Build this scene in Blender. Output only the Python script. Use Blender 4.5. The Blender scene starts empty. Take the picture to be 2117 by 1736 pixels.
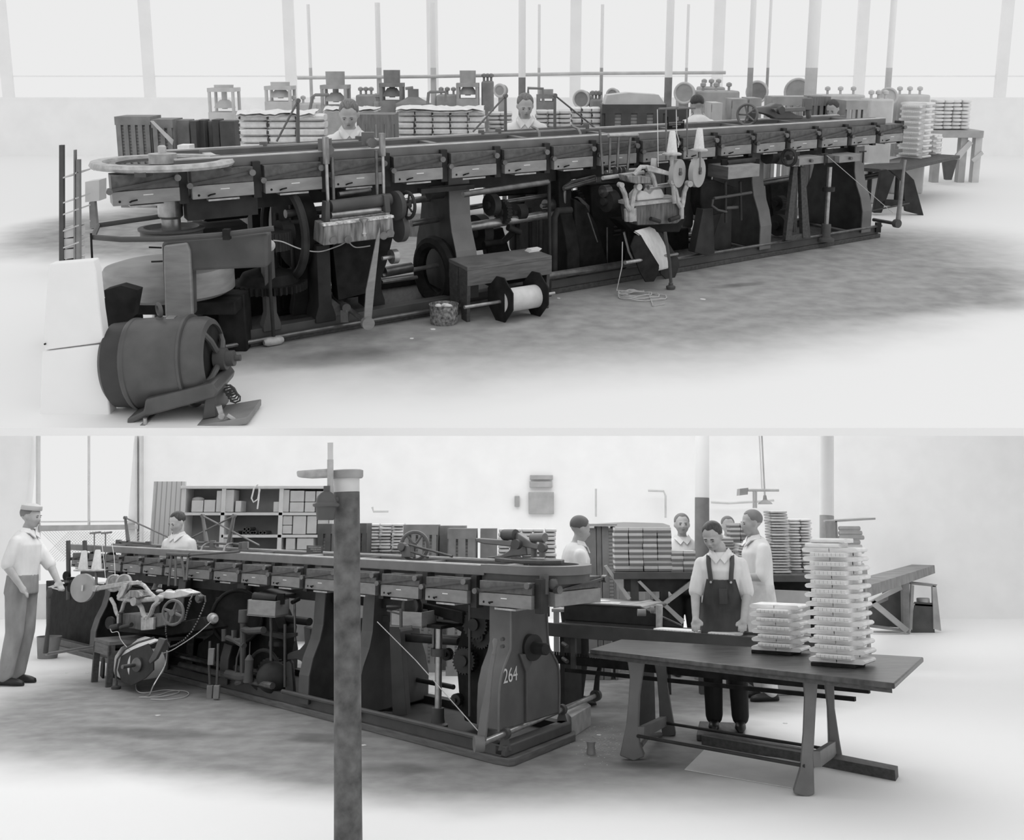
import bpy, math, random
from mathutils import Vector as V, Matrix
random.seed(7)
S = bpy.context.scene
C = S.collection
PI = math.pi
# ------------------------------------------------------------ camera, light, exposure
F, CX, CY = 2200.0, 1058.5, 594.0          # focal length and principal point for 2117 x 1736
EYE = 1.78                                   # camera height over the lower floor
PITCH_L = math.atan((1070 - CY) / F)         # camera looks up by this over the lower floor
PITCH_U = math.atan((CY - 118) / F)          # and down by this over the raked upper floor
cam_data = bpy.data.cameras.new('camera')
cam_data.sensor_width = 36.0
cam_data.lens = 36.0 * F / 2117
cam_data.shift_y = -(868.0 - CY) / 2117
cam_data.clip_end = 200
cam = bpy.data.objects.new('camera', cam_data)
cam.location = (0, 0, EYE)
cam.rotation_euler = (PI / 2 + PITCH_L, 0, 0)
C.objects.link(cam)
S.camera = cam
world = bpy.data.worlds.new('overcast_sky')
S.world = world
world.use_nodes = True
world.node_tree.nodes['Background'].inputs[0].default_value = (0.81, 0.81, 0.81, 1)
world.node_tree.nodes['Background'].inputs[1].default_value = 1.0
S.view_settings.view_transform = 'Standard'
S.view_settings.look = 'None'
S.view_settings.gamma = 1
S.view_settings.use_curve_mapping = False
S.view_settings.exposure = 0.05
RAKE = Matrix.Rotation(PITCH_L + PITCH_U, 4, 'X')


def area_light(name, mat, loc, rot, sx, sy, power):
    d = bpy.data.lights.new(name, 'AREA')
    d.shape = 'RECTANGLE'
    d.size, d.size_y, d.energy = sx, sy, power
    o = bpy.data.objects.new(name, d)
    o.matrix_world = mat @ Matrix.Translation(loc) @ Matrix.Rotation(rot, 4, 'X')
    C.objects.link(o)


# ------------------------------------------------------------ stages (two floors seen by one camera)
class Stage:
    def __init__(s, sign, pitch, h, M):
        s.R = Matrix.Rotation(sign * pitch, 3, 'X')
        s.h, s.M = h, M
        s.E = V((0, 0, h))

    def ray(s, x, y):
        return s.R @ V((x - CX, F, CY - y))

    def G(s, x, y, z=0.0):                    # the point at height z on the sight line of a pixel
        d = s.ray(x, y)
        return s.E + d * ((z - s.h) / d.z)

    def D(s, x, y, Y):                        # the point at distance Y on it
        d = s.ray(x, y)
        return s.E + d * (Y / d.y)


L = Stage(1, PITCH_L, EYE, Matrix.Identity(4))
U = Stage(-1, PITCH_U, 2.17, Matrix.Translation((0, 0, EYE)) @ RAKE @ Matrix.Translation((0, 0, -2.17)))
area_light('upper_hall_fill', U.M, (1, 9, 6.5), 0, 16, 14, 130)  # unseen fill light added above the upper floor
area_light('lower_hall_fill', L.M, (-1, 11.5, 3.9), 0, 9, 3.0, 170)  # unseen fill, added because the upper slab shades this hall
area_light('lower_hall_fill', L.M, (0, 16.5, 5.2), 0, 16, 4.0, 330)  # second unseen fill added further back under the slab
area_light('lower_hall_front_fill', L.M, (0.5, 8.3, 2.72), 0, 12, 1.0, 48)  # unseen fill added to brighten the near floor and table

# ------------------------------------------------------------ materials
MATS = {}


def mat(name, g, rough=0.6, metal=0.0, var=0.2, scale=6.0, stretch=(1, 1, 1), bump=0.0, spec=0.4, detail=4):
    if name in MATS:
        return MATS[name]
    m = bpy.data.materials.new(name)
    m.use_nodes = True
    nt = m.node_tree
    N, K = nt.nodes, nt.links
    b = N['Principled BSDF']
    b.inputs['Roughness'].default_value = rough
    b.inputs['Metallic'].default_value = metal
    b.inputs['Specular IOR Level'].default_value = spec
    tc = N.new('ShaderNodeTexCoord')
    mp = N.new('ShaderNodeMapping')
    mp.inputs['Scale'].default_value = stretch
    K.new(tc.outputs['Object'], mp.inputs[0])
    nz = N.new('ShaderNodeTexNoise')
    nz.inputs['Scale'].default_value = scale
    nz.inputs['Detail'].default_value = detail
    K.new(mp.outputs[0], nz.inputs['Vector'])
    r = N.new('ShaderNodeMapRange')
    r.inputs[1].default_value, r.inputs[2].default_value = 0.3, 0.7
    r.inputs[3].default_value, r.inputs[4].default_value = g * (1 - var), min(0.95, g * (1 + var))
    K.new(nz.outputs[0], r.inputs[0])
    K.new(r.outputs[0], b.inputs['Base Color'])
    if bump:
        bp = N.new('ShaderNodeBump')
        bp.inputs['Strength'].default_value = bump
        bp.inputs['Distance'].default_value = 0.01
        K.new(nz.outputs[0], bp.inputs['Height'])
        K.new(bp.outputs[0], b.inputs['Normal'])
    MATS[name] = m
    return m


iron = mat('black_iron', 0.02, 0.7, 0, 0.4, 9, bump=0.1, spec=0.12)
iron2 = mat('dark_grey_iron', 0.036, 0.55, 0, 0.3, 7, spec=0.2)
iron3 = mat('grey_painted_iron', 0.085, 0.5, 0, 0.2, 5, spec=0.3)
rail_m = mat('track_paint', 0.155, 0.42, 0, 0.15, 5)
edge_m = mat('highlight_track_edge', 0.6, 0.35, 0.2, 0.15, 9)  # pale track top: a highlight put into the colour
steel = mat('bright_steel', 0.42, 0.3, 0.7, 0.25, 14)
shaft_m = mat('oiled_steel', 0.16, 0.3, 0.6, 0.3, 12)
alum = mat('pale_casting', 0.45, 0.5, 0.1, 0.25, 18, bump=0.1)
glue_m = mat('glue_streaked_metal', 0.26, 0.6, 0.1, 0.6, 10, (3, 3, 0.5))
panel_m = mat('box_panel', 0.29, 0.55, 0, 0.16, 7, (1, 1, 2.5))
panel2_m = mat('box_panel_lower_hall', 0.23, 0.55, 0, 0.16, 7, (1, 1, 2.5))
plate_m = mat('box_clamp_plate', 0.1, 0.5, 0, 0.3, 20)
wood_d = mat('dark_wood', 0.07, 0.6, 0, 0.3, 6, (6, 1, 6), 0.15)
wood = mat('bench_wood', 0.13, 0.6, 0, 0.25, 6, (1, 1, 8), 0.15)
wood_l = mat('light_wood', 0.26, 0.6, 0, 0.2, 7, (6, 1, 6), 0.1)
crate_m = mat('crate_wood', 0.2, 0.7, 0, 0.25, 5, (6, 6, 1), 0.1)
pale = mat('pale_paint', 0.62, 0.6, 0, 0.08, 3)
hazy = mat('pale_grey_machinery', 0.4, 0.7, 0, 0.2, 4)  # these three greys are lightened to paint haze onto far things
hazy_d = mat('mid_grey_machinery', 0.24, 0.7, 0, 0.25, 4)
hazy_l = mat('hazed_light_grey', 0.58, 0.7, 0, 0.12, 4)
white = mat('whitewash', 0.9, 0.8, 0, 0.03, 2)
paper = mat('paper', 0.8, 0.8, 0, 0.08, 20)
paper2 = mat('page_edges', 0.8, 0.8, 0, 0.12, 12, (1, 1, 14), 0.1)
card = mat('grey_card', 0.6, 0.8, 0, 0.1, 3)
cloth = mat('gauze_cloth', 0.68, 0.8, 0, 0.1, 12, (1, 1, 1), 0.1)
thread_m = mat('white_thread', 0.75, 0.8, 0, 0.08, 40)
cord_m = mat('pale_cord', 0.5, 0.7, 0, 0.1, 20)
skin = mat('skin', 0.43, 0.55, 0, 0.1, 12)
skin_l = mat('pale_skin', 0.5, 0.55, 0, 0.1, 12)
hair_m = mat('dark_hair', 0.05, 0.5, 0, 0.4, 30, (4, 1, 1), 0.2)
hair_g = mat('fair_hair', 0.17, 0.5, 0, 0.4, 30, (4, 1, 1), 0.2)
shirt_m = mat('white_shirt', 0.78, 0.85, 0, 0.1, 7, (1, 1, 0.4), 0.5)
trouser_m = mat('dark_trousers', 0.02, 0.9, 0, 0.3, 8, (1, 1, 0.5), 0.4)
trouser_g = mat('grey_trousers', 0.3, 0.9, 0, 0.2, 8, (1, 1, 0.5), 0.4)
denim = mat('overall_cloth', 0.075, 0.9, 0, 0.25, 10, (1, 1, 0.5), 0.4)
shoe_m = mat('shoe_leather', 0.02, 0.4, 0, 0.3, 8)
drum_m = mat('guard_sheet_metal', 0.27, 0.4, 0.2, 0.15, 6, (1, 1, 4))
motor_m = mat('motor_paint', 0.085, 0.38, 0, 0.25, 5)
motor_d = mat('motor_dark_end', 0.04, 0.5, 0, 0.2, 5)
pillar_m = mat('rough_pillar_paint', 0.1, 0.65, 0, 0.55, 11, (1, 1, 1), 0.5, detail=8)
basket_m = mat('spattered_pail', 0.22, 0.8, 0, 0.8, 40, (1, 1, 1), 0.3)


def band_mat(name, g0, g1, axis, freq, width):
    m = bpy.data.materials.new(name)
    m.use_nodes = True
    nt = m.node_tree
    N, K = nt.nodes, nt.links
    b = N['Principled BSDF']
    b.inputs['Roughness'].default_value = 0.8
    tc = N.new('ShaderNodeTexCoord')
    sp = N.new('ShaderNodeSeparateXYZ')
    K.new(tc.outputs['Object'], sp.inputs[0])
    mu = N.new('ShaderNodeMath'); mu.operation = 'MULTIPLY'; mu.inputs[1].default_value = freq
    K.new(sp.outputs[axis], mu.inputs[0])
    fr = N.new('ShaderNodeMath'); fr.operation = 'FRACT'
    K.new(mu.outputs[0], fr.inputs[0])
    gt = N.new('ShaderNodeMath'); gt.operation = 'GREATER_THAN'; gt.inputs[1].default_value = width
    K.new(fr.outputs[0], gt.inputs[0])
    r = N.new('ShaderNodeMapRange')
    r.inputs[3].default_value, r.inputs[4].default_value = g1, g0
    K.new(gt.outputs[0], r.inputs[0])
    K.new(r.outputs[0], b.inputs['Base Color'])
    return m


spine_m = band_mat('sewn_spine', 0.68, 0.3, 0, 34, 0.09)
board_m = band_mat('beadboard', 0.62, 0.36, 0, 14, 0.2)
mesh_m = mat('wire_mesh', 0.5, 0.6)


def floor_mat(name, base, edge, spots, patches):
    """grey floor fading to white, a vignette painted into the colour: union of soft ellipses in the floor's own metres"""
    m = bpy.data.materials.new(name)
    m.use_nodes = True
    nt = m.node_tree
    N, K = nt.nodes, nt.links
    b = N['Principled BSDF']
    b.inputs['Roughness'].default_value = 0.75
    b.inputs['Specular IOR Level'].default_value = 0.25
    tc = N.new('ShaderNodeTexCoord')
    big = N.new('ShaderNodeTexNoise')
    big.inputs['Scale'].default_value = 0.9
    big.inputs['Detail'].default_value = 6
    K.new(tc.outputs['Object'], big.inputs['Vector'])
    vs = N.new('ShaderNodeVectorMath'); vs.operation = 'SCALE'
    vs.inputs['Scale'].default_value = 0.7
    K.new(big.outputs['Color'], vs.inputs[0])
    va = N.new('ShaderNodeVectorMath'); va.operation = 'ADD'
    K.new(tc.outputs['Object'], va.inputs[0])
    K.new(vs.outputs[0], va.inputs[1])
    off = 0.35

    def union(lst, soft):
        out = None
        for (x, y, rx, ry, ang) in lst:
            mp = N.new('ShaderNodeMapping'); mp.vector_type = 'TEXTURE'
            mp.inputs['Location'].default_value = (x + off, y + off, 0)
            mp.inputs['Rotation'].default_value = (0, 0, ang)
            mp.inputs['Scale'].default_value = (rx, ry, 1e6)
            K.new(va.outputs[0], mp.inputs[0])
            ln = N.new('ShaderNodeVectorMath'); ln.operation = 'LENGTH'
            K.new(mp.outputs[0], ln.inputs[0])
            r = N.new('ShaderNodeMapRange'); r.interpolation_type = 'SMOOTHSTEP'
            r.inputs[1].default_value, r.inputs[2].default_value = soft, 1.0
            r.inputs[3].default_value, r.inputs[4].default_value = 1.0, 0.0
            K.new(ln.outputs['Value'], r.inputs[0])
            if out is None:
                out = r.outputs[0]
            else:
                mx = N.new('ShaderNodeMath'); mx.operation = 'MAXIMUM'
                K.new(out, mx.inputs[0]); K.new(r.outputs[0], mx.inputs[1])
                out = mx.outputs[0]
        return out
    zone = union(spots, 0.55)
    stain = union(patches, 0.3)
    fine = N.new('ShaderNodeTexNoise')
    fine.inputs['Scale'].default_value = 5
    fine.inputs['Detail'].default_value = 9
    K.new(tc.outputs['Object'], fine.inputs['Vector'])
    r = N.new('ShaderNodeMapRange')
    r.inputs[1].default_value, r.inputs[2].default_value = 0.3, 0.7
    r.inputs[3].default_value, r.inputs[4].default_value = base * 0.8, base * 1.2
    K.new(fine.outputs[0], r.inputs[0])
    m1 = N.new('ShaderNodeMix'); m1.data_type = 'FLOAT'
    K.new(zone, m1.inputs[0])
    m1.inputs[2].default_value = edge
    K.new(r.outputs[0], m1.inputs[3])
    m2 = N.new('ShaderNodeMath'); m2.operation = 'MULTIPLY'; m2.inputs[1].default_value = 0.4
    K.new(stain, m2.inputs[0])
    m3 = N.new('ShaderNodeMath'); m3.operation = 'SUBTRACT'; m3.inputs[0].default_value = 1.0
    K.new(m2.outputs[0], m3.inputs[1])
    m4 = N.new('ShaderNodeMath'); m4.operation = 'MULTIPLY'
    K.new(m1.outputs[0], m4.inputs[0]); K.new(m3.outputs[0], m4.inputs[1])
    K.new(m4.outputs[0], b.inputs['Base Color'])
    bp = N.new('ShaderNodeBump'); bp.inputs['Strength'].default_value = 0.15
    bp.inputs['Distance'].default_value = 0.01
    K.new(fine.outputs[0], bp.inputs['Height'])
    K.new(bp.outputs[0], b.inputs['Normal'])
    return m


# ------------------------------------------------------------ geometry
class Geo:
    def __init__(s):
        s.v, s.f = [], []

    def add(s, vs, fs):
        n = len(s.v)
        s.v += [V(p) for p in vs]
        s.f += [tuple(i + n for i in f) for f in fs]
        return s

    def hexa(s, p):                            # 8 corners: 4 bottom, 4 top
        return s.add(p, [(3, 2, 1, 0), (4, 5, 6, 7), (0, 1, 5, 4), (1, 2, 6, 5), (2, 3, 7, 6), (3, 0, 4, 7)])

    def box(s, c, h, ax=None):
        ax = ax or (V((1, 0, 0)), V((0, 1, 0)), V((0, 0, 1)))
        c = V(c)
        p = []
        for z in (-1, 1):
            for x, y in ((-1, -1), (1, -1), (1, 1), (-1, 1)):
                p.append(c + ax[0] * x * h[0] + ax[1] * y * h[1] + ax[2] * z * h[2])
        return s.hexa(p)

    def ab(s, x0, x1, y0, y1, z0, z1):
        return s.box(((x0 + x1) / 2, (y0 + y1) / 2, (z0 + z1) / 2), ((x1 - x0) / 2, (y1 - y0) / 2, (z1 - z0) / 2))

    def prism(s, pts, e):
        n = len(pts)
        pts = [V(p) for p in pts]
        fs = [tuple(reversed(range(n))), tuple(range(n, 2 * n))]
        fs += [(i, (i + 1) % n, n + (i + 1) % n, n + i) for i in range(n)]
        return s.add(pts + [p + e for p in pts], fs)

    def frame(s, ax):
        a = V(ax).normalized()
        b = a.cross(V((0, 0, 1)))
        if b.length < 1e-3:
            b = V((1, 0, 0))
        b.normalize()
        return a, b, a.cross(b)

    def lathe(s, p, ax, prof, n=16, caps=True):   # prof: (radius, distance along the axis)
        a, b, c = s.frame(ax)
        vs, fs = [], []
        for r, h in prof:
            for i in range(n):
                t = 2 * PI * i / n
                vs.append(V(p) + a * h + b * (r * math.cos(t)) + c * (r * math.sin(t)))
        for k in range(len(prof) - 1):
            for i in range(n):
                j = (i + 1) % n
                fs.append((k * n + i, k * n + j, (k + 1) * n + j, (k + 1) * n + i))
        if caps:
            fs.append(tuple(reversed(range(n))))
            fs.append(tuple(range((len(prof) - 1) * n, len(prof) * n)))
        return s.add(vs, fs)

    def cyl(s, p0, p1, r, r1=None, n=12):
        d = V(p1) - V(p0)
        return s.lathe(p0, d, [(r, 0), (r if r1 is None else r1, d.length)], n)

    def disc(s, p, ax, r, th, n=24):              # centred slab of a wheel
        a = V(ax).normalized()
        return s.lathe(V(p) - a * th / 2, a, [(r, 0), (r, th)], n)

    def torus(s, p, ax, R, r, n=28, m=8):
        a, b, c = s.frame(ax)
        vs, fs = [], []
        for i in range(n):
            t = 2 * PI * i / n
            d = b * math.cos(t) + c * math.sin(t)
            for k in range(m):
                q = 2 * PI * k / m
                vs.append(V(p) + d * (R + r * math.cos(q)) + a * (r * math.sin(q)))
        for i in range(n):
            for k in range(m):
                fs.append((i * m + k, ((i + 1) % n) * m + k, ((i + 1) % n) * m + (k + 1) % m, i * m + (k + 1) % m))
        return s.add(vs, fs)

    def tube(s, pts, r, n=8):
        pts = [V(p) for p in pts]
        vs, fs = [], []
        b = None
        for i, p in enumerate(pts):
            d = (pts[min(i + 1, len(pts) - 1)] - pts[max(i - 1, 0)]).normalized()
            if b is None:
                b = d.cross(V((0.13, 0.29, 1)))
                if b.length < 0.2:
                    b = d.cross(V((1, 0.1, 0)))
            b = (b - d * b.dot(d)).normalized()
            c = d.cross(b)
            rr = r[i] if isinstance(r, (list, tuple)) else r
            for k in range(n):
                q = 2 * PI * k / n
                vs.append(p + b * rr * math.cos(q) + c * rr * math.sin(q))
        for i in range(len(pts) - 1):
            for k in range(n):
                j = (k + 1) % n
                fs.append((i * n + k, i * n + j, (i + 1) * n + j, (i + 1) * n + k))
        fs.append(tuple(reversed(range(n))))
        fs.append(tuple(range((len(pts) - 1) * n, len(pts) * n)))
        return s.add(vs, fs)

    def ball(s, p, r, n=10, m=7):                 # r: number or three half-axes
        rx, ry, rz = (r, r, r) if isinstance(r, (int, float)) else r
        p = V(p)
        vs = [p + V((0, 0, -rz))]
        for k in range(1, m):
            a = -PI / 2 + PI * k / m
            for i in range(n):
                t = 2 * PI * i / n
                vs.append(p + V((rx * math.cos(a) * math.cos(t), ry * math.cos(a) * math.sin(t), rz * math.sin(a))))
        vs.append(p + V((0, 0, rz)))
        fs = [(0, 1 + (i + 1) % n, 1 + i) for i in range(n)]
        for k in range(m - 2):
            for i in range(n):
                j = (i + 1) % n
                fs.append((1 + k * n + i, 1 + k * n + j, 1 + (k + 1) * n + j, 1 + (k + 1) * n + i))
        e = len(vs) - 1
        fs += [(e, 1 + (m - 2) * n + i, 1 + (m - 2) * n + (i + 1) % n) for i in range(n)]
        return s.add(vs, fs)

    def loft(s, rings, n=16):                     # rings: (centre, axis a vector, axis b vector)
        vs, fs = [], []
        for c, a, b in rings:
            for i in range(n):
                t = 2 * PI * i / n
                vs.append(V(c) + V(a) * math.cos(t) + V(b) * math.sin(t))
        for k in range(len(rings) - 1):
            for i in range(n):
                j = (i + 1) % n
                fs.append((k * n + i, k * n + j, (k + 1) * n + j, (k + 1) * n + i))
        fs.append(tuple(reversed(range(n))))
        fs.append(tuple(range((len(rings) - 1) * n, len(rings) * n)))
        return s.add(vs, fs)

    def limb(s, p0, r0, p1, r1, n=10):
        p0, p1 = V(p0), V(p1)
        s.cyl(p0, p1, r0, r1, n)
        s.ball(p0, r0, n, 6)
        return s.ball(p1, r1, n, 6)

    def gear(s, p, ax, r, th, teeth=24, depth=None):
        a, b, c = s.frame(ax)
        dp = depth or r * 0.12
        pts = []
        for i in range(teeth):
            for k, rr in ((0, r - dp), (0.25, r), (0.5, r), (0.75, r - dp)):
                t = 2 * PI * (i + k) / teeth
                pts.append(V(p) - a * th / 2 + b * rr * math.cos(t) + c * rr * math.sin(t))
        return s.prism(pts, a * th)


def smooth(pts, k=6):
    pts = [V(p) for p in pts]
    out = []
    for i in range(len(pts) - 1):
        p0, p1, p2, p3 = pts[max(i - 1, 0)], pts[i], pts[i + 1], pts[min(i + 2, len(pts) - 1)]
        for j in range(k):
            t = j / k
            out.append(0.5 * ((2 * p1) + (p2 - p0) * t + (2 * p0 - 5 * p1 + 4 * p2 - p3) * t * t + (3 * p1 - p0 - 3 * p2 + p3) * t ** 3))
    return out + [pts[-1]]


def fix_normals(me):
    import bmesh
    bm = bmesh.new()
    bm.from_mesh(me)
    bmesh.ops.recalc_face_normals(bm, faces=bm.faces)
    bm.to_mesh(me)
    bm.free()


def mesh_of(name, geo, m, o, smooth=False):
    me = bpy.data.meshes.new(name)
    me.from_pydata([p - o for p in geo.v], [], geo.f)
    fix_normals(me)
    me.materials.append(m)
    if smooth:
        me.polygons.foreach_set('use_smooth', [True] * len(me.polygons))
        try:
            me.set_sharp_from_angle(angle=math.radians(40))
        except Exception:
            pass
    return me


def tag(o, label=None, cat=None, group=None, kind=None):
    for k, v in (('label', label), ('category', cat), ('group', group), ('kind', kind)):
        if v:
            o[k] = v
    return o


class Thing:
    """an Empty at the base of a thing, parenting its parts"""
    def __init__(s, st, name, label, cat, origin, group=None, kind=None):
        s.st, s.o = st, V(origin)
        s.ob = bpy.data.objects.new(name, None)
        s.ob.empty_display_size = 0.1
        s.ob.matrix_world = st.M @ Matrix.Translation(s.o)
        C.objects.link(s.ob)
        tag(s.ob, label, cat, group, kind)

    def part(s, name, geo, m, parent=None, label=None, smooth=True, bevel=0, kind=None):
        o = bpy.data.objects.new(name, mesh_of(name, geo, m, s.o, smooth))
        o.parent = parent or s.ob
        C.objects.link(o)
        if bevel:
            b = o.modifiers.new('bevel', 'BEVEL')
            b.width, b.segments, b.limit_method = bevel, 2, 'ANGLE'
        return tag(o, label, None, None, kind)


def single(st, name, label, cat, geo, m, origin, group=None, kind=None, smooth=True, bevel=0):
    o = bpy.data.objects.new(name, mesh_of(name, geo, m, V(origin), smooth))
    o.matrix_world = st.M @ Matrix.Translation(V(origin))
    C.objects.link(o)
    if bevel:
        b = o.modifiers.new('bevel', 'BEVEL')
        b.width, b.segments, b.limit_method = bevel, 2, 'ANGLE'
    return tag(o, label, cat, group, kind)


def structure(st, name, geo, m):
    return single(st, name, None, None, geo, m, (0, 0, 0), kind='structure', smooth=False)


def dup(src, st, loc, rz=0.0, label=None, group=None, scale=None):
    c = src.copy()
    C.objects.link(c)
    M = st.M @ Matrix.Translation(V(loc)) @ Matrix.Rotation(rz, 4, 'Z')
    if scale:
        M = M @ Matrix.Diagonal((*scale, 1))
    c.matrix_world = M
    if label:
        c['label'] = label
    if group:
        c['group'] = group
    for ch in src.children:
        d = ch.copy()
        C.objects.link(d)
        d.parent = c
        for g in ch.children:
            e = g.copy()
            C.objects.link(e)
            e.parent = d
    return c


ORD = ['top', 'second', 'third', 'fourth', 'fifth', 'sixth', 'seventh', 'eighth', 'ninth', 'tenth', 'eleventh',
       'twelfth', 'thirteenth', 'fourteenth', 'fifteenth', 'sixteenth', 'seventeenth', 'eighteenth', 'nineteenth', 'twentieth',
       'twenty-first', 'twenty-second', 'twenty-third', 'twenty-fourth', 'twenty-fifth', 'twenty-sixth']


ORD += [('twenty-' + w) for w in ('seventh', 'eighth', 'ninth')]


def nth(i):
    return ORD[i]


# ------------------------------------------------------------ machine frame (s along, t across, z up)
class Mach(Thing):
    def __init__(s, st, name, label, cat, A, B, vx, vy):
        s.A = st.G(*A)
        s.Bp = st.G(*B)
        d = s.Bp - s.A
        s.len = d.length
        s.u = d.normalized()
        v = st.ray(vx, vy)
        v.z = 0
        s.w = v.normalized()
        Thing.__init__(s, st, name, label, cat, s.A)

    def P(s, a, t, z):
        return s.A + s.u * a + s.w * t + V((0, 0, z))

    def face(s, x, y, t=0.0):                  # pixel -> (along, height) on the plane at depth t
        n = s.u.cross(V((0, 0, 1)))
        o = s.A + s.w * t
        d = s.st.ray(x, y)
        p = s.st.E + d * ((o - s.st.E).dot(n) / d.dot(n))
        return (p - o).dot(s.u), p.z

    def f(s, x, y, t=0.0):
        a, z = s.face(x, y, t)
        return s.P(a, t, z)

    def fx(s, x, y, a):                        # pixel -> point on the cross plane at station a
        n = s.w.cross(V((0, 0, 1)))
        o = s.A + s.u * a
        d = s.st.ray(x, y)
        return s.st.E + d * ((o - s.st.E).dot(n) / d.dot(n))

    def fz(s, x, y, z):                        # pixel -> point at height z
        return s.st.G(x, y, z)

    def blk(s, a0, a1, t0, t1, z0, z1, g=None):
        g = g or Geo()
        return g.hexa([s.P(a0, t0, z0), s.P(a1, t0, z0), s.P(a1, t1, z0), s.P(a0, t1, z0),
                       s.P(a0, t0, z1), s.P(a1, t0, z1), s.P(a1, t1, z1), s.P(a0, t1, z1)])

    def plate(s, px, t0, t1, g=None):          # pixel outline on plane t0, given depth to t1
        g = g or Geo()
        return g.prism([s.f(x, y, t0) for x, y in px], s.w * (t1 - t0))

    def rod(s, p, q, r, g=None, n=10):         # (px, py, t) to (px, py, t)
        g = g or Geo()
        return g.cyl(s.f(*p), s.f(*q), r, None, n)

    def sl(s, a, pts, th, g=None):             # cross-section outline (t, z) at station a, thickness th
        g = g or Geo()
        return g.prism([s.P(a, t, z) for t, z in pts], s.u * th)


BELL = [(0.0, 0.1), (0.0, 0.36), (0.05, 0.52), (0.14, 0.68), (0.18, 0.82), (0.2, 1.16), (0.9, 1.16), (0.92, 0.82), (0.96, 0.68), (1.05, 0.52),
        (1.1, 0.36), (1.1, 0.1)]


def clamp_box(M, a, w, sgn, pm, t=0.0, zb=1.165, ztop=1.375):
    """one clamp box of the track: pale panel, dark clamp plate, lever arm with two knobs"""
    W = M.blk
    b = M.part('clamp_box', W(a, a + w, t, t + 0.22, zb, zb + 0.098), pm, bevel=0.004)
    dk = Geo()
    p = [(a, zb + 0.1), (a + w, zb + 0.1), (a + w, ztop), (a, ztop)]
    dk.prism([M.P(x, t + 0.012, z) for x, z in p], M.w * 0.2)
    M.part('clamp_plate', dk, plate_m, b, bevel=0.003)
    x0, x1 = (a - 0.02, a + w * 0.97) if sgn > 0 else (a + w + 0.02, a + w * 0.03)
    M.part('lever_arm', Geo().prism([M.P(x0, t - 0.012, zb + 0.095), M.P(x1, t - 0.012, zb + 0.16), M.P(x1, t - 0.012, zb + 0.178),
                                    M.P(x0, t - 0.012, zb + 0.118)], M.w * 0.02), iron3, b, label='grey lever arm across the dark plate')
    g = Geo()
    g.disc(M.P(x0, t - 0.02, zb + 0.106), M.w, 0.022, 0.05, 12)
    M.part('knob', g, shaft_m, b)
    M.part('knob', Geo().disc(M.P(x1, t - 0.02, zb + 0.17), M.w, 0.024, 0.05, 12), shaft_m, b)
    xs = a + (0.1 * w if sgn > 0 else 0.9 * w)
    M.part('latch_hole', Geo().disc(M.P(xs, t, zb + 0.028), M.w, 0.009, 0.006, 8), iron, b)
    g = Geo()
    x2 = xs + sgn * 0.07
    g.tube([M.P(x2, t - 0.002, zb + 0.02), M.P(x2 + sgn * .012, t - 0.03, zb + 0.03), M.P(x2 + sgn * 0.05, t - 0.02, zb + 0.034)], 0.006, 6)
    M.part('latch', g, iron, b)
    xm = a + w * 0.45
    M.part('label_plate', W(xm, xm + 0.07, t - 0.002, t + 0.001, zb + 0.06, zb + 0.067), paper, b)
    x3 = a + w * (0.25 if sgn > 0 else 0.3)
    M.part('tray_edge', W(x3, x3 + 0.24, t + 0.01, t + 0.2, zb - 0.022, zb - 0.008), alum, b)
    # hanger between this box and the next
    h = W(a + w + 0.006 if sgn > 0 else a - 0.075, a + w + 0.07 if sgn > 0 else a - 0.006, t + 0.05, t + 0.16, zb - 0.03, ztop + 0.03)
    M.part('hanger', h, iron2)


def cone_spool(st, label, base, r=0.05, h=0.2, plate=0.09):
    t = Thing(st, 'thread_cone', label, 'thread cone', base, 'white thread cones on the gluing heads')
    t.part('spool_plate', Geo().lathe(base, (0, 0, 1), [(plate, 0), (plate * 1.02, 0.012), (plate * 0.8, 0.022), (r, 0.024)], 20), alum)
    t.part('thread', Geo().lathe(V(base) + V((0, 0, 0.024)), (0, 0, 1), [(r, 0), (r * 0.98, 0.01), (r * 0.55, h - 0.01), (r * 0.4, h)], 18), thread_m)
    return t
# ============================================================ THE TWO FLOORS AND THEIR WALLS
uf = Geo().ab(-13, 15, 6.05, 24.3, -0.05, 0)
structure(U, 'floor_upper', uf, floor_mat('upper_hall_floor', 0.34, 0.9,
    [(1.6, 10.6, 6.0, 3.3, 0.62), (-1.3, 8.6, 2.6, 1.6, 0.35), (-1.5, 13.2, 3.0, 3.0, 0.0), (3.2, 9.9, 3.2, 1.5, 0.55), (-4.4, 13.6, 2.4, 2.8, 0.0)],
    [(-1.2, 7.55, 0.8, 0.35, 0.3), (2.2, 10.1, 0.35, 0.12, 0.3)]))
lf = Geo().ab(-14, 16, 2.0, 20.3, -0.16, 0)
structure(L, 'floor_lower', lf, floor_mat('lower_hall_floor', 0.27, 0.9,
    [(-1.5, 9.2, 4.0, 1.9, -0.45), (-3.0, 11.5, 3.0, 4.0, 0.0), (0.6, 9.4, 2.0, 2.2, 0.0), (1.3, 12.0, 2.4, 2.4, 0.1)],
    [(-1.55, 9.25, 0.55, 0.2, -0.5), (-0.8, 8.25, 0.5, 0.25, -0.3), (0.95, 8.35, 0.35, 0.2, 0.2), (-3.1, 9.6, 1.0, 0.3, -0.3)]))
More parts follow.
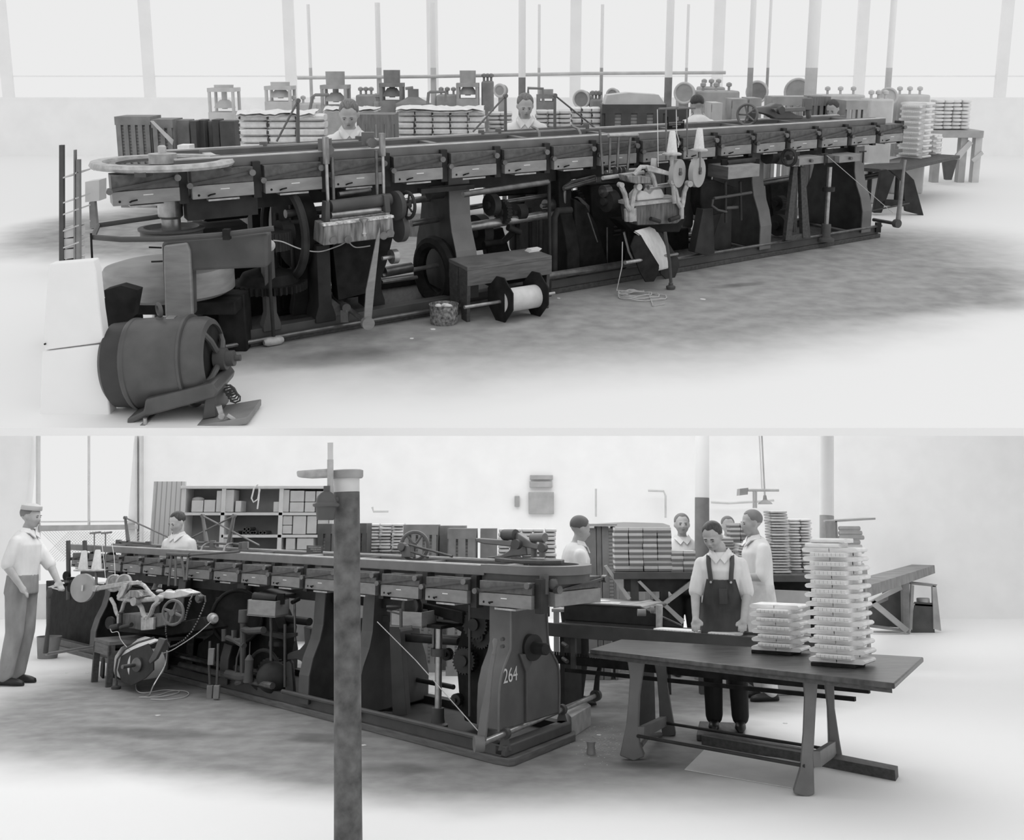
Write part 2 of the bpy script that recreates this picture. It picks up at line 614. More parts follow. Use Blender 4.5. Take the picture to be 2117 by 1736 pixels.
# upper back wall: pale piers, sill wall and lintel with open daylight between them
wy = 24.0
g = Geo().ab(-13, 15, wy, wy + 0.25, 0, 1.25)
pale_w = mat('pale_wall_paint', 0.92, 0.8, 0, 0.03, 2)
structure(U, 'wall_back_upper', g, pale_w)
structure(U, 'trim_1', Geo().ab(-13, 15, wy - 0.005, wy + 0.28, 1.25, 1.29), pale_w)
for i in range(9):
    x = -11.2 + i * 3.15
    structure(U, 'trim_%d' % (i + 3), Geo().ab(x - 0.12, x + 0.12, wy, wy + 0.1, 1.29, 3.9), white)
structure(U, 'trim_2', Geo().ab(-13, 15, wy + 0.05, wy + 0.12, 1.74, 1.77), pale_w)
# lower back wall
ly = 20.0
structure(L, 'wall_back_lower', Geo().ab(-7.05, 16, ly, ly + 0.25, 0, 7.0), white)
structure(L, 'wall_left_lower', Geo().ab(-14, -8.95, ly, ly + 0.25, 0, 7.0), white)

# ============================================================ UPPER HALL: THE LONG MACHINE
M = Mach(U, 'bookbinding_machine', 'long dark iron book covering machine in the upper hall, round conveyor end at its left', 'machine',
         (553, 712), (1820, 491), 15, 118)
LEN = M.len
g = M.blk(-0.2, LEN, 0, 1.15, 0.0, 0.05); M.part('sole_plate', g, wood_d, bevel=0.006)
g = M.blk(-0.15, LEN - 0.03, 0.02, 0.14, 0.05, 0.13); M.part('base_rail', g, iron3, bevel=0.004, label='grey iron base rail along the floor')
M.part('base_rail', M.blk(-0.15, LEN - 0.03, 1.0, 1.12, 0.05, 0.13), iron2, bevel=0.004)
M.part('base_pipe', Geo().tube([M.P(-0.45, -0.04, 0.05), M.P(0.2, -0.04, 0.06), M.P(2.2, -0.04, 0.06)], 0.018), shaft_m)
M.part('base_pipe', Geo().tube([M.P(3.8, 0.0, 0.15), M.P(LEN, 0.0, 0.15)], 0.018), shaft_m)
M.part('base_pipe', Geo().tube([M.P(2.55, 0.3, 0.2), M.P(2.5, 0.02, 0.19), M.P(2.7, -0.02, 0.19), M.P(4.3, -0.02, 0.19)], 0.036), shaft_m)
# track: two long beams, cross ties, light top rails
for t0, z in ((0.1, 1.375), (0.92, 1.375)):
    a0, a1 = (-0.62, LEN + 0.06)
    M.part('track_beam', M.blk(a0, a1, t0, t0 + 0.06, z, z + 0.068), rail_m, bevel=0.003)
    M.part('track_rail', M.blk(a0, a1, t0 + 0.005, t0 + 0.05, z + 0.068, z + 0.078), edge_m)
    M.part('inner_rail', M.blk(a0 + 0.3, a1, t0 + (0.17 if t0 < .5 else -0.13), t0 + (0.2 if t0 < .5 else -0.1), z + 0.03, z + 0.072), rail_m)
for k in range(9):
    a = -0.3 + k * 1.02
    M.part('track_tie', M.blk(a, a + 0.07, 0.16, 0.92, 1.39, 1.43), rail_m if k else edge_m)
M.part('girder', M.blk(-0.1, LEN - 0.1, 0.3, 0.42, 1.02, 1.16), iron2)
M.part('girder', M.blk(-0.5, LEN - 0.1, 0.8, 0.9, 1.02, 1.16), iron2)
M.part('girder', M.blk(-0.55, 0.0, 0.1, 0.3, 1.0, 1.17), iron2)
# seventeen clamp boxes
PITCH = (7.98 + 1.08) / 16
for k in range(17):
    clamp_box(M, -1.085 + k * PITCH, 0.475, 1, panel_m)
# far side boxes seen across the track as dark backs
for k in range(15):
    a = -0.5 + k * PITCH
    M.part('far_clamp_box', M.blk(a, a + 0.47, 0.98, 1.12, 1.17, 1.37), iron3)
# curved end of the track
cc = M.fz(337, 337, 1.41)
ax = V((0, 0, 1))
g = Geo().lathe(cc - ax * 0.03, ax, [(0.41, 0.01), (0.50, 0.01), (0.512, 0.03), (0.50, 0.055), (0.42, 0.055), (0.41, 0.03), (0.41, 0.01)], 48, False)
M.part('turning_ring', g, alum, label='pale round ring that turns the clamps at the left end')
g = Geo().lathe(cc - ax * 0.01, ax, [(0.37, 0), (0.37, 0.02), (0.33, 0.02), (0.33, 0)], 40, False)
M.part('inner_ring', g, rail_m)
M.part('hub_drum', Geo().lathe(cc - ax * 0.0, ax, [(0.1, 0), (0.1, 0.07), (0.03, 0.075), (0.03, 0.12), (0.02, 0.13)], 24), alum)
M.part('spider_arm', Geo().box(cc - ax * 0.03, (0.5, 0.04, 0.02)).box(cc - ax * 0.03, (0.04, 0.5, 0.02)), iron3)
# left end: king post, flanged pulley, drum guard, belt guard
kp = V((cc.x + 0.03, cc.y, 0))
M.part('king_post', Geo().lathe(kp, ax, [(0.2, 0.1), (0.18, 0.3), (0.075, 0.36), (0.07, 1.0), (0.09, 1.02), (0.09, 1.35)], 24), steel)
M.part('flanged_pulley', Geo().lathe(kp + ax * 0.86, ax, [(0.2, 0), (0.225, 0.01), (0.225, 0.05), (0.24, 0.06), (0.24, 0.075), (0.2, 0.08), (0.17, 0.05), (0.08, 0.05)], 36), iron3)
gc = V((kp.x + 0.62, kp.y + 0.35, 0.42))
M.part('bevel_gear', Geo().gear(gc, ax, 0.3, 0.06, 40, 0.03).lathe(gc, ax, [(0.24, 0.03), (0.2, 0.1), (0.08, 0.14), (0.06, 0.3)], 28), iron)
M.part('bevel_gear', Geo().gear(gc + ax * 0.36, (0, 0, 1), 0.2, 0.14, 36, 0.012), iron2)
pl = U.G(338, 560, 0.66)
dr = V((pl.x - 0.0, pl.y + 0.1, 0.58))
M.part('drum_guard', Geo().lathe(dr - ax * 0.1, ax, [(0.42, 0), (0.47, 0.03), (0.47, 0.15), (0.44, 0.2), (0.34, 0.23)], 48), drum_m, label='pale round sheet metal drum guard')
g = Geo().box(dr + V((0.0, 0.05, -0.2)), (0.5, 0.14, 0.05))
g.box((dr.x - 0.35, dr.y, 0.22), (0.11, 0.1, 0.22)).box((dr.x + 0.42, dr.y + 0.2, 0.22), (0.1, 0.1, 0.22))
M.part('drum_stand', g, iron, bevel=0.01)
yb = dr.y - 0.52
def pix(x, y, Y):
    return U.D(x, y, Y)
pts = [pix(x, y, yb) for x, y in ((333, 503), (345, 496), (553, 482), (553, 500), (553, 553), (395, 560), (397, 655), (340, 655))]
M.part('belt_guard', Geo().prism(pts, V((0, 0.14, 0))), iron3, bevel=0.02, label='folded sheet metal belt guard')
pts = [pix(x, y, yb - 0.03) for x, y in ((338, 508), (386, 502), (393, 520), (398, 655), (341, 655), (338, 560))]
M.part('belt_guard_face', Geo().prism(pts, V((0, 0.05, 0))), drum_m, bevel=0.012)
M.part('guard_hinge', Geo().tube([pix(308, 511, yb - .05), pix(334, 512, yb - .05)], 0.006).tube([pix(313, 541, yb - .05), pix(336, 540, yb - .05)], 0.006), iron)
M.part('handrail', Geo().tube([pix(332, 447, yb + 0.9), pix(203, 466, yb + 0.75), pix(192, 490, yb - 0.1), pix(250, 495, yb - 0.15), pix(345, 494, yb - 0.15), pix(460, 485, yb - .1),
                               pix(566, 472, yb)], 0.019), iron3)
M.part('rail_drop', Geo().tube([pix(188, 482, yb - 0.12), pix(192, 566, yb - 0.12)], 0.007), iron)
M.part('rail_clamp', Geo().box(pix(469, 484, yb - 0.1), (0.022, 0.03, 0.035)), iron)
# coiled switch disc and its post
sw = M.f(556, 507, -0.12)
M.part('switch_disc', Geo().lathe(sw, -M.w, [(0.045, 0), (0.045, 0.015), (0.03, 0.018), (0.03, 0.03), (0.012, 0.035)], 24), steel)
M.part('conduit', Geo().tube([M.f(557, 520, -0.1), M.f(559, 600, -0.1), M.f(566, 700, -0.05)], 0.014), iron2)
M.part('conduit_joint', Geo().lathe(M.f(553, 707, -0.06), M.u, [(0.02, -0.03), (0.035, 0), (0.035, 0.1), (0.02, 0.13)], 12), alum)
M.part('wire', Geo().tube(smooth([M.f(x, y, -0.1) for x, y in ((565, 497), (585, 500), (620, 514), (660, 520), (700, 508), (718, 500), (735, 511), (765, 508))]), 0.005, 6), cord_m)
# legs and posts under the left half
def post(px0, px1, ytop, t, z0=0.1, m=iron2, th=0.12, name='leg', flare=0.0):
    a0, _ = M.face(px0, ytop, t); a1, zt = M.face(px1, ytop, t)
    g = Geo().prism([M.P(a0 - flare, t, z0), M.P(a1 + flare, t, z0), M.P(a1 + flare, t, z0 + 0.05), M.P(a1, t, z0 + 0.14), M.P(a1, t, zt), M.P(a0, t, zt),
                     M.P(a0, t, z0 + 0.14), M.P(a0 - flare, t, z0 + 0.05)], M.w * th)
    return M.part(name, g, m, bevel=0.006)
post(543, 566, 500, 0.0, m=iron3, flare=0.03)
post(600, 632, 420, 0.35, m=iron2, flare=0.02)
post(654, 682, 505, 0.0, m=iron2, flare=0.03, th=0.3)
post(760, 786, 480, 0.2, m=iron2, flare=0.03, th=0.25)
post(576, 596, 430, 0.6, m=iron, th=0.3)
post(520, 545, 430, 0.9, m=iron, th=0.2)
post(700, 726, 460, 0.75, m=iron, th=0.2)
M.part('flywheel', Geo().torus(M.f(588, 480, 0.25), M.u, 0.36, 0.035, 36).disc(M.f(588, 480, 0.25), M.u, 0.1, 0.1), iron2)
M.part('flywheel', Geo().lathe(M.f(600, 470, 0.4), M.u, [(0.33, 0), (0.33, 0.09)], 36), iron)
M.part('pipe_elbow', Geo().lathe(M.f(420, 443, 0.55), M.u, [(0.05, 0), (0.062, 0.03), (0.062, 0.35), (0.05, 0.36)], 16), iron2)
M.part('tray', M.blk(-0.5, -0.05, 0.3, 0.7, 0.72, 0.90), iron)
for px, t, dv in ((((405, 556), (545, 545), (545, 668), (470, 690), (420, 690)), 0.75, 0.15), (((570, 440), (662, 430), (660, 640), (575, 655)), 0.62, 0.15), (((700, 470), (760, 462), (780, 520), (770, 610), (700, 620)), 0.55, 0.15),
                  (((1010, 380), (1130, 372), (1130, 400), (1010, 408)), 0.7, 0.1), (((1290, 490), (1425, 470), (1425, 545), (1300, 560)), 0.75, 0.1), (((1590, 370), (1640, 365), (1640, 470), (1600, 478)), 0.7, 0.1)):
    M.part('gear_housing', M.plate(px, t, t + dv), iron, bevel=0.02)
# back of the works: shafting in the dark between the frames
for (x0, y0, x1, y1, t, r, mm) in ((590, 442, 690, 432, 0.3, 0.035, shaft_m), (600, 460, 700, 452, 0.2, 0.02, iron2), (590, 560, 760, 545, 0.4, 0.02, shaft_m),
                                   (690, 545, 765, 538, 0.1, 0.018, shaft_m), (790, 570, 905, 548, 0.45, 0.02, steel), (795, 562, 850, 552, 0.45, 0.045, shaft_m),
                                   (790, 583, 862, 573, 0.5, 0.017, steel), (830, 417, 915, 407, 0.7, 0.03, steel), (850, 462, 905, 453, 0.45, 0.028, shaft_m),
                                   (957, 402, 1133, 376, -0.02, 0.026, shaft_m), (957, 431, 1160, 400, 0.45, 0.024, shaft_m), (957, 471, 1205, 432, 0.35, 0.042, steel),
                                   (1000, 378, 1050, 370, 0.5, 0.025, shaft_m), (1165, 390, 1230, 372, 0.2, 0.022, shaft_m),
                                   (1125, 562, 1190, 552, 0.5, 0.018, shaft_m), (1480, 460, 1580, 442, 0.9, 0.02, steel), (1560, 380, 1640, 367, 0.5, 0.04, shaft_m),
                                   (1400, 500, 1480, 486, 0.95, 0.018, steel), (1120, 548, 1180, 538, 0.9, 0.018, shaft_m), (1180, 470, 1280, 452, 0.5, 0.03, iron2)):
    M.part('shaft', M.rod((x0, y0, t), (x1, y1, t), r, None, 14), mm)
# bell shaped cross frames
def bell(a, th=0.13, m=iron3, x=0.0, name='cross_frame'):
    if m is iron3:
        g = Geo()
        P6 = BELL[:6]
        for (t0, z0), (t1, z1) in zip(P6, P6[1:]):
            g.hexa([M.P(a - 0.008, t0 - 0.012, z0), M.P(a + th + 0.008, t0 - 0.012, z0), M.P(a + th + 0.008, t0 + 0.004, z0), M.P(a - 0.008, t0 + 0.004, z0),
                    M.P(a - 0.008, t1 - 0.012, z1), M.P(a + th + 0.008, t1 - 0.012, z1), M.P(a + th + 0.008, t1 + 0.004, z1), M.P(a - 0.008, t1 + 0.004, z1)])
        M.part('frame_flange', g, rail_m, smooth=False)  # front edge lighter than the sides: specular light put into the colour
        m = iron2
    return M.part(name, M.sl(a, [(t * 1.0 + x, z) for t, z in BELL], th), m, bevel=0.012)
aF1 = M.face(948, 560, 0.0)[0]
bell(aF1, 0.2)
M.part('frame_boss', Geo().disc(M.f(912, 396, 0.3) - M.u * 0.06, M.u, 0.06, 0.14), iron2)
M.part('frame_arch', Geo().torus(M.f(900, 560, 0.35), M.u, 0.26, 0.06, 24), iron)
M.part('frame_cap', M.blk(aF1 - 0.35, aF1 + 0.2, 0.05, 0.14, 1.05, 1.09), iron2)
aF2 = M.face(1170, 520, 0.0)[0]
bell(aF2 + 0.05, 0.16, iron, 0.05)
aF3 = M.face(1572, 470, 0.0)[0]
bell(aF3, 0.17, iron3)
aF4 = M.face(1783, 440, 0.0)[0]
bell(aF4, 0.17, iron3)
aF5 = M.face(1345, 480, 0.0)[0]
bell(aF5, 0.1, iron, 0.1)
# collars, gears and cams on the main shaft
for (x, y, t, r, th, kind) in ((1017, 423, 0.25, 0.1, 0.07, 'c'), (1040, 438, 0.33, 0.115, 0.05, 'g'), (1075, 438, 0.35, 0.075, 0.09, 'c'), (1137, 424, 0.35, 0.06, 0.12, 'c'),
                               (1190, 420, 0.45, 0.13, 0.05, 'g'), (1212, 440, 0.5, 0.18, 0.05, 'c'), (1040, 452, 0.35, 0.05, 0.1, 'c'), (1260, 415, 0.0, 0.105, 0.1, 'c'),
                               (1252, 395, 0.02, 0.06, 0.08, 'c'), (990, 480, 0.6, 0.17, 0.1, 'c'), (1610, 465, 0.6, 0.13, 0.08, 'c'), (1612, 420, 0.5, 0.09, 0.1, 'g'),
                               (1200, 500, 0.6, 0.2, 0.08, 'c'), (1255, 470, 0.4, 0.16, 0.1, 'g')):
    p = M.f(x, y, t)
    g = Geo()
    (g.gear(p, M.u, r, th, 22) if kind == 'g' else g.disc(p, M.u, r, th))
    g.disc(p, M.u, r * 0.35, th * 1.8)
    M.part('gear' if kind == 'g' else 'collar', g, iron2 if r > 0.07 else shaft_m)
# levers and rods below
for (pts, t, r, mm) in ((((1070, 470), (1040, 500), (1000, 505)), 0.4, 0.03, iron), (((1050, 470), (1075, 480)), 0.3, 0.03, iron2),
                        (((1183, 455), (1225, 505), (1250, 525)), 0.3, 0.024, iron2), (((1135, 372), (1137, 560), (1137, 640)), -0.03, 0.016, iron2),
                        (((1117, 560), (1117, 450), (1122, 438), (1140, 436)), 0.35, 0.028, iron2), (((1145, 600), (1146, 450), (1152, 436), (1180, 434)), 0.1, 0.034, iron2),
                        (((1095, 430), (1097, 560)), 0.4, 0.02, iron), (((1068, 440), (1070, 560)), 0.4, 0.022, iron),
                        (((1166, 425), (1166, 385), (1180, 378), (1230, 366)), 0.25, 0.024, shaft_m), (((1290, 480), (1300, 520), (1312, 545)), 0.0, 0.012, cord_m),
                        (((1255, 470), (1255, 560)), 0.2, 0.01, shaft_m), (((1235, 500), (1215, 440)), -0.02, 0.008, shaft_m)):
    M.part('pipe', Geo().tube([M.f(x, y, t) for x, y in pts], r, 10), mm)
g = Geo().prism([M.f(x, y, 0.6) for x, y in ((998, 478), (1040, 470), (1055, 520), (1045, 560), (1015, 560), (1005, 510))], M.w * 0.12)
M.part('lever_bracket', g, iron, bevel=0.01)
g = Geo().prism([M.f(x, y, 0.15) for x, y in ((1188, 410), (1212, 425), (1238, 470), (1262, 560), (1180, 590), (1165, 540), (1190, 480))], M.w * 0.35)
M.part('gear_housing', g, iron, bevel=0.02)
g = Geo().prism([M.f(x, y, 0.25) for x, y in ((1222, 385), (1290, 380), (1300, 470), (1290, 560), (1230, 575))], M.w * 0.3)
M.part('gear_housing', g, iron, bevel=0.02)
g = Geo()
g.prism([M.f(x, y, 0.3) for x, y in ((1195, 410), (1200, 408), (1226, 432), (1262, 436), (1262, 442), (1220, 440))], M.w * 0.08)
M.part('bright_strap', g, steel)
# gluing station one, below the fourth and fifth box
H = Thing(U, 'gluing_unit', 'glue streaked metal gluing trough with rollers below the fourth box, left gluing head', 'gluing head', M.f(745, 500, -0.25), 'gluing heads of the upper machine')
g = Geo().prism([M.f(x, y, -0.3) for x, y in ((671, 466), (812, 448), (815, 490), (668, 508))], M.w * 0.3)
H.part('trough', g, glue_m, bevel=0.008)
H.part('trough_lip', Geo().prism([M.f(x, y, -0.31) for x, y in ((669, 463), (814, 445), (815, 450), (669, 468))], M.w * 0.06).prism(
    [M.f(x, y, -0.12) for x, y in ((680, 454), (806, 438), (806, 448), (680, 464))], M.w * 0.02), mat('glue_crust', 0.55, 0.6, 0, 0.7, 30))
H.part('roller', Geo().cyl(M.f(684, 445, -0.12), M.f(786, 433, -0.12), 0.024, None, 16), steel)
H.part('roller', Geo().cyl(M.f(682, 427, -0.1), M.f(806, 412, -0.1), 0.05, None, 20), iron3)
H.part('roller', Geo().cyl(M.f(700, 402, 0.0), M.f(765, 393, 0.0), 0.022, None, 16), shaft_m)
H.part('roller_bracket', Geo().prism([M.f(x, y, -0.18) for x, y in ((674, 418), (682, 418), (683, 462), (672, 464))], M.w * 0.12), iron3, bevel=0.004)
H.part('roller_bracket', Geo().prism([M.f(x, y, -0.18) for x, y in ((794, 404), (805, 403), (808, 438), (797, 440))], M.w * 0.12), iron3, bevel=0.004)
for x, y in ((690, 497), (720, 495)):
    H.part('tap', Geo().cyl(M.f(x, y, -0.3), M.f(x, y, -0.36), 0.026, 0.02, 12).disc(M.f(x, y, -0.36), M.w, 0.03, 0.012, 12), shaft_m)
for x, y in ((793, 487), (807, 482)):
    H.part('tap', Geo().cyl(M.f(x, y, -0.3), M.f(x, y, -0.36), 0.028, 0.022, 12).disc(M.f(x, y, -0.36), M.w, 0.032, 0.012, 12), shaft_m)
H.part('drain_funnel', Geo().lathe(M.f(753, 488, -0.36), ax, [(0.02, 0), (0.022, 0.02), (0.014, 0.03), (0.016, 0.1), (0.035, 0.125), (0.035, 0.135)], 14), steel)
H.part('pulley', Geo().disc(M.f(820, 425, -0.12), M.u, 0.12, 0.04, 28).disc(M.f(826, 470, -0.1), M.u, 0.12, 0.05, 28), iron3)
g = Geo().torus(M.f(843, 424, -0.2), M.u, 0.105, 0.014, 32)
for k in range(4):
    d = (M.w * math.cos(k * PI / 2 + 0.4) + ax * math.sin(k * PI / 2 + 0.4))
    g.cyl(M.f(843, 424, -0.2), M.f(843, 424, -0.2) + d * 0.105, 0.009, None, 8)
g.disc(M.f(843, 424, -0.2), M.u, 0.025, 0.05, 14)
H.part('hand_wheel', g, iron2)
H.part('undergear', Geo().prism([M.f(x, y, 0.0) for x, y in ((688, 505), (812, 490), (800, 540), (780, 600), (700, 620))], M.w * 0.18), iron)
H.part('crank', Geo().disc(M.f(814, 530, -0.15), M.u, 0.06, 0.05, 20).cyl(M.f(790, 534, -0.15), M.f(820, 529, -0.15), 0.018), steel)
# two uprights standing over the track
for (x, yt, yb2, t) in ((673, 283, 430, -0.08), (790, 275, 400, -0.08)):
    a, zt = M.face(x, yt, t)
    zb = M.face(x, yb2, t)[1]
    zm = zb + (zt - zb) * 0.62
    H.part('upright_post', M.blk(a - 0.022, a + 0.022, t - .02, t + .03, zm, zt), glue_m, bevel=0.004)
    H.part('upright_rod', Geo().cyl(M.P(a, t, zb), M.P(a, t, zm), 0.014), steel)
    a2 = M.face(x + (13 if x < 700 else -13), yt + 20, t)[0]
    H.part('side_rod', Geo().cyl(M.P(a2, t, zb - 0.02), M.P(a2, t, zm + 0.05), 0.013), shaft_m)
    H.part('pivot_bracket', Geo().cyl(M.P(a2, 0.0, zm + 0.1), M.P(a2, 0.16, zm + 0.1), 0.04, 0.03, 14).box(M.P(a2, 0.12, zm + 0.13), (0.05, 0.03, 0.05)), rail_m)
# long hand lever leaning at the floor
g = Geo().prism([M.f(x, y, -0.42) for x, y in ((778, 496), (786, 470), (785, 500), (775, 595), (768, 668), (752, 672), (757, 600))], M.w * 0.02)
hl = Thing(U, 'hand_lever', 'broad flat hand lever standing at the floor in front of the left gluing head', 'lever', M.f(760, 672, -0.42))
hl.part('handle_bar', g, drum_m, bevel=0.004)
hl.part('hub', Geo().disc(M.f(760, 668, -0.42), M.w, 0.05, 0.05, 20), drum_m)
hl.part('cross_shaft', Geo().cyl(M.f(758, 668, -0.4), M.f(676, 602, 0.3), 0.02), shaft_m)
hl.part('shaft_bearing', Geo().disc(M.f(714, 635, -0.1), M.w, 0.036, 0.07, 16).box(M.f(713, 652, -0.1), (0.03, 0.03, 0.05)), shaft_m)

# swing arms over the track (three rods with tripods) and round weights
def swing(x0, x1, yb2, apex, foot, lab):
    T = Thing(U, 'swing_arm', lab, 'swing arm', M.f(x0, yb2, 0.95), 'swing arms over the upper track')
    p0, p1 = M.f(x0, yb2, 0.95), M.f(x1, yb2 - 12, 0.95)
    T.part('rod', Geo().cyl(p0, p1, 0.011), rail_m)
    T.part('bearing', Geo().box(p0 - ax * 0.03, (0.03, 0.03, 0.06)).box(p1 - ax * 0.03, (0.03, 0.03, 0.06)), rail_m, bevel=0.005)
    pa = M.f(apex[0], apex[1], 0.95)
    m0 = M.f(apex[0], yb2 - 6, 0.95)
    T.part('mast', Geo().tube([m0, pa], [0.018, 0.013]), rail_m)
    T.part('stay', Geo().cyl(pa, M.f(foot[0], foot[1], 0.95), 0.009), rail_m)
    T.part('apex_pin', Geo().disc(pa, M.w, 0.02, 0.04, 12), rail_m)
    return T
swing(545, 742, 300, (616, 208), (572, 292), 'swing arm over the left end of the upper track, in front of the rolled bundles')
swing(995, 1210, 275, (1045, 198), (978, 272), 'swing arm in front of the second worker, stay leaning down to the left')
swing(1030, 1212, 272, (1147, 197), (1240, 272), 'swing arm right of the second worker, stay leaning down to the right')
g = Geo()
for x in (1100, 1185):
    g.tube([M.f(x, 262, 0.9), M.f(x + 10, 266, 0.7), M.f(x + 15, 275, 0.4), M.f(x + 16, 300, 0.3)], 0.012)
M.part('bent_rod', g, rail_m)

# gauze feeding and gluing head two, pale castings
H2 = Thing(U, 'gauze_feeder', 'pale cast gauze feeding head with white discs in front of the upper machine', 'gauze head', M.f(1350, 470, -0.3))
g = Geo().prism([M.f(x, y, -0.35) for x, y in ((1312, 424), (1412, 414), (1414, 450), (1400, 462), (1318, 466))], M.w * 0.28)
H2.part('glue_tank', g, mat('dark_glue_tank', 0.13, 0.5, 0, 0.4, 12, (3, 3, .6)), bevel=0.01)
H2.part('tank_rim', Geo().prism([M.f(x, y, -0.37) for x, y in ((1308, 420), (1415, 409), (1415, 415), (1308, 427))], M.w * 0.3), alum, bevel=0.004)
for dx in (0, 105):
    g = Geo()
    sc = 1.0 if dx == 0 else 0.9
    for pts in (((1284, 384), (1292, 402), (1296, 424), (1302, 434)), ((1316, 388), (1310, 402), (1307, 424), (1305, 434)), ((1304, 430), (1304, 458))):
        g.tube([M.f(x + dx, y - dx * 0.06, -0.38) for x, y in pts], [0.024] * len(pts))
    g.disc(M.f(1319 + dx, 386 - dx * .06, -0.4), M.w, 0.03, 0.06, 16)
    g.disc(M.f(1283 + dx, 382 - dx * .06, -0.4), M.w, 0.024, 0.06, 16)
    H2.part('yoke_bracket', g, alum, label='pale Y shaped yoke bracket')
H2.part('yoke_foot', Geo().prism([M.f(x, y, -0.37) for x, y in ((1294, 432), (1316, 430), (1317, 458), (1295, 459))], M.w * 0.04), alum, bevel=0.006)
H2.part('rocker_arm', Geo().prism([M.f(x, y, -0.4) for x, y in ((1338, 343), (1345, 342), (1392, 357), (1392, 365), (1340, 354))], M.w * 0.05), alum, bevel=0.008)
H2.part('rocker_arm', Geo().tube([M.f(x, y, -0.36) for x, y in ((1310, 362), (1325, 345), (1338, 345), (1350, 365), (1355, 385))], 0.022), alum)
H2.part('pan', Geo().prism([M.f(x, y, -0.42) for x, y in ((1298, 363), (1347, 366), (1343, 379), (1316, 380), (1302, 376))], M.w * 0.18), glue_m, bevel=0.006)
H2.part('gauze_pad', Geo().prism([M.f(x, y, -0.3) for x, y in ((1317, 404), (1326, 394), (1337, 396), (1345, 402), (1352, 391), (1368, 390), (1374, 403), (1372, 410), (1318, 416))], M.w * 0.16), cloth, bevel=0.01)
H2.part('roller', Geo().cyl(M.f(1246, 368, -0.15), M.f(1330, 356, -0.15), 0.02), alum)
H2.part('roller', Geo().cyl(M.f(1252, 356, -0.05), M.f(1322, 350, -0.05), 0.02), steel)
H2.part('roller', Geo().cyl(M.f(1340, 388, -0.3), M.f(1392, 380, -0.3), 0.022), steel)
for k, x in enumerate((1272, 1280, 1289)):
    H2.part('cam', Geo().disc(M.f(x, 352, -0.1), M.u, 0.035, 0.012, 18), shaft_m)
for x0, yt, x1, yb2 in ((1261, 285, 1260, 358), (1279, 283, 1276, 356), (1303, 284, 1297, 352), (1240, 268, 1246, 360)):
    H2.part('pull_rod', Geo().cyl(M.f(x0, yt, -0.06), M.f(x1, yb2, -0.1), 0.013), shaft_m)
H2.part('top_shaft', Geo().cyl(M.f(1258, 280, -0.06), M.f(1318, 279, -0.06), 0.018), steel)
for (x, y, t) in ((1400, 358, -0.38), (1441, 356, -0.38)):
    n = (M.w * 0.75 - M.u * 0.4).normalized()
    c0 = M.f(x, y, t)
    H2.part('gauze_disc', Geo().disc(c0, n, 0.145 if x > 1420 else 0.135, 0.05, 40), mat('disc_paint', 0.4, 0.6, 0, 0.1, 6), label='large pale disc of gauze tape')
    H2.part('disc_hub', Geo().disc(c0 - n * 0.03, n, 0.02, 0.03, 12).box(c0 - n * 0.035 + ax * 0.03, (0.012, 0.01, 0.02)), shaft_m)
H2.part('gauze_disc', Geo().disc(M.f(1352, 342, -0.25), (M.w * 0.6 - M.u * 0.6), 0.07, 0.05, 30), mat('disc_paint', 0.4), label='small pale disc of gauze tape')
H2.part('stand_post', Geo().cyl(M.f(1388, 322, -0.4), M.f(1394, 420, -0.4), 0.02), alum)
H2.part('stand_post', Geo().cyl(M.f(1446, 314, -0.4), M.f(1446, 345, -0.4), 0.014), shaft_m)
H2.part('wire_frame', Geo().tube([M.f(1362, 225, -0.2), M.f(1437, 223, -0.2)], 0.011).tube([M.f(1377, 226, -0.2), M.f(1377, 330, -0.2)], 0.009).tube(
    [M.f(1420, 224, -0.2), M.f(1421, 320, -0.2)], 0.008).tube([M.f(1400, 221, -0.2), M.f(1400, 226, -0.2)], 0.016), rail_m)
H2.part('thread', Geo().tube([M.f(1359, 226, -0.2), M.f(1361, 345, -0.3)], 0.0035, 5).tube([M.f(1398, 226, -0.2), M.f(1399, 275, -0.3), M.f(1404, 292, -0.3), M.f(1402, 305, -0.3)], 0.0035, 5), thread_m)
cone_spool(U, 'white thread cone on a pale plate, left one of the pair in the upper hall', M.f(1389, 320, -0.4), 0.052, 0.20, 0.092)
cone_spool(U, 'white thread cone on a pale plate, right one of the pair in the upper hall', M.f(1445, 312, -0.4), 0.052, 0.195, 0.085)
H2.part('underworks', Geo().prism([M.f(x, y, -0.2) for x, y in ((1290, 458), (1420, 446), (1405, 480), (1310, 480))], M.w * 0.3), iron, bevel=0.01)
H2.part('oil_lamp', Geo().cyl(M.f(1384, 455, -0.4), M.f(1404, 448, -0.4), 0.022), iron2)
H2.part('oil_lamp', Geo().cyl(M.f(1345, 452, -0.4), M.f(1364, 458, -0.4), 0.02), iron2)
# hanging gauze reel between two long flanges
R = Thing(U, 'gauze_reel', 'gauze web reel hanging between two long black eight sided flanges in the upper hall', 'reel', M.f(1350, 585, -0.5))
g = Geo().prism([M.f(x, y, -0.5) for x, y in ((1313, 487), (1325, 487), (1363, 548), (1361, 566), (1352, 582), (1335, 583), (1322, 560), (1304, 510))], M.w * 0.02)
R.part('flange', g, iron, bevel=0.003)
g = Geo().prism([M.f(x, y, -0.15) for x, y in ((1350, 466), (1364, 472), (1403, 535), (1405, 550), (1394, 578), (1380, 580), (1366, 566), (1360, 520))], M.w * 0.02)
R.part('flange', g, iron2, bevel=0.003)
g = Geo().hexa([M.f(1326, 487, -0.48), M.f(1345, 470, -0.2), M.f(1352, 476, -0.2), M.f(1330, 492, -0.46), M.f(1363, 548, -0.48), M.f(1380, 542, -0.2), M.f(1378, 560, -0.2), M.f(1362, 556, -0.46)])
g = Geo()
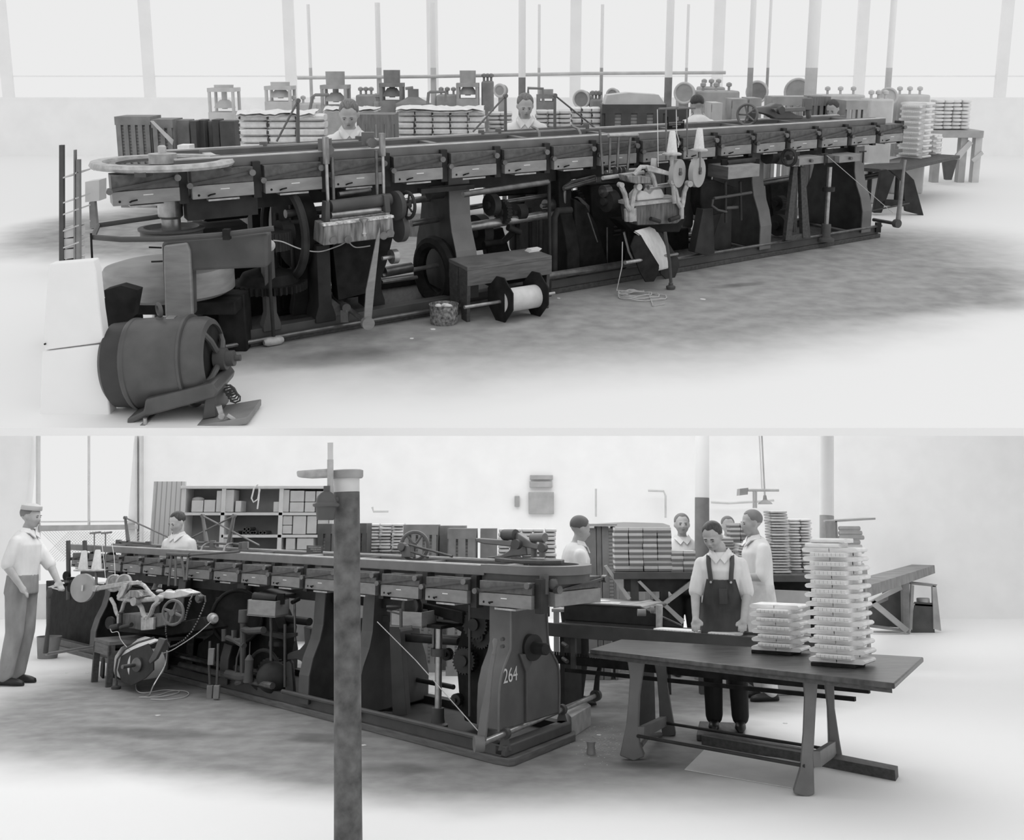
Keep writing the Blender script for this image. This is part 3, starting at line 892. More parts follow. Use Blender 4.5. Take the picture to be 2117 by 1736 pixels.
qs = [((1312, 477), (1345, 468)), ((1325, 486), (1356, 473)), ((1342, 516), (1372, 500)), ((1362, 547), (1384, 528)), ((1363, 557), (1383, 552))]
pa = [M.f(*q[0], -0.48) for q in qs]; pb = [M.f(*q[1], -0.18) for q in qs]
th = -M.u * 0.012 - ax * 0.01
n = len(qs)
g.add(pa + pb + [p + th for p in pa] + [p + th for p in pb],
      [(i, i + 1, n + i + 1, n + i) for i in range(n - 1)] + [(2 * n + i, 2 * n + i + 1, 3 * n + i + 1, 3 * n + i) for i in range(n - 1)])
R.part('gauze_web', g, cloth, label='white gauze web')
R.part('axle', Geo().cyl(M.f(1292, 543, -0.55), M.f(1322, 538, -0.5), 0.018).cyl(M.f(1322, 538, -0.5), M.f(1400, 525, -0.12), 0.016), steel)
R.part('hanger_arm', Geo().tube([M.f(1375, 480, -0.52), M.f(1384, 540, -0.52), M.f(1387, 583, -0.52)], 0.016), iron3)
R.part('pointed_weight', Geo().lathe(M.f(1387, 583, -0.52), -ax, [(0.012, 0), (0.022, 0.01), (0.022, 0.03), (0.045, 0.04), (0.045, 0.055), (0.012, 0.13), (0.006, 0.135)], 16), iron3)
# coil of cord on the floor
pts = []
c0 = U.G(1305, 612)
for k in range(60):
    t = k / 59 * 2 * PI * 3.2
    q = k / 59
    pts.append(c0 + V((math.cos(t) * (0.12 + 0.11 * q) + 0.10 * q, math.sin(t) * (0.09 + 0.08 * q) - 0.09 * q, 0.01 + 0.03 * (1 - q) + 0.008 * math.sin(5 * t))))
single(U, 'cord_coil', 'loose coil of pale cord on the floor under the gauze reel in the upper hall', 'cord',
       Geo().tube([M.f(1287, 500, -0.3), M.f(1286, 550, -0.4)] + [U.G(1275, 600, 0.05)] + pts + [U.G(1350, 632, 0.01), U.G(1374, 628, 0.01)], 0.0055, 6), cord_m, U.G(1305, 612))

# right half: twin leg stand with wood box and roller
B = Thing(U, 'roller_stand', 'dark twin legged iron stand carrying a pale wooden box and black roller, upper hall', 'machine stand', M.f(1480, 520, -0.05))
for xa, xb, xc, xd in ((1436, 1458, 1446, 1478), (1468, 1497, 1478, 1512)):
    B.part('leg', Geo().prism([M.f(x, y, -0.1 if xa < 1450 else 0.2) for x, y in ((xb - 4, 432), (xb + 16, 430), (xd, 524 if xa < 1450 else 516), (xc + 14, 528 if xa < 1450 else 519), (xa, 522 if xa < 1450 else 514))], M.w * 0.12), iron2, bevel=0.006)
B.part('head_casting', Geo().prism([M.f(x, y, -0.05) for x, y in ((1450, 378), (1478, 372), (1500, 380), (1535, 392), (1538, 405), (1500, 440), (1455, 450), (1448, 420))], M.w * 0.2), iron, bevel=0.015)
g = Geo()
a0, z0 = M.face(1505, 371, -0.25); a1, z1 = M.face(1571, 339, -0.25)
B.part('wooden_box', M.blk(a0, a1, -0.25, 0.1, z0 - 0.0, z1), panel_m, bevel=0.003, label='pale wooden box')
B.part('box_end', M.blk(a0 - 0.004, a0, -0.25, 0.1, z0, z1), wood, None)
B.part('black_roller', Geo().cyl(M.f(1501, 338, -0.08), M.f(1562, 331, -0.08), 0.032, None, 20), iron2)
B.part('roller_bracket', Geo().box(M.f(1497, 340, -0.1), (0.03, 0.03, 0.05)).box(M.f(1565, 334, -0.1), (0.02, 0.03, 0.03)), iron)
B.part('cross_rod', Geo().cyl(M.f(1476, 410, -0.15), M.f(1553, 398, -0.15), 0.016).cyl(M.f(1500, 430, -0.12), M.f(1530, 428, -0.12), 0.018), iron3)
B.part('curved_arm', Geo().tube([M.f(x, y, -0.18) for x, y in ((1474, 412), (1472, 425), (1484, 434), (1502, 438))], 0.012), iron3)
B.part('drop_rod', Geo().cyl(M.f(1530, 375, -0.15), M.f(1532, 455, -0.15), 0.014).cyl(M.f(1500, 375, -0.15), M.f(1500, 460, -0.15), 0.014), iron2)
# ladder stand with two boxes and silver column
Ld = Thing(U, 'wooden_trestle', 'narrow dark wooden trestle leg stand under the pair of small boxes, upper hall', 'trestle', M.f(1648, 500, -0.06))
for x0, x1, xt0, xt1 in ((1624, 1637, 1641, 1650), (1660, 1676, 1655, 1664)):
    Ld.part('leg', Geo().prism([M.f(x, y, -0.08) for x, y in ((x0, 497 if x0 < 1650 else 492), (x1, 498 if x0 < 1650 else 491), (xt1, 345), (xt0, 345))], M.w * 0.06), wood_d, bevel=0.003)
Ld.part('foot_rail', Geo().prism([M.f(x, y, -0.07) for x, y in ((1636, 497), (1662, 492), (1662, 482), (1636, 487))], M.w * 0.05), wood_d)
Ld.part('back_leg', Geo().prism([M.f(x, y, 0.2) for x, y in ((1640, 480), (1648, 480), (1648, 345), (1640, 345))], M.w * 0.05), wood_d)
for i, (x0, x1, yt, yb2) in enumerate(((1652, 1697, 322, 342), (1735, 1777, 317, 337))):
    T = Thing(U, 'glue_box', 'small pale glue box with tap on the upper machine, %s of the two' % ('left', 'right')[i], 'glue box', M.f(x0, yb2, -0.2), 'small glue boxes of the upper machine')
    a0, z0 = M.face(x0, yb2, -0.2); a1, z1 = M.face(x1, yt, -0.2)
    T.part('box_body', M.blk(a0, a1 + 0.08, -0.2, 0.08, z0, z1 - 0.01), panel_m, bevel=0.003)
    T.part('box_side', M.blk(a0 - 0.12, a0, -0.12, 0.12, z0, z1 - 0.01), wood, bevel=0.003)
    T.part('tap', Geo().disc(M.P((a0 + a1) / 2, -0.22, (z0 + z1) / 2), M.w, 0.018, 0.04, 12), shaft_m)
    T.part('wheel', Geo().disc(M.P(a0 + 0.05, 0.05, z1 + 0.03), M.w, 0.06, 0.05, 22), iron2)
    T.part('stem', Geo().cyl(M.P(a1 + 0.05, -0.22, z0 - 0.02), M.P(a1 + 0.05, -0.22, z1 + 0.02), 0.01).cyl(M.P(a1 - 0.02, -0.22, z1 + 0.02), M.P(a1 + 0.1, -0.22, z1 + 0.02), 0.008), iron2)
T = Thing(U, 'steel_column', 'bright steel column on a round bolted foot under the left glue box, upper hall', 'column', M.f(1707, 482, -0.05))
pc = M.f(1707, 484, -0.02); pc.z = 0.0
T.part('column_foot', Geo().lathe(pc + ax * 0.08, ax, [(0.1, 0), (0.1, 0.03), (0.055, 0.05), (0.055, 0.19), (0.05, 0.2)], 24), iron3)
T.part('shaft', Geo().lathe(pc, ax, [(0.026, 0.27), (0.026, 0.94)], 16), steel)
T.part('collar', Geo().lathe(pc + ax * 0.66, ax, [(0.07, 0), (0.07, 0.05)], 16), iron2)
M.part('hand_wheel', Geo().torus(M.f(1630, 325, -0.15), M.u, 0.09, 0.012).torus(M.f(1633, 325, -0.12), M.u, 0.09, 0.012).disc(M.f(1632, 325, -.13), M.u, 0.03, 0.05), iron2)
M.part('motor_casing', Geo().cyl(M.f(1585, 322, 0.1), M.f(1640, 318, 0.1), 0.09, None, 24), iron2)
# floor lever at the far right
T = Thing(U, 'floor_lever', 'tall thin foot lever with a round hub beside the right end of the upper machine', 'lever', M.f(1858, 470, -0.25))
T.part('handle_bar', Geo().tube([M.f(1856, 462, -0.3), M.f(1863, 400, -0.3), M.f(1869, 345, -0.3), M.f(1871, 330, -0.3)], [0.03, 0.024, 0.016, 0.02]), drum_m)
T.part('hub', Geo().disc(M.f(1854, 462, -0.3), M.w, 0.05, 0.06, 18), iron3)
T.part('cross_shaft', Geo().cyl(M.f(1852, 462, -0.28), M.f(1806, 454, 0.15), 0.022), shaft_m)
T.part('shaft_foot', Geo().box(M.f(1815, 470, 0.0), (0.03, 0.03, 0.06)), iron2)
T.part('stay_wire', Geo().tube([M.f(1846, 440, -0.3), M.f(1710, 322, -0.25)], 0.004, 5), cord_m)
# clamping press on top of the track
P_ = Thing(U, 'rounding_press', 'grey lever press with arched castings standing on the right half of the upper track', 'press', M.f(1620, 246, 0.5))
P_.part('arched_casting', Geo().prism([M.f(x, y, 0.5) for x, y in ((1565, 222), (1592, 219), (1604, 213), (1616, 214), (1626, 226), (1645, 236), (1662, 240), (1660, 246), (1604, 246), (1590, 238), (1566, 232))], M.w * 0.1), rail_m, bevel=0.01)
P_.part('lever_arm', Geo().prism([M.f(x, y, 0.42) for x, y in ((1600, 225), (1665, 221), (1666, 230), (1604, 232))], M.w * 0.06), rail_m, bevel=0.006)
P_.part('hub', Geo().disc(M.f(1614, 228, 0.4), M.w, 0.045, 0.05, 18), iron3)
P_.part('end_clamp', Geo().box(M.f(1669, 215, 0.5), (0.05, 0.05, 0.07)).cyl(M.f(1670, 226, 0.5), M.f(1672, 244, 0.5), 0.03), rail_m, bevel=0.008)
g = Geo().torus(M.f(1545, 237, 0.45), (M.u + M.w * 0.4), 0.115, 0.016, 32)
c0 = M.f(1545, 237, 0.45)
for k in range(5):
    d = (M.w.cross(ax) * 0 + (M.w * 0.9 - M.u * 0.35).normalized() * math.cos(k * 1.256) + ax * math.sin(k * 1.256))
    g.cyl(c0, c0 + d * 0.11, 0.01, None, 8)
P_.part('hand_wheel', g, rail_m)
P_.part('wheel_bracket', Geo().box(M.f(1556, 241, 0.5), (0.05, 0.05, 0.05)), iron3, bevel=0.01)
# label board with lettering
bp0, bp1 = M.f(1380, 267, 0.3), M.f(1415, 249, 0.3)
bd = Thing(U, 'notice_board', 'small black board with faint white lettering on the upper track, between the thread stand rods', 'notice board', bp0)
bu = M.u
w_ = (bp1 - bp0).dot(bu); h_ = bp1.z - bp0.z
bd.part('panel', Geo().hexa([bp0, bp0 + bu * w_, bp0 + bu * w_ + M.w * 0.01, bp0 + M.w * 0.01] + [p + ax * h_ for p in (bp0, bp0 + bu * w_, bp0 + bu * w_ + M.w * 0.01, bp0 + M.w * 0.01)]), iron)


def lettering(parent_thing, text, p, xdir, size, m, name='lettering', st=U):
    cu = bpy.data.curves.new(name, 'FONT')
    cu.body, cu.size, cu.extrude = text, size, 0.0008
    cu.align_x, cu.align_y = 'CENTER', 'CENTER'
    cu.materials.append(m)
    tmp = bpy.data.objects.new(name, cu)
    me = bpy.data.meshes.new_from_object(tmp)
    bpy.data.objects.remove(tmp)
    me.materials.clear()
    me.materials.append(m)
    o = bpy.data.objects.new(name, me)
    C.objects.link(o)
    o.parent = parent_thing.ob
    X = V(xdir).normalized(); Z = V((0, 0, 1)); N = X.cross(Z)
    R = Matrix((X, Z, N)).transposed().to_4x4()
    o.matrix_local = Matrix.Translation(V(p) - parent_thing.o) @ R
    return o


g = Geo()
for r, row in enumerate(((0.08, 0.92), (0.1, 0.8), (0.3, 0.6))):
    z = h_ * (0.8 - 0.27 * r)
    a = row[0]
    while a < row[1]:
        wd = random.uniform(0.03, 0.06)
        g.box(bp0 + bu * (w_ * a) + ax * z - M.w * 0.002, (0.004, 0.001, 0.006 if r else 0.009))
        a += wd
bd.part('faint_lettering', g, hazy_d, kind='stuff')
# ============================================================ UPPER HALL: FLOOR THINGS IN FRONT OF THE MACHINE
Z = V((0, 0, 1))


def slab_px(st, px, z, th, g=None):            # horizontal board seen through pixel corners, top at z
    g = g or Geo()
    return g.prism([st.G(x, y, z) for x, y in px], V((0, 0, -th)))


# wooden bench
bh = 0.44
T = Thing(U, 'wooden_bench', 'low dark wooden bench standing in front of the upper machine', 'bench', U.G(968, 667))
q = [U.G(968, 548, bh + .01), U.G(1141, 524, bh + .01), U.G(1100, 514, bh + .01), U.G(936, 533, bh + .01)]
A_ = U.G(969, 667); B_ = U.G(1137, 638)
q0 = [V((A_.x, A_.y, 0)), V((B_.x, B_.y, 0))]
e1 = (q0[1] - q0[0]); dv = (U.G(15, 118 + 300) * 0)
vd = M.w * 0.42
top = [q0[0] - e1 * 0.01, q0[1] + e1 * 0.02, q0[1] + e1 * 0.02 + vd, q0[0] - e1 * 0.01 + vd]
T.part('seat', Geo().hexa([p + Z * (bh - 0.0) for p in top] + [p + Z * (bh + 0.035) for p in top]), wood, bevel=0.004)
T.part('apron', Geo().hexa([p + Z * (bh - 0.13) for p in (top[0], top[1], top[1] + vd * .06, top[0] + vd * .06)] + [p + Z * bh for p in (top[0], top[1], top[1] + vd * .06, top[0] + vd * .06)]), wood, bevel=0.003)
T.part('apron', Geo().hexa([p + Z * (bh - 0.13) for p in (top[3] - vd * .06, top[2] - vd * .06, top[2], top[3])] + [p + Z * bh for p in (top[3] - vd * .06, top[2] - vd * .06, top[2], top[3])]), wood, bevel=0.003)
for k, s0 in ((0, 0.0), (1, 0.97)):
    for tt in (0.0, 0.52):
        b0 = top[0] + e1 * s0 + vd * tt
        w0 = e1.normalized() * 0.035
        w1 = vd * 0.48
        T.part('leg', Geo().hexa([b0 + w1 * (.12 if tt < .3 else .3), b0 + w0 + w1 * (.12 if tt < .3 else .3), b0 + w0 + w1 * (.7 if tt < .3 else .9), b0 + w1 * (.7 if tt < .3 else .9), b0 + Z * bh, b0 + w0 + Z * bh, b0 + w0 + w1 + Z * bh, b0 + w1 + Z * bh]), wood_d, bevel=0.003)
pb_ = U.G(1100, 519, bh + 0.035)
for k in range(3):
    g = Geo().box(pb_ + Z * (0.004 + 0.008 * k) + V((0.01 * k, 0.006 * k, 0)), (0.06, 0.045, 0.004), (M.u, M.w, Z))
    single(U, 'paper_slip', '%s of three thin paper slips lying on the right end of the low bench' % ('lowest', 'middle', 'topmost')[k], 'paper', g, paper, pb_, 'paper slips on the bench')
# second reel on the floor under the bench
T = Thing(U, 'gauze_reel', 'white cloth roll between two black flanges lying on the floor under the low bench', 'reel', U.G(1055, 660))
ra, rb = U.G(1035, 664), U.G(1088, 655)
rd = (rb - ra).normalized()
pn = rd.cross(Z).normalized()
def hexplate(c, ax_, w, h, th):
    a_ = ax_.cross(Z).normalized()
    pts = [(-0.35, -1), (0.35, -1), (1, -0.35), (1, 0.4), (0.3, 1), (-0.3, 1), (-1, 0.4), (-1, -0.35)]
    return Geo().prism([c + a_ * (x * w) + Z * (y * h) - ax_ * th / 2 for x, y in pts], ax_ * th)
T.part('flange', hexplate(ra + Z * 0.19, (rd * 0.97 + M.w * 0.1).normalized(), 0.16, 0.19, 0.012), iron)
T.part('flange', hexplate(rb + rd * 0.1 + Z * 0.19, (rd * 0.97 + M.w * 0.1).normalized(), 0.16, 0.19, 0.012), iron)
T.part('cloth_roll', Geo().cyl(ra + Z * 0.17, rb + rd * 0.1 + Z * 0.17, 0.1, None, 28), cloth)
T.part('axle', Geo().cyl(ra - rd * 0.36 + Z * 0.17, rb + rd * 0.3 + Z * 0.17, 0.015), steel)
T.part('floor_grate', Geo().box(rb + M.w * 0.35 + Z * 0.24, (0.22, 0.12, 0.012), (M.u, M.w, Z)), iron3)
# pail
pc = U.G(918, 668)
T = Thing(U, 'glue_pail', 'short oval glue spattered pail on the floor beside the bench leg', 'pail', pc)
T.part('pail_body', Geo().lathe(pc, Z, [(0.105, 0), (0.115, 0.02), (0.118, 0.16), (0.125, 0.165), (0.118, 0.165), (0.11, 0.12), (0.0, 0.12)], 28, False).lathe(pc, Z, [(0.105, 0.0), (0.105, 0.01)], 28), basket_m)
for k in range(6):
    single(U, 'rag', '%s of six pale crumpled rag lumps in the spattered pail' % nth(k).replace('top', 'first'), 'rag', Geo().ball(pc + V((random.uniform(-.06, .06), random.uniform(-.05, .05), 0.135 + random.uniform(0, .02))), (0.03, 0.025, 0.02), 8, 6), paper, pc, 'rags in the pail')
# paper scraps on the floor
for (st, pts, nm) in ((U, ((895, 681), (851, 700), (1453, 619), (1155, 617), (700, 652)), 'upper'), (L, ((137, 1391), (180, 1391), (1625, 1495), (326, 1479), (750, 1541), (1238, 1520)), 'lower')):
    for k, (x, y) in enumerate(pts):
        c = st.G(x, y)
        single(st, 'paper_scrap', 'tiny white paper scrap on the %s hall floor, %s from the left' % (nm, ('first', 'second', 'third', 'fourth', 'fifth', 'sixth')[sorted(p[0] for p in pts).index(x)]), 'paper scrap',
               Geo().prism([c + V((0.03 * math.cos(a) * random.uniform(.4, 1), 0.03 * math.sin(a) * random.uniform(.4, 1), 0.001)) for a in [i * 1.05 for i in range(6)]], Z * 0.004), paper, c, 'paper scraps')

# electric motor, front left
mb = U.G(330, 880)
yM = U.G(330, 880).y
def mp(x, y, dy=0.0):
    return U.D(x, y, yM + dy)
T = Thing(U, 'electric_motor', 'big round grey electric motor on a bed plate at the front left', 'motor', mb)
cL, cR = mp(282, 752, 0.36), mp(455, 722, 0.36)
axm = (cR - cL)
axm = V((axm.x, axm.y - 0.02, axm.z * 0.4)); Lm = axm.length; am = axm.normalized()
r0 = 0.285
T.part('motor_shell', Geo().lathe(cL, am, [(r0 * .9, -0.02), (r0, 0), (r0 * 1.02, 0.01), (r0 * 1.02, 0.03), (r0, 0.035), (r0, Lm * 0.66), (r0 * 1.03, Lm * 0.67), (r0 * 1.03, Lm * 0.70), (r0 * .98, Lm * .71), (r0 * .95, Lm * .71)], 56), motor_m)
T.part('end_bell', Geo().lathe(cL, am, [(r0 * .8, -0.15), (r0 * 0.93, -0.12), (r0 * 0.95, -0.02), (r0 * .95, 0)], 48), motor_d)
T.part('end_bell', Geo().lathe(cL, am, [(r0 * .96, Lm * .7), (r0 * 0.96, Lm * .86), (r0 * 0.9, Lm * .93), (r0 * .78, Lm * .95), (r0 * .78, Lm * .93), (r0 * .8, Lm * .86)], 48), motor_m)
T.part('dark_vent', Geo().disc(cL + am * Lm * 0.9, am, r0 * 0.78, 0.02, 40), iron)
g = Geo()
for k in range(4):
    a_, b_, c_ = g.frame(am)
    d = b_ * math.cos(k * PI / 2 + .5) + c_ * math.sin(k * PI / 2 + .5)
    g.tube([cL + am * (Lm * .9) + d * r0 * .85, cL + am * (Lm * .97) + d * r0 * .55, cL + am * (Lm * 1.0) + d * .05], 0.02)
T.part('spider', g, motor_m)
T.part('shaft_end', Geo().lathe(cL + am * Lm * .95, am, [(0.07, 0), (0.07, 0.07), (0.05, 0.075), (0.05, 0.12), (0.02, 0.125), (0.02, 0.16)], 20), iron3)
T.part('eye_bolt', Geo().torus(cL + am * Lm * 0.32 + Z * (r0 + 0.055), (am * .8 + V((0, 1, 0)) * .6), 0.036, 0.013, 20).lathe(cL + am * Lm * 0.32 + Z * (r0 - 0.02), Z, [(0.035, 0), (0.02, 0.03)], 12), iron3)
T.part('name_plate', Geo().box(cL + am * Lm * 0.46 + Z * (r0 + 0.002) , (0.026, 0.03, 0.004)), steel)
T.part('bolt_head', Geo().disc(mp(334, 762, 0.12), V((0, 1, 0)), 0.018, 0.03, 12), steel)
# feet and bed
g = Geo().prism([mp(x, y, 0.05) for x, y in ((262, 866), (296, 850), (300, 826), (438, 792), (450, 808), (446, 822), (300, 862), (262, 880))], V((0, 0.42, 0)))
T.part('motor_foot', g, motor_m, bevel=0.012)
T.part('bed_plate', Geo().prism([mp(405, 880), mp(513, 862), mp(513, 876), mp(460, 888), mp(405, 893)], V((0, 0.35, 0))), hazy_d, bevel=0.006)
T.part('bed_plate', Geo().prism([mp(240, 888), mp(300, 878), mp(300, 890), mp(240, 899)], V((0, 0.4, 0))), hazy_d, bevel=0.006)
T.part('slide_bolt', Geo().cyl(mp(452, 838), mp(458, 858), 0.018, 0.016).ball(mp(458, 860), 0.024), steel)
T.part('foot_bolt', Geo().cyl(mp(300, 878, .02), mp(300, 864, .02), 0.012), steel)
T.part('foot_bolt', Geo().cyl(mp(486, 868, .02), mp(470, 858, .02), 0.014), steel)
T.part('support_leg', Geo().prism([mp(418, 868, .1), mp(448, 862, .1), mp(444, 815, .1), mp(424, 818, .1)], V((0, 0.3, 0))), motor_m, bevel=0.008)
T.part('coil_spring', Geo().tube([mp(470 + 3 * k / 6 + 12 * math.cos(k), 800 + 22 * k / 30 + 8 * math.sin(k), 0.3) for k in range(36)], 0.006, 6), iron3)
T.part('belt_box', Geo().prism([mp(x, y, 0.7) for x, y in ((225, 680), (275, 655), (285, 600), (250, 590), (215, 600))], V((0, 0.1, 0))), iron)
# white cabinet left of the motor (pale masked block)
T = Thing(U, 'white_cabinet', 'plain white cabinet at the left of the electric motor', 'cabinet', U.D(150, 890, 6.5))
def wp(x, y, Y=6.3):
    return U.D(x, y, Y)
T.part('cabinet_body', Geo().prism([wp(86, 727), wp(216, 711), wp(230, 890), wp(80, 890)], V((0, 0.12, 0))), white, bevel=0.01)
T.part('sloping_lid', Geo().prism([wp(100, 546), wp(192, 538), wp(198, 560), wp(206, 640), wp(216, 708), wp(92, 724), wp(90, 690)], V((0, 0.1, 0))), mat('white_lid', 0.86, 0.8, 0, 0.02), bevel=0.008)
T.part('dark_screw', Geo().disc(wp(93, 711, 6.29), V((0, 1, 0)), 0.006, 0.01, 8), iron)
# narrow rack at the left edge
T = Thing(U, 'shelf_rack', 'narrow shelf rack with dark posts at the left edge of the upper hall', 'rack', U.D(145, 560, 10.6))
def rp(x, y, Y=10.6):
    return U.D(x, y, Y)
for x0, x1, yt, mm in ((122, 131, 300, iron3), (152, 156, 310, hazy_d), (157, 165, 330, hazy_d)):
    T.part('rack_post', Geo().prism([rp(x0, 565), rp(x1, 565), rp(x1 - 1, yt), rp(x0, yt)], V((0, 0.05, 0))), mm)
for y in (360, 412, 436, 470, 505):
    T.part('shelf_board', Geo().prism([rp(130, y + 6), rp(163, y - 6), rp(163, y - 3), rp(130, y + 9)], V((0, 0.3, 0))), hazy_l)
for k, y in enumerate((476, 498, 520, 542)):
    c = [rp(132, y + 16, 10.62), rp(160, y + 12, 10.62), rp(160, y - 6, 10.62), rp(132, y - 4, 10.62)]
    single(U, 'pale_box', 'pale box in the narrow left rack, %s from the top' % nth(k).replace('top', 'first'), 'box', Geo().prism(c, V((0, 0.2, 0))), hazy_l, c[0], 'boxes in the left rack')
T = Thing(U, 'work_stool', 'pale work stool with clutter behind the left end of the upper machine', 'stool', U.G(190, 470))
T.part('seat_box', Geo().prism([U.D(x, y, 13.6) for x, y in ((176, 376), (205, 372), (205, 415), (176, 418))], V((0, 0.25, 0))), pale)
T.part('leg', Geo().prism([U.D(x, y, 13.6) for x, y in ((184, 418), (195, 416), (200, 470), (186, 471))], V((0, 0.08, 0))), hazy_d)

# ============================================================ UPPER HALL: BACKGROUND
def front(st, x0, x1, yt, Y, yb=None, z0=0.0):   # extents of something whose front face is at distance Y
    a, b = st.D(x0, yt, Y), st.D(x1, yt, Y)
    if yb is not None:
        z0 = st.D((x0 + x1) / 2, yb, Y).z
    return a.x, b.x, z0, (a.z + b.z) / 2


def bundle_mesh(w, h, d):
    g = Geo()
    n = 12
    vs, fs = [], []
    for k in range(7):
        q = -1 + k / 3
        e = 1 - 0.14 * abs(q) ** 5
        for i in range(n):
            t = 2 * PI * i / n + PI / n
            cy, cz = math.cos(t), math.sin(t)
            sy, sz = abs(cy) ** 0.55 * (1 if cy > 0 else -1), abs(cz) ** 0.6 * (1 if cz > 0 else -1)
            vs.append(V((q * w / 2 * 0.99, d / 2 * sy * e, h / 2 + h / 2 * 1.0 * sz * e)))
    for k in range(6):
        for i in range(n):
            j = (i + 1) % n
            fs.append((k * n + i, k * n + j, (k + 1) * n + j, (k + 1) * n + i))
    fs.append(tuple(reversed(range(n))))
    fs.append(tuple(range(6 * n, 7 * n)))
    return g.add(vs, fs)


def make_bundle(st, w, h, d, label, m):
    T = Thing(st, 'paper_bundle', label, 'bundle', (0, 0, 0), 'bundles')
    T.part('wrapped_bundle', bundle_mesh(w, h, d), m)
    T.part('strap', Geo().ab(-w / 2 * 1.02, -w / 2 * .88, -d / 2 * .9, d / 2 * .6, h * .3, h * .72), iron3 if m is paper else (hazy if m is card else hazy_l))
    return T.ob


FIRST = ['first'] + ORD[1:]


def pile(st, x0, x1, yt, yb, Y, cols, rows, where, m, zfloor=0.0, full=True, jit=0.01):
    X0, X1, z0, z1 = front(st, x0, x1, yt, Y, yb)
    h = (z1 - z0) / rows
    w = (X1 - X0) / cols
    n = rows
    src = make_bundle(st, w * 0.96, h, 0.34, 'x', m)
    first = True
    grp = 'tied bundles %s' % where
    for c in range(cols):
        for r in range(n):
            loc = (X0 + w * (c + 0.5) + random.uniform(-jit, jit), Y + 0.2 + random.uniform(-.02, .02), z1 - h * (r + 1))
            lab = 'bundle %s, %s%s' % (where, 'topmost' if r == 0 else '%s down' % nth(r), '' if cols == 1 else ', %s column' % FIRST[c])
            if first:
                src.matrix_world = st.M @ Matrix.Translation(loc)
                src['label'] = lab; src['group'] = grp
                first = False
            else:
                dup(src, st, loc, 0, lab, grp)
    return X0, X1, z0, z1


# low plank stands under the piles
def plinth_stand(st, x0, x1, Y, z0, lab, m=crate_m, d=0.45, legs=4, name='plank_stand'):
    T = Thing(st, name, lab, 'stand', (x0, Y, 0))
    T.part('top_board', Geo().ab(x0 - 0.03, x1 + 0.03, Y, Y + d, z0 - 0.05, z0), m)
    for k in range(legs):
        x = x0 + (x1 - x0) * k / (legs - 1)
        T.part('leg', Geo().ab(x - 0.03, x + 0.03, Y + 0.03, Y + d - 0.03, 0, z0 - 0.05), m)
    return T


X0, X1, z0, z1 = pile(U, 488, 668, 236, 328, 13.6, 3, 6, 'behind the first worker', paper)
plinth_stand(U, X0, X1, 13.6, z0, 'plank stand under the rolled bundles behind the first worker')
X0, X1, z0, z1 = pile(U, 818, 1003, 228, 318, 14.2, 5, 7, 'between the first and second workers', paper)
plinth_stand(U, X0, X1, 14.2, z0, 'plank stand under the bundles between the first and second workers')
X0, X1, z0, z1 = pile(U, 1008, 1060, 232, 300, 14.6, 2, 8, 'left of the second worker', card)
plinth_stand(U, X0, X1, 14.6, z0, 'plank stand under the small bundles left of the second worker')
X0, X1, z0, z1 = pile(U, 1108, 1182, 228, 290, 14.6, 3, 7, 'right of the second worker', card)
plinth_stand(U, X0, X1, 14.6, z0, 'plank stand under the small bundles right of the second worker')
X0, X1, z0, z1 = pile(U, 1182, 1245, 222, 290, 14.9, 3, 6, 'beside the big slatted crate', paper)
plinth_stand(U, X0, X1, 14.9, z0, 'plank stand under the bundles beside the big slatted crate')
X0, X1, z0, z1 = pile(U, 1938, 2012, 206, 268, 18.9, 4, 8, 'on the plank table', mat('faded_paper', 0.8, .8, 0, .04))
# soft cover sheets on the piles
for i, (x0, x1, y, Y) in enumerate(((488, 650, 232, 13.6), (818, 1000, 223, 14.2), (668, 780, 224, 15.5))):
    a, b, _, zt = front(U, x0, x1, y + 3, Y)
    g = Geo()
    n = 16
    vs, fs = [], []
    for k in range(n + 1):
        for j in range(5):
            vs.append(V((a + (b - a) * k / n, Y - 0.02 + j * 0.12, zt + 0.01 + 0.035 * random.random() - 0.03 * (j == 0))))
    vs2 = [p - Z * 0.03 for p in vs]
    N_ = len(vs)
    for k in range(n):
        for j in range(4):
            i0 = k * 5 + j
            fs.append((i0, i0 + 5, i0 + 6, i0 + 1)); fs.append((N_ + i0 + 1, N_ + i0 + 6, N_ + i0 + 5, N_ + i0))
    g.add(vs + vs2, fs)
    single(U, 'cover_sheet', ('crumpled pale sheet over the pile behind the first worker', 'crumpled pale sheet over the pile between the workers', 'crumpled pale sheet at the back right of the first worker')[i], 'sheet', g, paper, (a, Y, zt - .02))


def crate(st, x0, x1, yt, Y, slats, lab, m=crate_m, yb=None, d=0.5, sw=0.45, filled=None, top=True, name='slatted_crate'):
    X0, X1, z0, z1 = front(st, x0, x1, yt, Y, yb)
    T = Thing(st, name, lab, 'crate', (X0, Y, z0))
    w = (X1 - X0)
    if top:
        T.part('top_rail', Geo().ab(X0, X1, Y, Y + 0.04, z1 - 0.1, z1), m)
        T.part('top_board', Geo().ab(X0, X1, Y, Y + d, z1, z1 + 0.02), m)
    T.part('bottom_rail', Geo().ab(X0, X1, Y, Y + 0.04, z0, z0 + 0.1), m)
    for k in range(slats):
        c = X0 + w * (k + 0.5) / slats
        hw = w / slats * sw
        T.part('slat', Geo().ab(c - hw, c + hw, Y + 0.001, Y + 0.03, z0, z1 - 0.002), m)
    for c in (X0 + 0.02, X1 - 0.02):
        T.part('corner_post', Geo().ab(c - 0.02, c + 0.02, Y + 0.04, Y + d, z0, z1), m)
    if filled:
        T.part('packed_sheets', Geo().ab(X0 + 0.05, X1 - 0.05, Y + 0.06, Y + d - 0.03, z0 + 0.02, z1 - 0.1), filled)
    return T


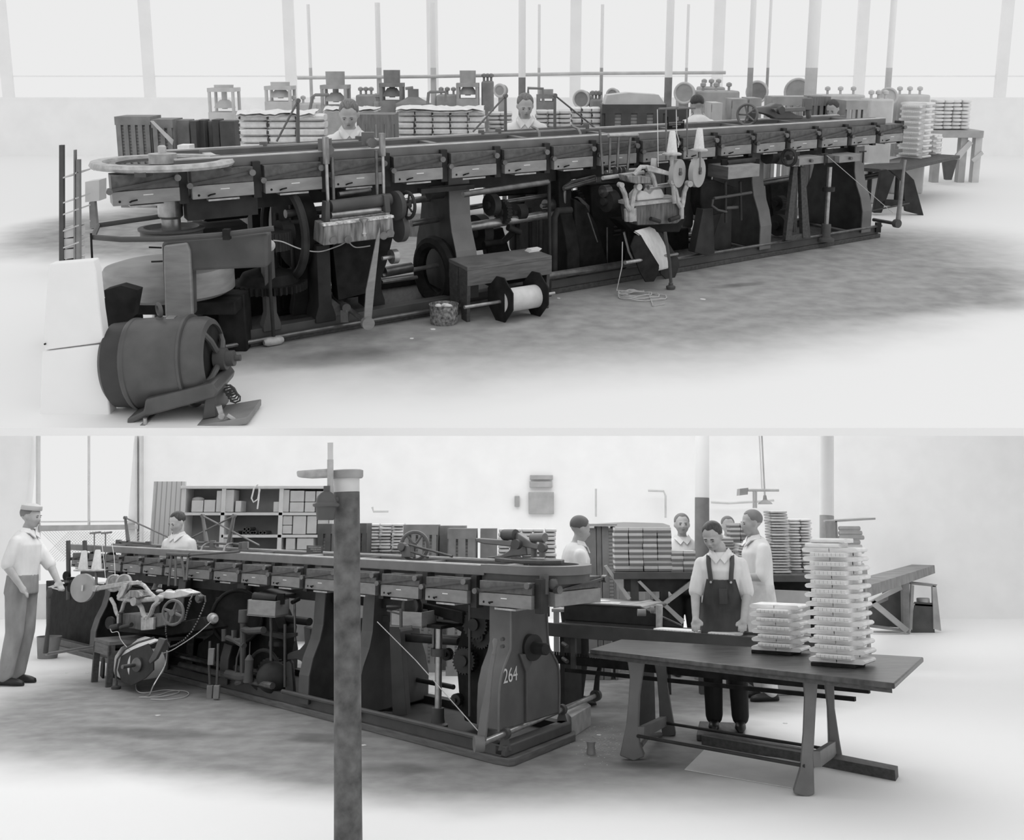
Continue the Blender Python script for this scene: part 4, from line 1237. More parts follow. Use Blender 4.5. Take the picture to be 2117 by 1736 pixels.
sheets_m = band_mat('stacked_sheets', 0.5, 0.26, 2, 22, 0.35)
hz1 = hazy_d; hz2 = hazy
crate(U, 236, 310, 244, 15.6, 5, 'slatted crate of stacked sheets at the far left of the upper hall', hazy_d, filled=sheets_m, sw=0.3)
crate(U, 312, 356, 250, 15.5, 3, 'slatted crate with a diagonal brace left of the dark door panels', hazy_d, filled=sheets_m, sw=0.3)
T = single(U, 'leaning_board', 'grey board leaning diagonally on the left slatted crate', 'board', Geo().prism([U.D(x, y, 15.4) for x, y in ((310, 250), (316, 250), (358, 290), (356, 300))], V((0, .03, 0))), hazy_l, U.D(312, 250, 15.4))
for i, (x0, x1, yt, Y, mm) in enumerate(((356, 390, 248, 15.7, hazy_d), (392, 404, 250, 15.6, iron3), (405, 422, 248, 15.8, iron3), (424, 436, 250, 16.0, crate_m), (437, 452, 247, 15.8, iron3), (453, 484, 250, 15.7, iron3))):
    X0, X1, z0, z1 = front(U, x0, x1, yt, Y)
    single(U, 'standing_board', 'upright dark wooden panel behind the round conveyor end, %s from the left' % ('first', 'second', 'third', 'fourth', 'fifth', 'sixth')[i], 'panel', Geo().ab(X0, X1, Y, Y + 0.3, 0, z1), mm, (X0, Y, 0), 'standing panels', bevel=0.01)
X0, X1, z0, z1 = front(U, 366, 391, 300, 11.6)
single(U, 'white_carton', 'small white carton behind the round conveyor end', 'carton', Geo().ab(X0, X1, 11.6, 11.8, 1.02, z1), paper, (X0, 11.6, 1.02), bevel=0.005)
plinth_stand(U, X0 - .2, X1 + .5, 11.6, 1.02, 'low stand under the small white carton')
crate(U, 737, 815, 240, 13.2, 4, 'grey wooden slatted crate at the right shoulder of the first worker', crate_m, sw=0.42, filled=None)
crate(U, 1245, 1378, 219, 14.6, 4, 'big dark slatted crate filled with rolled bundles, cover sheet on top', iron3, sw=0.3, filled=sheets_m)
X0, X1, z0, z1 = front(U, 1252, 1372, 196, 14.6)
single(U, 'cover_sheet', 'large pale sheet draped over the big dark slatted crate', 'sheet',
       Geo().prism([U.D(x, y, 14.62) for x, y in ((1250, 216), (1256, 197), (1300, 192), (1362, 196), (1376, 216))], V((0, .45, 0))), hazy_l, U.D(1250, 216, 14.6))
crate(U, 1380, 1425, 226, 14.8, 2, 'dark crate behind the black lettered board', iron3, sw=0.42)
crate(U, 1472, 1494, 216, 14.2, 1, 'pale tall box just right of the third worker', hazy_l, sw=0.5)
for i, (x0, x1, yt) in enumerate(((1514, 1545, 208), (1549, 1575, 206))):
    crate(U, x0, x1, yt, 14.4 + .2 * i, 2, 'grey box behind the hand wheel of the press, %s one' % ('left', 'right')[i], hazy, sw=0.5)
crate(U, 1598, 1690, 203, 14.8, 7, 'pale slatted crate behind the rounding press', hazy, sw=0.27)
crate(U, 1682, 1718, 203, 14.5, 3, 'slatted crate left of the fourth worker', crate_m, sw=0.3)
crate(U, 1750, 1795, 211, 14.5, 4, 'slatted crate right of the fourth worker', hazy, sw=0.3)
crate(U, 1797, 1862, 228, 18.2, 7, 'low slatted crate left of the tall book stack', hazy_d, sw=0.3)
# floor mats of boards seen through the machine
single(U, 'floor_platform', 'low plank platform on the floor seen through the machine', 'platform', Geo().ab(U.G(830, 448).x, U.G(905, 448).x, 13.0, 14.0, 0, 0.14), crate_m, U.G(850, 455))


# far machinery: standing presses with top plate, bowl, spindle and four rods
def far_press(x, Y, w, yt, ybowl, yb, lab, m=hazy_d, bowl=hazy):
    c = U.D(x, yt, Y)
    sc = Y / F
    T = Thing(U, 'standing_press', lab, 'press', (c.x, Y, 0))
    z = lambda y: U.D(x, y, Y).z
    hw = w / 2 * sc
    T.part('top_plate', Geo().ab(c.x - hw, c.x + hw, Y, Y + hw * 2, z(ybowl + 8), z(ybowl)), m)
    T.part('cylinder', Geo().lathe((c.x, Y + hw, z(ybowl)), (0, 0, 1), [(hw * .7, 0), (hw * .72, z(yt) - z(ybowl))], 20), bowl)
    T.part('spindle', Geo().cyl((c.x, Y + hw, z(yb - 12)), (c.x, Y + hw, z(ybowl)), 0.05).lathe((c.x, Y + hw, z(yb - 14)), (0, 0, 1), [(hw * .8, 0), (hw * .7, 0.06), (0.08, 0.14)], 16), m)
    T.part('lower_plate', Geo().ab(c.x - hw, c.x + hw, Y, Y + hw * 2, z(yb), z(yb - 6)), m)
    for sx in (-1, 1):
        for dy in (0.03, hw * 2 - .03):
            T.part('rod', Geo().cyl((c.x + sx * (hw - .03), Y + dy, 0), (c.x + sx * (hw - .03), Y + dy, z(ybowl)), 0.03), m)
    T.part('base_block', Geo().ab(c.x - hw, c.x + hw, Y, Y + hw * 2, 0, z(yb)), m)


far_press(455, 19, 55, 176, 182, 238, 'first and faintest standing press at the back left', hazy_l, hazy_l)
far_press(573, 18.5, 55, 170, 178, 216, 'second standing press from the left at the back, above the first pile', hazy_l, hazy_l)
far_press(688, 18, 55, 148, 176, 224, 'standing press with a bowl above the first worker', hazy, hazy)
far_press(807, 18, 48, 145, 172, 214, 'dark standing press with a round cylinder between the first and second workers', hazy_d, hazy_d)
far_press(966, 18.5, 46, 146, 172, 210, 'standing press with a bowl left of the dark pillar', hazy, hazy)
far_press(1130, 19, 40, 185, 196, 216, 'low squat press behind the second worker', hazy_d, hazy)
# tall bell shaped iron beside the third press, discs and wheels
c = U.D(850, 212, 17.5)
single(U, 'bell_stove', 'dark bell shaped iron cylinder right of the dark standing press', 'cylinder', Geo().lathe((c.x, 17.9, 0), Z, [(0.3, 0), (0.3, U.D(850, 214, 17.9).z), (0.17, U.D(850, 206, 17.9).z), (0.09, U.D(850, 200, 17.9).z), (0.09, U.D(850, 184, 17.9).z)], 20), hazy_d, (c.x, 17.9, 0))
for i, (x, y, r, mm) in enumerate(((1204, 205, 17, hazy_d), (1268, 196, 12, hazy), (1416, 192, 20, hazy), (1566, 190, 21, hazy_d), (1650, 190, 26, hazy), (1036, 187, 12, hazy), (1836, 200, 17, hazy_l))):
    Y = 17.0
    c = U.D(x, y, Y)
    rr = r * Y / F
    T = Thing(U, 'flywheel', {1204: 'dark round belt wheel above the pile right of the second worker', 1268: 'small belt wheel just above the draped crate',
                                1416: 'grey wheel above the lettered board, beside a pillar', 1566: 'dark half wheel above the press hand wheel',
                                1650: 'large pale wheel above the rounding press', 1036: 'narrow upright wheel left of the dark pillar',
                                1836: 'faint wheel left above the tall book stack'}[x], 'wheel', (c.x, Y, 0), 'belt wheels at the back')
    T.part('rim', Geo().disc(c, (0.5, 1, 0), rr, 0.12, 28), mm)
    T.part('rim_edge', Geo().torus(c - V((0.02, 0.06, 0)), (0.5, 1, 0), rr, 0.02, 28), hazy_l)
    T.part('stand', Geo().ab(c.x - rr * .5, c.x + rr * .5, Y + 0.1, Y + 0.4, 0, c.z - rr * 0.2), mm)
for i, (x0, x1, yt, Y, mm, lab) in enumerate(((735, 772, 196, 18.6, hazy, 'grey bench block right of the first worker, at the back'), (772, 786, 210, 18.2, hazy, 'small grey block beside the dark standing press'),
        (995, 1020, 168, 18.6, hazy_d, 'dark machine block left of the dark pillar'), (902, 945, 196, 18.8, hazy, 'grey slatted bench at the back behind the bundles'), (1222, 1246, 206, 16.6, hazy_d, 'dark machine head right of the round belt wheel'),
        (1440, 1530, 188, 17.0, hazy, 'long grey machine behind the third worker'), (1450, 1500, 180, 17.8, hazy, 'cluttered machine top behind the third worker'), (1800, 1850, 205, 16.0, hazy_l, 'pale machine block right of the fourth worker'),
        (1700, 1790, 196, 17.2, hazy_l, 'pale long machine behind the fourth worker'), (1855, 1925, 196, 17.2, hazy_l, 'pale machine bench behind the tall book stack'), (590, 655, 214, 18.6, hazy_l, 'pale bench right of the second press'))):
    X0, X1, z0, z1 = front(U, x0, x1, yt, Y)
    T = Thing(U, 'far_machine', lab, 'machine', (X0, Y, 0))
    T.part('machine_bed', Geo().ab(X0, X1, Y, Y + 0.5, 0, z1), mm, bevel=0.03)
    for k in range(3):
        xx = X0 + (X1 - X0) * (0.2 + 0.3 * k)
        T.part('oil_cup', Geo().lathe((xx, Y + 0.2, z1), Z, [(0.02, 0), (0.02, 0.06), (0.045, 0.07), (0.045, 0.11), (0.015, 0.13)], 10), mm)
# pillars and pipes
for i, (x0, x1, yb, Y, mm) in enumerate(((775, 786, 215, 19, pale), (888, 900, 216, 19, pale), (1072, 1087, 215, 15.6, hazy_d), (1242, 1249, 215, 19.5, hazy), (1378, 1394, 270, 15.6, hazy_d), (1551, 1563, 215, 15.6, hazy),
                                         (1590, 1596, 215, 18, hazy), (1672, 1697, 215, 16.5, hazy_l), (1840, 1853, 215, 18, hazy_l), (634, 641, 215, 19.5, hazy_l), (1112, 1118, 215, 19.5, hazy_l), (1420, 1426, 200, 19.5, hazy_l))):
    X0, X1, z0, z1 = front(U, x0, x1, 30, Y)
    c = (X0 + X1) / 2
    T = Thing(U, 'iron_pillar', 'slim upright iron pillar at the back of the upper hall, %s from the left' % ('second', 'third', 'fourth', 'sixth', 'seventh', 'ninth', 'tenth', 'eleventh', 'twelfth', 'first', 'fifth', 'eighth')[i], 'pillar', (c, Y, 0), 'upper hall pillars')
    r = (X1 - X0) / 2
    zs = U.D(x0, 140 if i not in (2, 4) else 160, Y).z
    T.part('lower_shaft', Geo().lathe((c, Y, 0), Z, [(r * 1.2, 0), (r, 0.06), (r, zs)], 18), mm)
    T.part('upper_shaft', Geo().lathe((c, Y, zs), Z, [(r, 0), (r, 1.1)], 18), white)  # white upper length paints in the fade towards the top
single(U, 'overhead_pipe', 'thin long pale pipe running along the back of the upper hall', 'pipe', Geo().tube([U.D(615, 161, 18.9), U.D(900, 158, 18.9), U.D(1200, 152, 18.9), U.D(1500, 150, 18.9)], 0.03), hazy_l, U.D(615, 161, 18.9))
for i, pts in enumerate((((640, 230), (646, 200), (652, 196), (680, 196)), ((884, 215), (886, 192), (890, 190), (921, 190), (922, 210)), ((1092, 200), (1092, 182), (1122, 183), (1123, 212)), ((838, 183), (854, 181)))):
    single(U, 'bent_pipe', ('bent pipe left above the first worker', 'square bent pipe behind the middle bundles', 'bent pipe over the low press behind the second worker', 'short pipe beside the dark standing press')[i], 'pipe',
           Geo().tube([U.D(x, y, 17.6) for x, y in pts], 0.025), hazy_d, U.D(*pts[0], 17.6))

# ---------------------------------------------------------- books
def make_book(st, label='book block', w=0.24, d=0.16, h=0.032):
    """sewn book block without its case, origin under the middle, spine towards -y"""
    T = Thing(st, 'book_block', label, 'book', (0, 0, 0), 'book blocks')
    prof = [(-d / 2, 0), (-d / 2 - 0.005, h * .3), (-d / 2 - 0.005, h * .7), (-d / 2, h), (d / 2, h), (d / 2 + 0.012, h * .7), (d / 2 + 0.012, h * .3), (d / 2, 0)]
    g = Geo().prism([V((-w / 2, y, z)) for y, z in prof], V((w, 0, 0)))
    T.part('page_block', g, paper2)
    sp = [(-d / 2 + 0.002, 0.001), (-d / 2 - 0.007, h * .28), (-d / 2 - 0.007, h * .72), (-d / 2 + 0.002, h - .001), (-d / 2 + 0.01, h - 0.002), (-d / 2 + 0.01, 0.002)]
    T.part('sewn_spine', Geo().prism([V((-w / 2 + 0.004, y, z)) for y, z in sp], V((w - 0.008, 0, 0))), spine_m, label='spine with dark sewing tapes')
    return T.ob


def stack(st, c, yaw, levels, name, h=0.0335, w=0.24, d=0.16, scale=1.0, jit=0.006, src=None, extra=0):
    """levels of two books each, turned a quarter turn from level to level"""
    src = src or make_book(st, w=w, d=d, h=h * 0.96)
    first = [True]

    def put(loc, rz, lab):
        if first[0]:
            src.matrix_world = st.M @ Matrix.Translation(V(loc)) @ Matrix.Rotation(rz, 4, 'Z')
            src['label'] = lab; src['group'] = 'book blocks of ' + name
            first[0] = False
        else:
            dup(src, st, loc, rz, lab, 'book blocks of ' + name)
    X, Y = V((math.cos(yaw), math.sin(yaw), 0)), V((-math.sin(yaw), math.cos(yaw), 0))
    for k in range(levels):
        z = c[2] + k * h
        jx, jy = random.uniform(-jit, jit), random.uniform(-jit, jit)
        base = V((c[0] + jx, c[1] + jy, z))
        lev = nth(levels - 1 - k)
        if k % 2 == 1:                          # spines out to the front and back
            put(base - Y * (d / 2 + .002), yaw, 'book block with spine facing front, %s layer of %s' % (lev, name))
            put(base + Y * (d / 2 + .002), yaw + PI, 'rear book block with hidden spine, %s layer of %s' % (lev, name))
        else:                                   # fore edges out to left and right
            put(base - X * (d / 2 + .002), yaw - PI / 2 + PI, 'book block reaching out to the left, %s layer of %s' % (lev, name))
            put(base + X * (d / 2 + .002), yaw + PI / 2 + PI, 'book block reaching out to the right, %s layer of %s' % (lev, name))
    return src


# far right table with stacks (upper hall)
tz = 0.62
tA = [U.G(1768, 345, tz), U.G(1848, 352, tz), U.G(1985, 321, tz), U.G(1900, 316, tz)]
T = Thing(U, 'iron_leg_table', 'long dark table with cast iron A legs carrying the tall book stack, upper right', 'table', U.G(1880, 440))
T.part('table_top', Geo().prism(tA, V((0, 0, -0.05))), wood_d, bevel=0.005)
def a_leg(st, T, pts_px, z_plane_pt, dv, m, name='leg_frame'):
    T.part(name, Geo().prism([st.D(x, y, z_plane_pt) for x, y in pts_px], dv), m, bevel=0.006)
fl = U.G(1885, 445)
for pts in (((1806, 440), (1823, 440), (1850, 363), (1833, 350), (1822, 352)), ((1873, 437), (1910, 446), (1890, 372), (1868, 350), (1840, 352), (1866, 375)), ((1826, 413), (1873, 415), (1875, 427), (1818, 425))):
    a_leg(U, T, pts, fl.y, V((0, 0.09, 0)), iron2)
for pts in (((1955, 372), (1968, 372), (1980, 330), (1950, 330)), ((1882, 372), (1908, 374), (1908, 340), (1880, 345))):
    a_leg(U, T, pts, fl.y + 3.6, V((0, 0.09, 0)), iron3)
T.part('stretcher', Geo().tube([U.D(1800, 436, fl.y), U.D(1880, 420, fl.y)], 0.012), iron3)
c = U.G(1893, 326, tz)
bkU = make_book(U, w=0.3, d=0.2, h=0.039)
stack(U, (c.x, c.y + 0.1, tz), -0.8, 21, 'the tall upper hall stack', h=0.041, w=0.3, d=0.2, src=bkU)
c = U.G(1927, 322, tz)
stack(U, (c.x + 0.12, c.y + 0.4, tz), -0.8, 8, 'the low upper hall stack', h=0.04, w=0.22, d=0.13)
# conveyor bed at the right end of the upper machine
T = Thing(U, 'delivery_conveyor', 'low delivery conveyor with pale bed between the upper machine and the book table', 'conveyor', U.G(1800, 420))
T.part('pale_bed', Geo().prism([U.G(x, y, 0.62) for x, y in ((1772, 340), (1860, 336), (1866, 322), (1778, 325))], V((0, 0, -0.02))), pale)
T.part('side_board', Geo().prism([U.D(x, y, 16.2) for x, y in ((1778, 322), (1866, 315), (1866, 308), (1778, 314))], V((0, 0.03, 0))), hazy_d)
T.part('lower_bar', Geo().tube([U.D(1784, 370, 15.4), U.D(1860, 355, 16.2)], 0.025).tube([U.D(1784, 364, 15.4), U.D(1860, 350, 16.2)], 0.02), iron2)
T.part('leg', Geo().cyl(U.D(1800, 345, 15.6), V((U.D(1800, 345, 15.6).x, 15.6, 0)), 0.035), iron2)
T.part('leg', Geo().cyl(U.D(1858, 340, 16.4), V((U.D(1858, 340, 16.4).x, 16.4, 0)), 0.035), iron2)
# far right wooden trestle table with bundles
T = Thing(U, 'plank_table', 'pale wooden plank table with braced legs at the far right, bundles on top', 'table', U.G(1980, 368))
X0, X1, z0, z1 = front(U, 1928, 2032, 270, 18.8)
T.part('table_top', Geo().ab(X0, X1, 18.75, 19.9, z1 - 0.12, z1), hazy, bevel=0.005)
for x in (1942, 1996, 2026):
    a, b, _, _ = front(U, x - 7, x + 7, 270, 18.8)
    T.part('leg', Geo().ab(a, b, 18.8, 18.95, 0, z1 - 0.12), hazy_l if x > 2000 else hazy)
for pts in (((1976, 320), (1984, 330), (2012, 296), (2004, 290)), ((2008, 330), (2014, 336), (2034, 318), (2030, 312))):
    T.part('brace', Geo().prism([U.D(x, y, 18.78) for x, y in pts], V((0, .05, 0))), hazy_l)
# small parts on the upper floor behind: stray board
single(U, 'floor_board', 'thin board lying on the floor at the right of the third worker', 'board', Geo().prism([U.G(x, y, 0.02) for x, y in ((1425, 440), (1500, 470), (1495, 474), (1420, 447))], V((0, 0, -0.02))), iron2, U.G(1450, 450))
# ============================================================ LOWER HALL: THE SAME KIND OF MACHINE, DELIVERY END NEAR
N = Mach(L, 'bookbinding_machine', 'long dark iron book covering machine in the lower hall, end frame numbered 264', 'machine',
         (1042, 1585), (498, 1443), 2313, 1070)
LN = 9.9
g = Geo().prism([N.P(a, t, 0) for a, t in ((0.1, 0), (LN, 0), (LN, 1.2), (-0.0, 1.2), (-0.06, 1.1), (-0.06, 0.08), (-0.03, 0.03))], Z * 0.055)
N.part('sole_plate', g, wood, bevel=0.006)
N.part('base_rail', N.blk(0.05, LN, 0.03, 0.14, 0.055, 0.135), iron3, bevel=0.004)
N.part('base_rail', N.blk(0.05, LN, 1.02, 1.13, 0.055, 0.135), iron2, bevel=0.004)
N.part('end_rail', N.blk(0.0, 0.13, 0.03, 1.13, 0.055, 0.135), iron3, bevel=0.012)
N.part('drip_pan', N.blk(0.13, LN, 0.14, 1.02, 0.055, 0.07), iron2)
N.part('base_pipe', Geo().tube([N.P(0.25, -0.02, 0.165), N.P(3.2, -0.02, 0.165)], 0.02), iron3)
N.part('base_pipe', Geo().tube([N.P(3.35, -0.05, 0.2), N.P(5.4, -0.05, 0.2)], 0.032), shaft_m)
N.part('base_pipe', Geo().tube([N.P(3.6, 0.1, 0.25), N.P(6.0, 0.1, 0.25)], 0.032), shaft_m)
zt = 1.335
for t0 in (0.1, 0.92):
    N.part('track_beam', N.blk(-0.3 if t0 > .5 else 0.32, LN - 0.4, t0, t0 + 0.06, zt, zt + 0.075), rail_m, bevel=0.003)
    N.part('track_rail', N.blk(-0.1 if t0 > .5 else 0.32, LN - 0.4, t0 + 0.004, t0 + 0.05, zt + 0.075, zt + 0.086), edge_m)
N.part('inner_rail', N.blk(0.3, LN - 0.5, 0.28, 0.31, zt + 0.03, zt + 0.075), rail_m)
N.part('inner_rail', N.blk(0.3, LN - 0.5, 0.8, 0.83, zt + 0.03, zt + 0.075), rail_m)
for k in range(9):
    a = 0.35 + k * 1.06
    N.part('track_tie', N.blk(a, a + 0.08, 0.16, 0.92, zt + 0.02, zt + 0.065), rail_m if k % 3 else edge_m)
# rounded delivery end of the track
c0 = N.P(0.1, 0.55, zt + 0.04)
n = 14
def arc(r, z):
    pts = [N.P(0.36, 0.55 - r * 1.0, z)]
    for k in range(n + 1):
        q = -PI / 2 + PI * k / n
        pts.append(N.P(-0.08 - r * 1.0 * math.cos(q), 0.55 + r * math.sin(q), z))
    pts.append(N.P(0.36, 0.55 + r, z))
    return pts
def arcband(r0, r1, z0, z1):
    A0, B0, A1, B1 = arc(r0, z0), arc(r1, z0), arc(r0, z1), arc(r1, z1)
    m_ = len(A0)
    g = Geo()
    fs = []
    for i in range(m_ - 1):
        fs += [(i, i + 1, m_ + i + 1, m_ + i), (2 * m_ + i, 3 * m_ + i, 3 * m_ + i + 1, 2 * m_ + i + 1), (i, 2 * m_ + i, 2 * m_ + i + 1, i + 1), (m_ + i, m_ + i + 1, 3 * m_ + i + 1, 3 * m_ + i)]
    fs += [(0, m_, 3 * m_, 2 * m_), (m_ - 1, 3 * m_ - 1, 4 * m_ - 1, 2 * m_ - 1)]
    return g.add(A0 + B0 + A1 + B1, fs)
N.part('curved_beam', arcband(0.33, 0.45, zt + 0.02, zt + 0.085), rail_m, label='rounded delivery end of the track')
N.part('curved_beam', arcband(0.38, 0.43, zt - 0.045, zt + 0.02), iron3)
N.part('cover_plate', Geo().prism([N.P(a, t, zt + 0.09) for a, t in ((0.1, 0.3), (-0.2, 0.34), (-0.3, 0.5), (-0.22, 0.68), (0.2, 0.7), (0.5, 0.5))], Z * 0.03), iron3, bevel=0.006)
# clamp boxes
for i, sL in enumerate((0.3, 0.99, 1.63, 2.26, 2.89, 3.54, 4.17, 4.80, 5.45, 6.06, 6.68, 7.30, 7.92, 8.5, 9.1)):
    w = 0.6 if i == 0 else 0.545
    clamp_box(N, sL - w, w, -1, panel2_m, 0.0, 1.12, 1.305)
# box turned round the delivery end: face towards the table
eb = Geo().prism([N.fx(x, y, -0.42) for x, y in ((1148, 1224), (1242, 1215), (1242, 1244), (1148, 1255))], N.u * 0.2)
bx = N.part('clamp_box', eb, panel_m, bevel=0.004, label='paler clamp box at the rounded end')
N.part('clamp_plate', Geo().prism([N.fx(x, y, -0.41) for x, y in ((1148, 1223), (1242, 1213), (1242, 1190), (1148, 1196))], N.u * 0.18), plate_m, bx, bevel=0.003)
N.part('lever_arm', Geo().prism([N.fx(x, y, -0.44) for x, y in ((1152, 1220), (1250, 1193), (1250, 1198), (1152, 1225))], N.u * 0.02), iron3, bx)
N.part('knob', Geo().disc(N.fx(1153, 1219, -0.44), N.u, 0.03, 0.05, 12).disc(N.fx(1251, 1196, -0.44), N.u, 0.03, 0.05, 12), shaft_m, bx)
N.part('corner_spindle', Geo().cyl(N.fx(1125, 1228, -0.35), N.fx(1125, 1190, -0.35), 0.035, None, 16), iron3)
N.part('corner_knuckle', Geo().ball(N.fx(1143, 1207, -0.4), 0.04), iron3)
N.part('girder', N.blk(0.1, LN - .5, 0.3, 0.42, 0.98, 1.1), iron2)
N.part('girder', N.blk(0.1, LN - .5, 0.8, 0.9, 0.98, 1.1), iron2)
for k in range(15):
    a = 0.2 + k * 0.62
    N.part('far_clamp_box', N.blk(a, a + 0.5, 0.99, 1.13, 1.14, zt - .01), iron3)
# end frame with its number
out = [(1056, 1247), (1056, 1330), (1052, 1352), (1040, 1385), (1033, 1420), (1031, 1470), (1031, 1512), (1156, 1474), (1157, 1420), (1154, 1376), (1143, 1352), (1134, 1330), (1130, 1247)]
fr = N.part('end_frame', Geo().prism([N.fx(x, y, 0.05) for x, y in out], N.u * 0.26), mat('end_frame_paint', 0.11, 0.5, 0, 0.2, 4), bevel=0.012, label='bell shaped grey end frame with white number 264')
N.part('frame_rib', Geo().prism([N.fx(x, y, 0.02) for x, y in ((1076, 1352), (1106, 1350), (1092, 1390), (1091, 1493), (1089, 1494), (1089, 1390))], N.u * 0.04), mat('end_frame_paint', 0.1), fr, bevel=0.008)
for seg in (out[:7], out[7:]):
    N.part('frame_highlight', Geo().tube(smooth([N.fx(x, y, 0.045) for x, y in seg], 4), 0.009), rail_m, fr)  # lighter tube along the outline, an edge highlight built in as colour
bs = N.fx(1093, 1337, 0.05)
N.part('shaft_boss', Geo().lathe(bs, -N.u, [(0.1, 0), (0.1, 0.06), (0.085, 0.065), (0.045, 0.066), (0.045, 0.2), (0.035, 0.21)], 28), iron2, fr)
for x, y in ((1045, 1321), (1045, 1336)):
    N.part('bolt', Geo().disc(N.f(x - 6, y, 0.07), N.w, 0.014, 0.03, 8), iron3, fr)
lt = lettering(N, '264', N.fx(1055, 1396, 0.046) - N.u * 0.002, N.w, 0.15, mat('number_paint', 0.7), 'number_264', L)
# dark works inside, cross frames and stands
def bellL(a, th=0.13, m=iron3):
    g = Geo()
    P6 = [(t, z * .96) for t, z in BELL[:6]]
    for (t0, z0), (t1, z1) in zip(P6, P6[1:]):
        g.hexa([N.P(a - 0.008, t0 - 0.012, z0), N.P(a + th + 0.008, t0 - 0.012, z0), N.P(a + th + 0.008, t0 + 0.004, z0), N.P(a - 0.008, t0 + 0.004, z0),
                N.P(a - 0.008, t1 - 0.012, z1), N.P(a + th + 0.008, t1 - 0.012, z1), N.P(a + th + 0.008, t1 + 0.004, z1), N.P(a - 0.008, t1 + 0.004, z1)])
    N.part('frame_flange', g, iron3, smooth=False)  # front edge strip toned as a painted-in highlight
    return N.part('cross_frame', N.sl(a, [(t, z * 0.96) for t, z in BELL], th), m, bevel=0.012)
bellL(N.face(742, 1440, 0)[0], 0.16, iron3)
bellL(2.75, 0.16, iron2)
bellL(4.35, 0.16, iron2)
bellL(5.8, 0.16, iron)
bellL(8.0, 0.16, iron)
for pts, t, dv, mm in ((((957, 1290), (1015, 1270), (1028, 1330), (1000, 1420), (995, 1500), (960, 1490), (948, 1430), (942, 1350)), 0.45, 0.25, iron),
                       (((915, 1262), (1030, 1262), (1030, 1340), (985, 1345), (960, 1310), (915, 1285)), 0.6, 0.2, iron),
                       (((870, 1245), (955, 1265), (955, 1290), (868, 1262)), 0.25, 0.08, iron)):
    N.part('gear_housing', Geo().prism([N.f(x, y, t) for x, y in pts], N.w * dv), mm, bevel=0.012)
for x, y, t, r in ((997, 1315, 0.4, 0.1), (962, 1365, 0.35, 0.11), (945, 1446, 0.4, 0.05), (925, 1352, 0.5, 0.05), (985, 1290, 0.35, 0.12), (700, 1300, 0.5, 0.12), (670, 1340, 0.6, 0.14), (655, 1390, 0.6, 0.13)):
    p = N.f(x, y, t)
    N.part('gear', Geo().gear(p, N.w, r, 0.06, 24).disc(p, N.w, r * .4, 0.12), iron2)
N.part('upright_rod', Geo().cyl(N.f(971, 1250, 0.3), N.f(971, 1480, 0.3), 0.012), iron3)
for x0, y0, x1, y1, t, r, mm in ((835, 1318, 950, 1326, 0.6, 0.035, iron2), (835, 1312, 950, 1318, 0.8, 0.02, iron3), (848, 1402, 938, 1420, 0.9, 0.022, iron2), (640, 1395, 690, 1405, 0.9, 0.022, iron2),
                                 (655, 1312, 690, 1305, 0.4, 0.02, iron3), (640, 1340, 690, 1345, 0.4, 0.012, iron3), (560, 1275, 640, 1285, 0.5, 0.04, iron2)):
    N.part('shaft', N.rod((x0, y0, t), (x1, y1, t), r), mm)
N.part('cable', Geo().tube([N.f(780, 1285, -0.1), N.f(860, 1365, -0.12), N.f(988, 1510, -0.15)], 0.004, 5), cord_m)
# silver column
pc = N.f(905, 1508, 0.25); pc.z = 0.0
pc = L.G(905, 1505, 0.07)
T = Thing(L, 'steel_column', 'bright steel column on a bolted round foot under the right glue box, lower hall', 'column', pc)
T.part('column_foot', Geo().lathe(pc, ax, [(0.085, 0), (0.085, 0.03), (0.06, 0.045), (0.052, 0.09), (0.052, 0.16)], 26), iron3)
T.part('shaft', Geo().lathe(pc, ax, [(0.029, 0.16), (0.029, 0.82)], 20), steel)
T.part('collar', Geo().lathe(pc + ax * 0.57 - N.w * 0.0, ax, [(0.06, 0), (0.06, 0.06)], 18).box(pc + ax * 0.6 + N.u * 0.06, (0.03, 0.03, 0.03)), iron3)
T.part('guide_rod', Geo().cyl(pc + N.u * 0.075 + ax * 0.6, pc + N.u * 0.075 + ax * 0.82, 0.013), shaft_m)
T.part('table_plate', Geo().box(pc + ax * 0.83, (0.2, 0.2, 0.012), (N.u, N.w, Z)), iron)


def wbox(st, name, lab, grp, pf, pc_, pr, hpx, back=None, m=panel_m):
    """open wooden box seen at its corner: left top, corner top, right top pixels, height in pixels"""
    Yc = pc_[2]
    p0, p1, p2 = st.D(pf[0], pf[1], pf[2]), st.D(pc_[0], pc_[1], pc_[2]), st.D(pr[0], pr[1], pr[2])
    h = hpx * Yc / F
    for p in (p0, p2):
        p.z = p1.z
    p3 = p0 + p2 - p1
    T = Thing(st, name, lab, 'box', p1 - Z * h, grp)
    def wall(a, b, nm, inward):
        T.part(nm, Geo().hexa([a - Z * h, b - Z * h, b - Z * h + inward, a - Z * h + inward, a, b, b + inward, a + inward]), m, bevel=0.003)
    i1 = (p2 - p1).normalized() * 0.018
    i2 = (p0 - p1).normalized() * 0.018
    wall(p0, p1, 'front_board', i1)
    wall(p1 + i1, p2, 'side_board', i2)
    wall(p3, p2, 'back_board', -i1)
    wall(p0, p3, 'side_board', -i2)
    T.part('bottom_board', Geo().hexa([p - Z * h for p in (p0, p1, p2, p3)] + [p - Z * (h - 0.015) for p in (p0, p1, p2, p3)]), m)
    return T, (p0, p1, p2, p3)


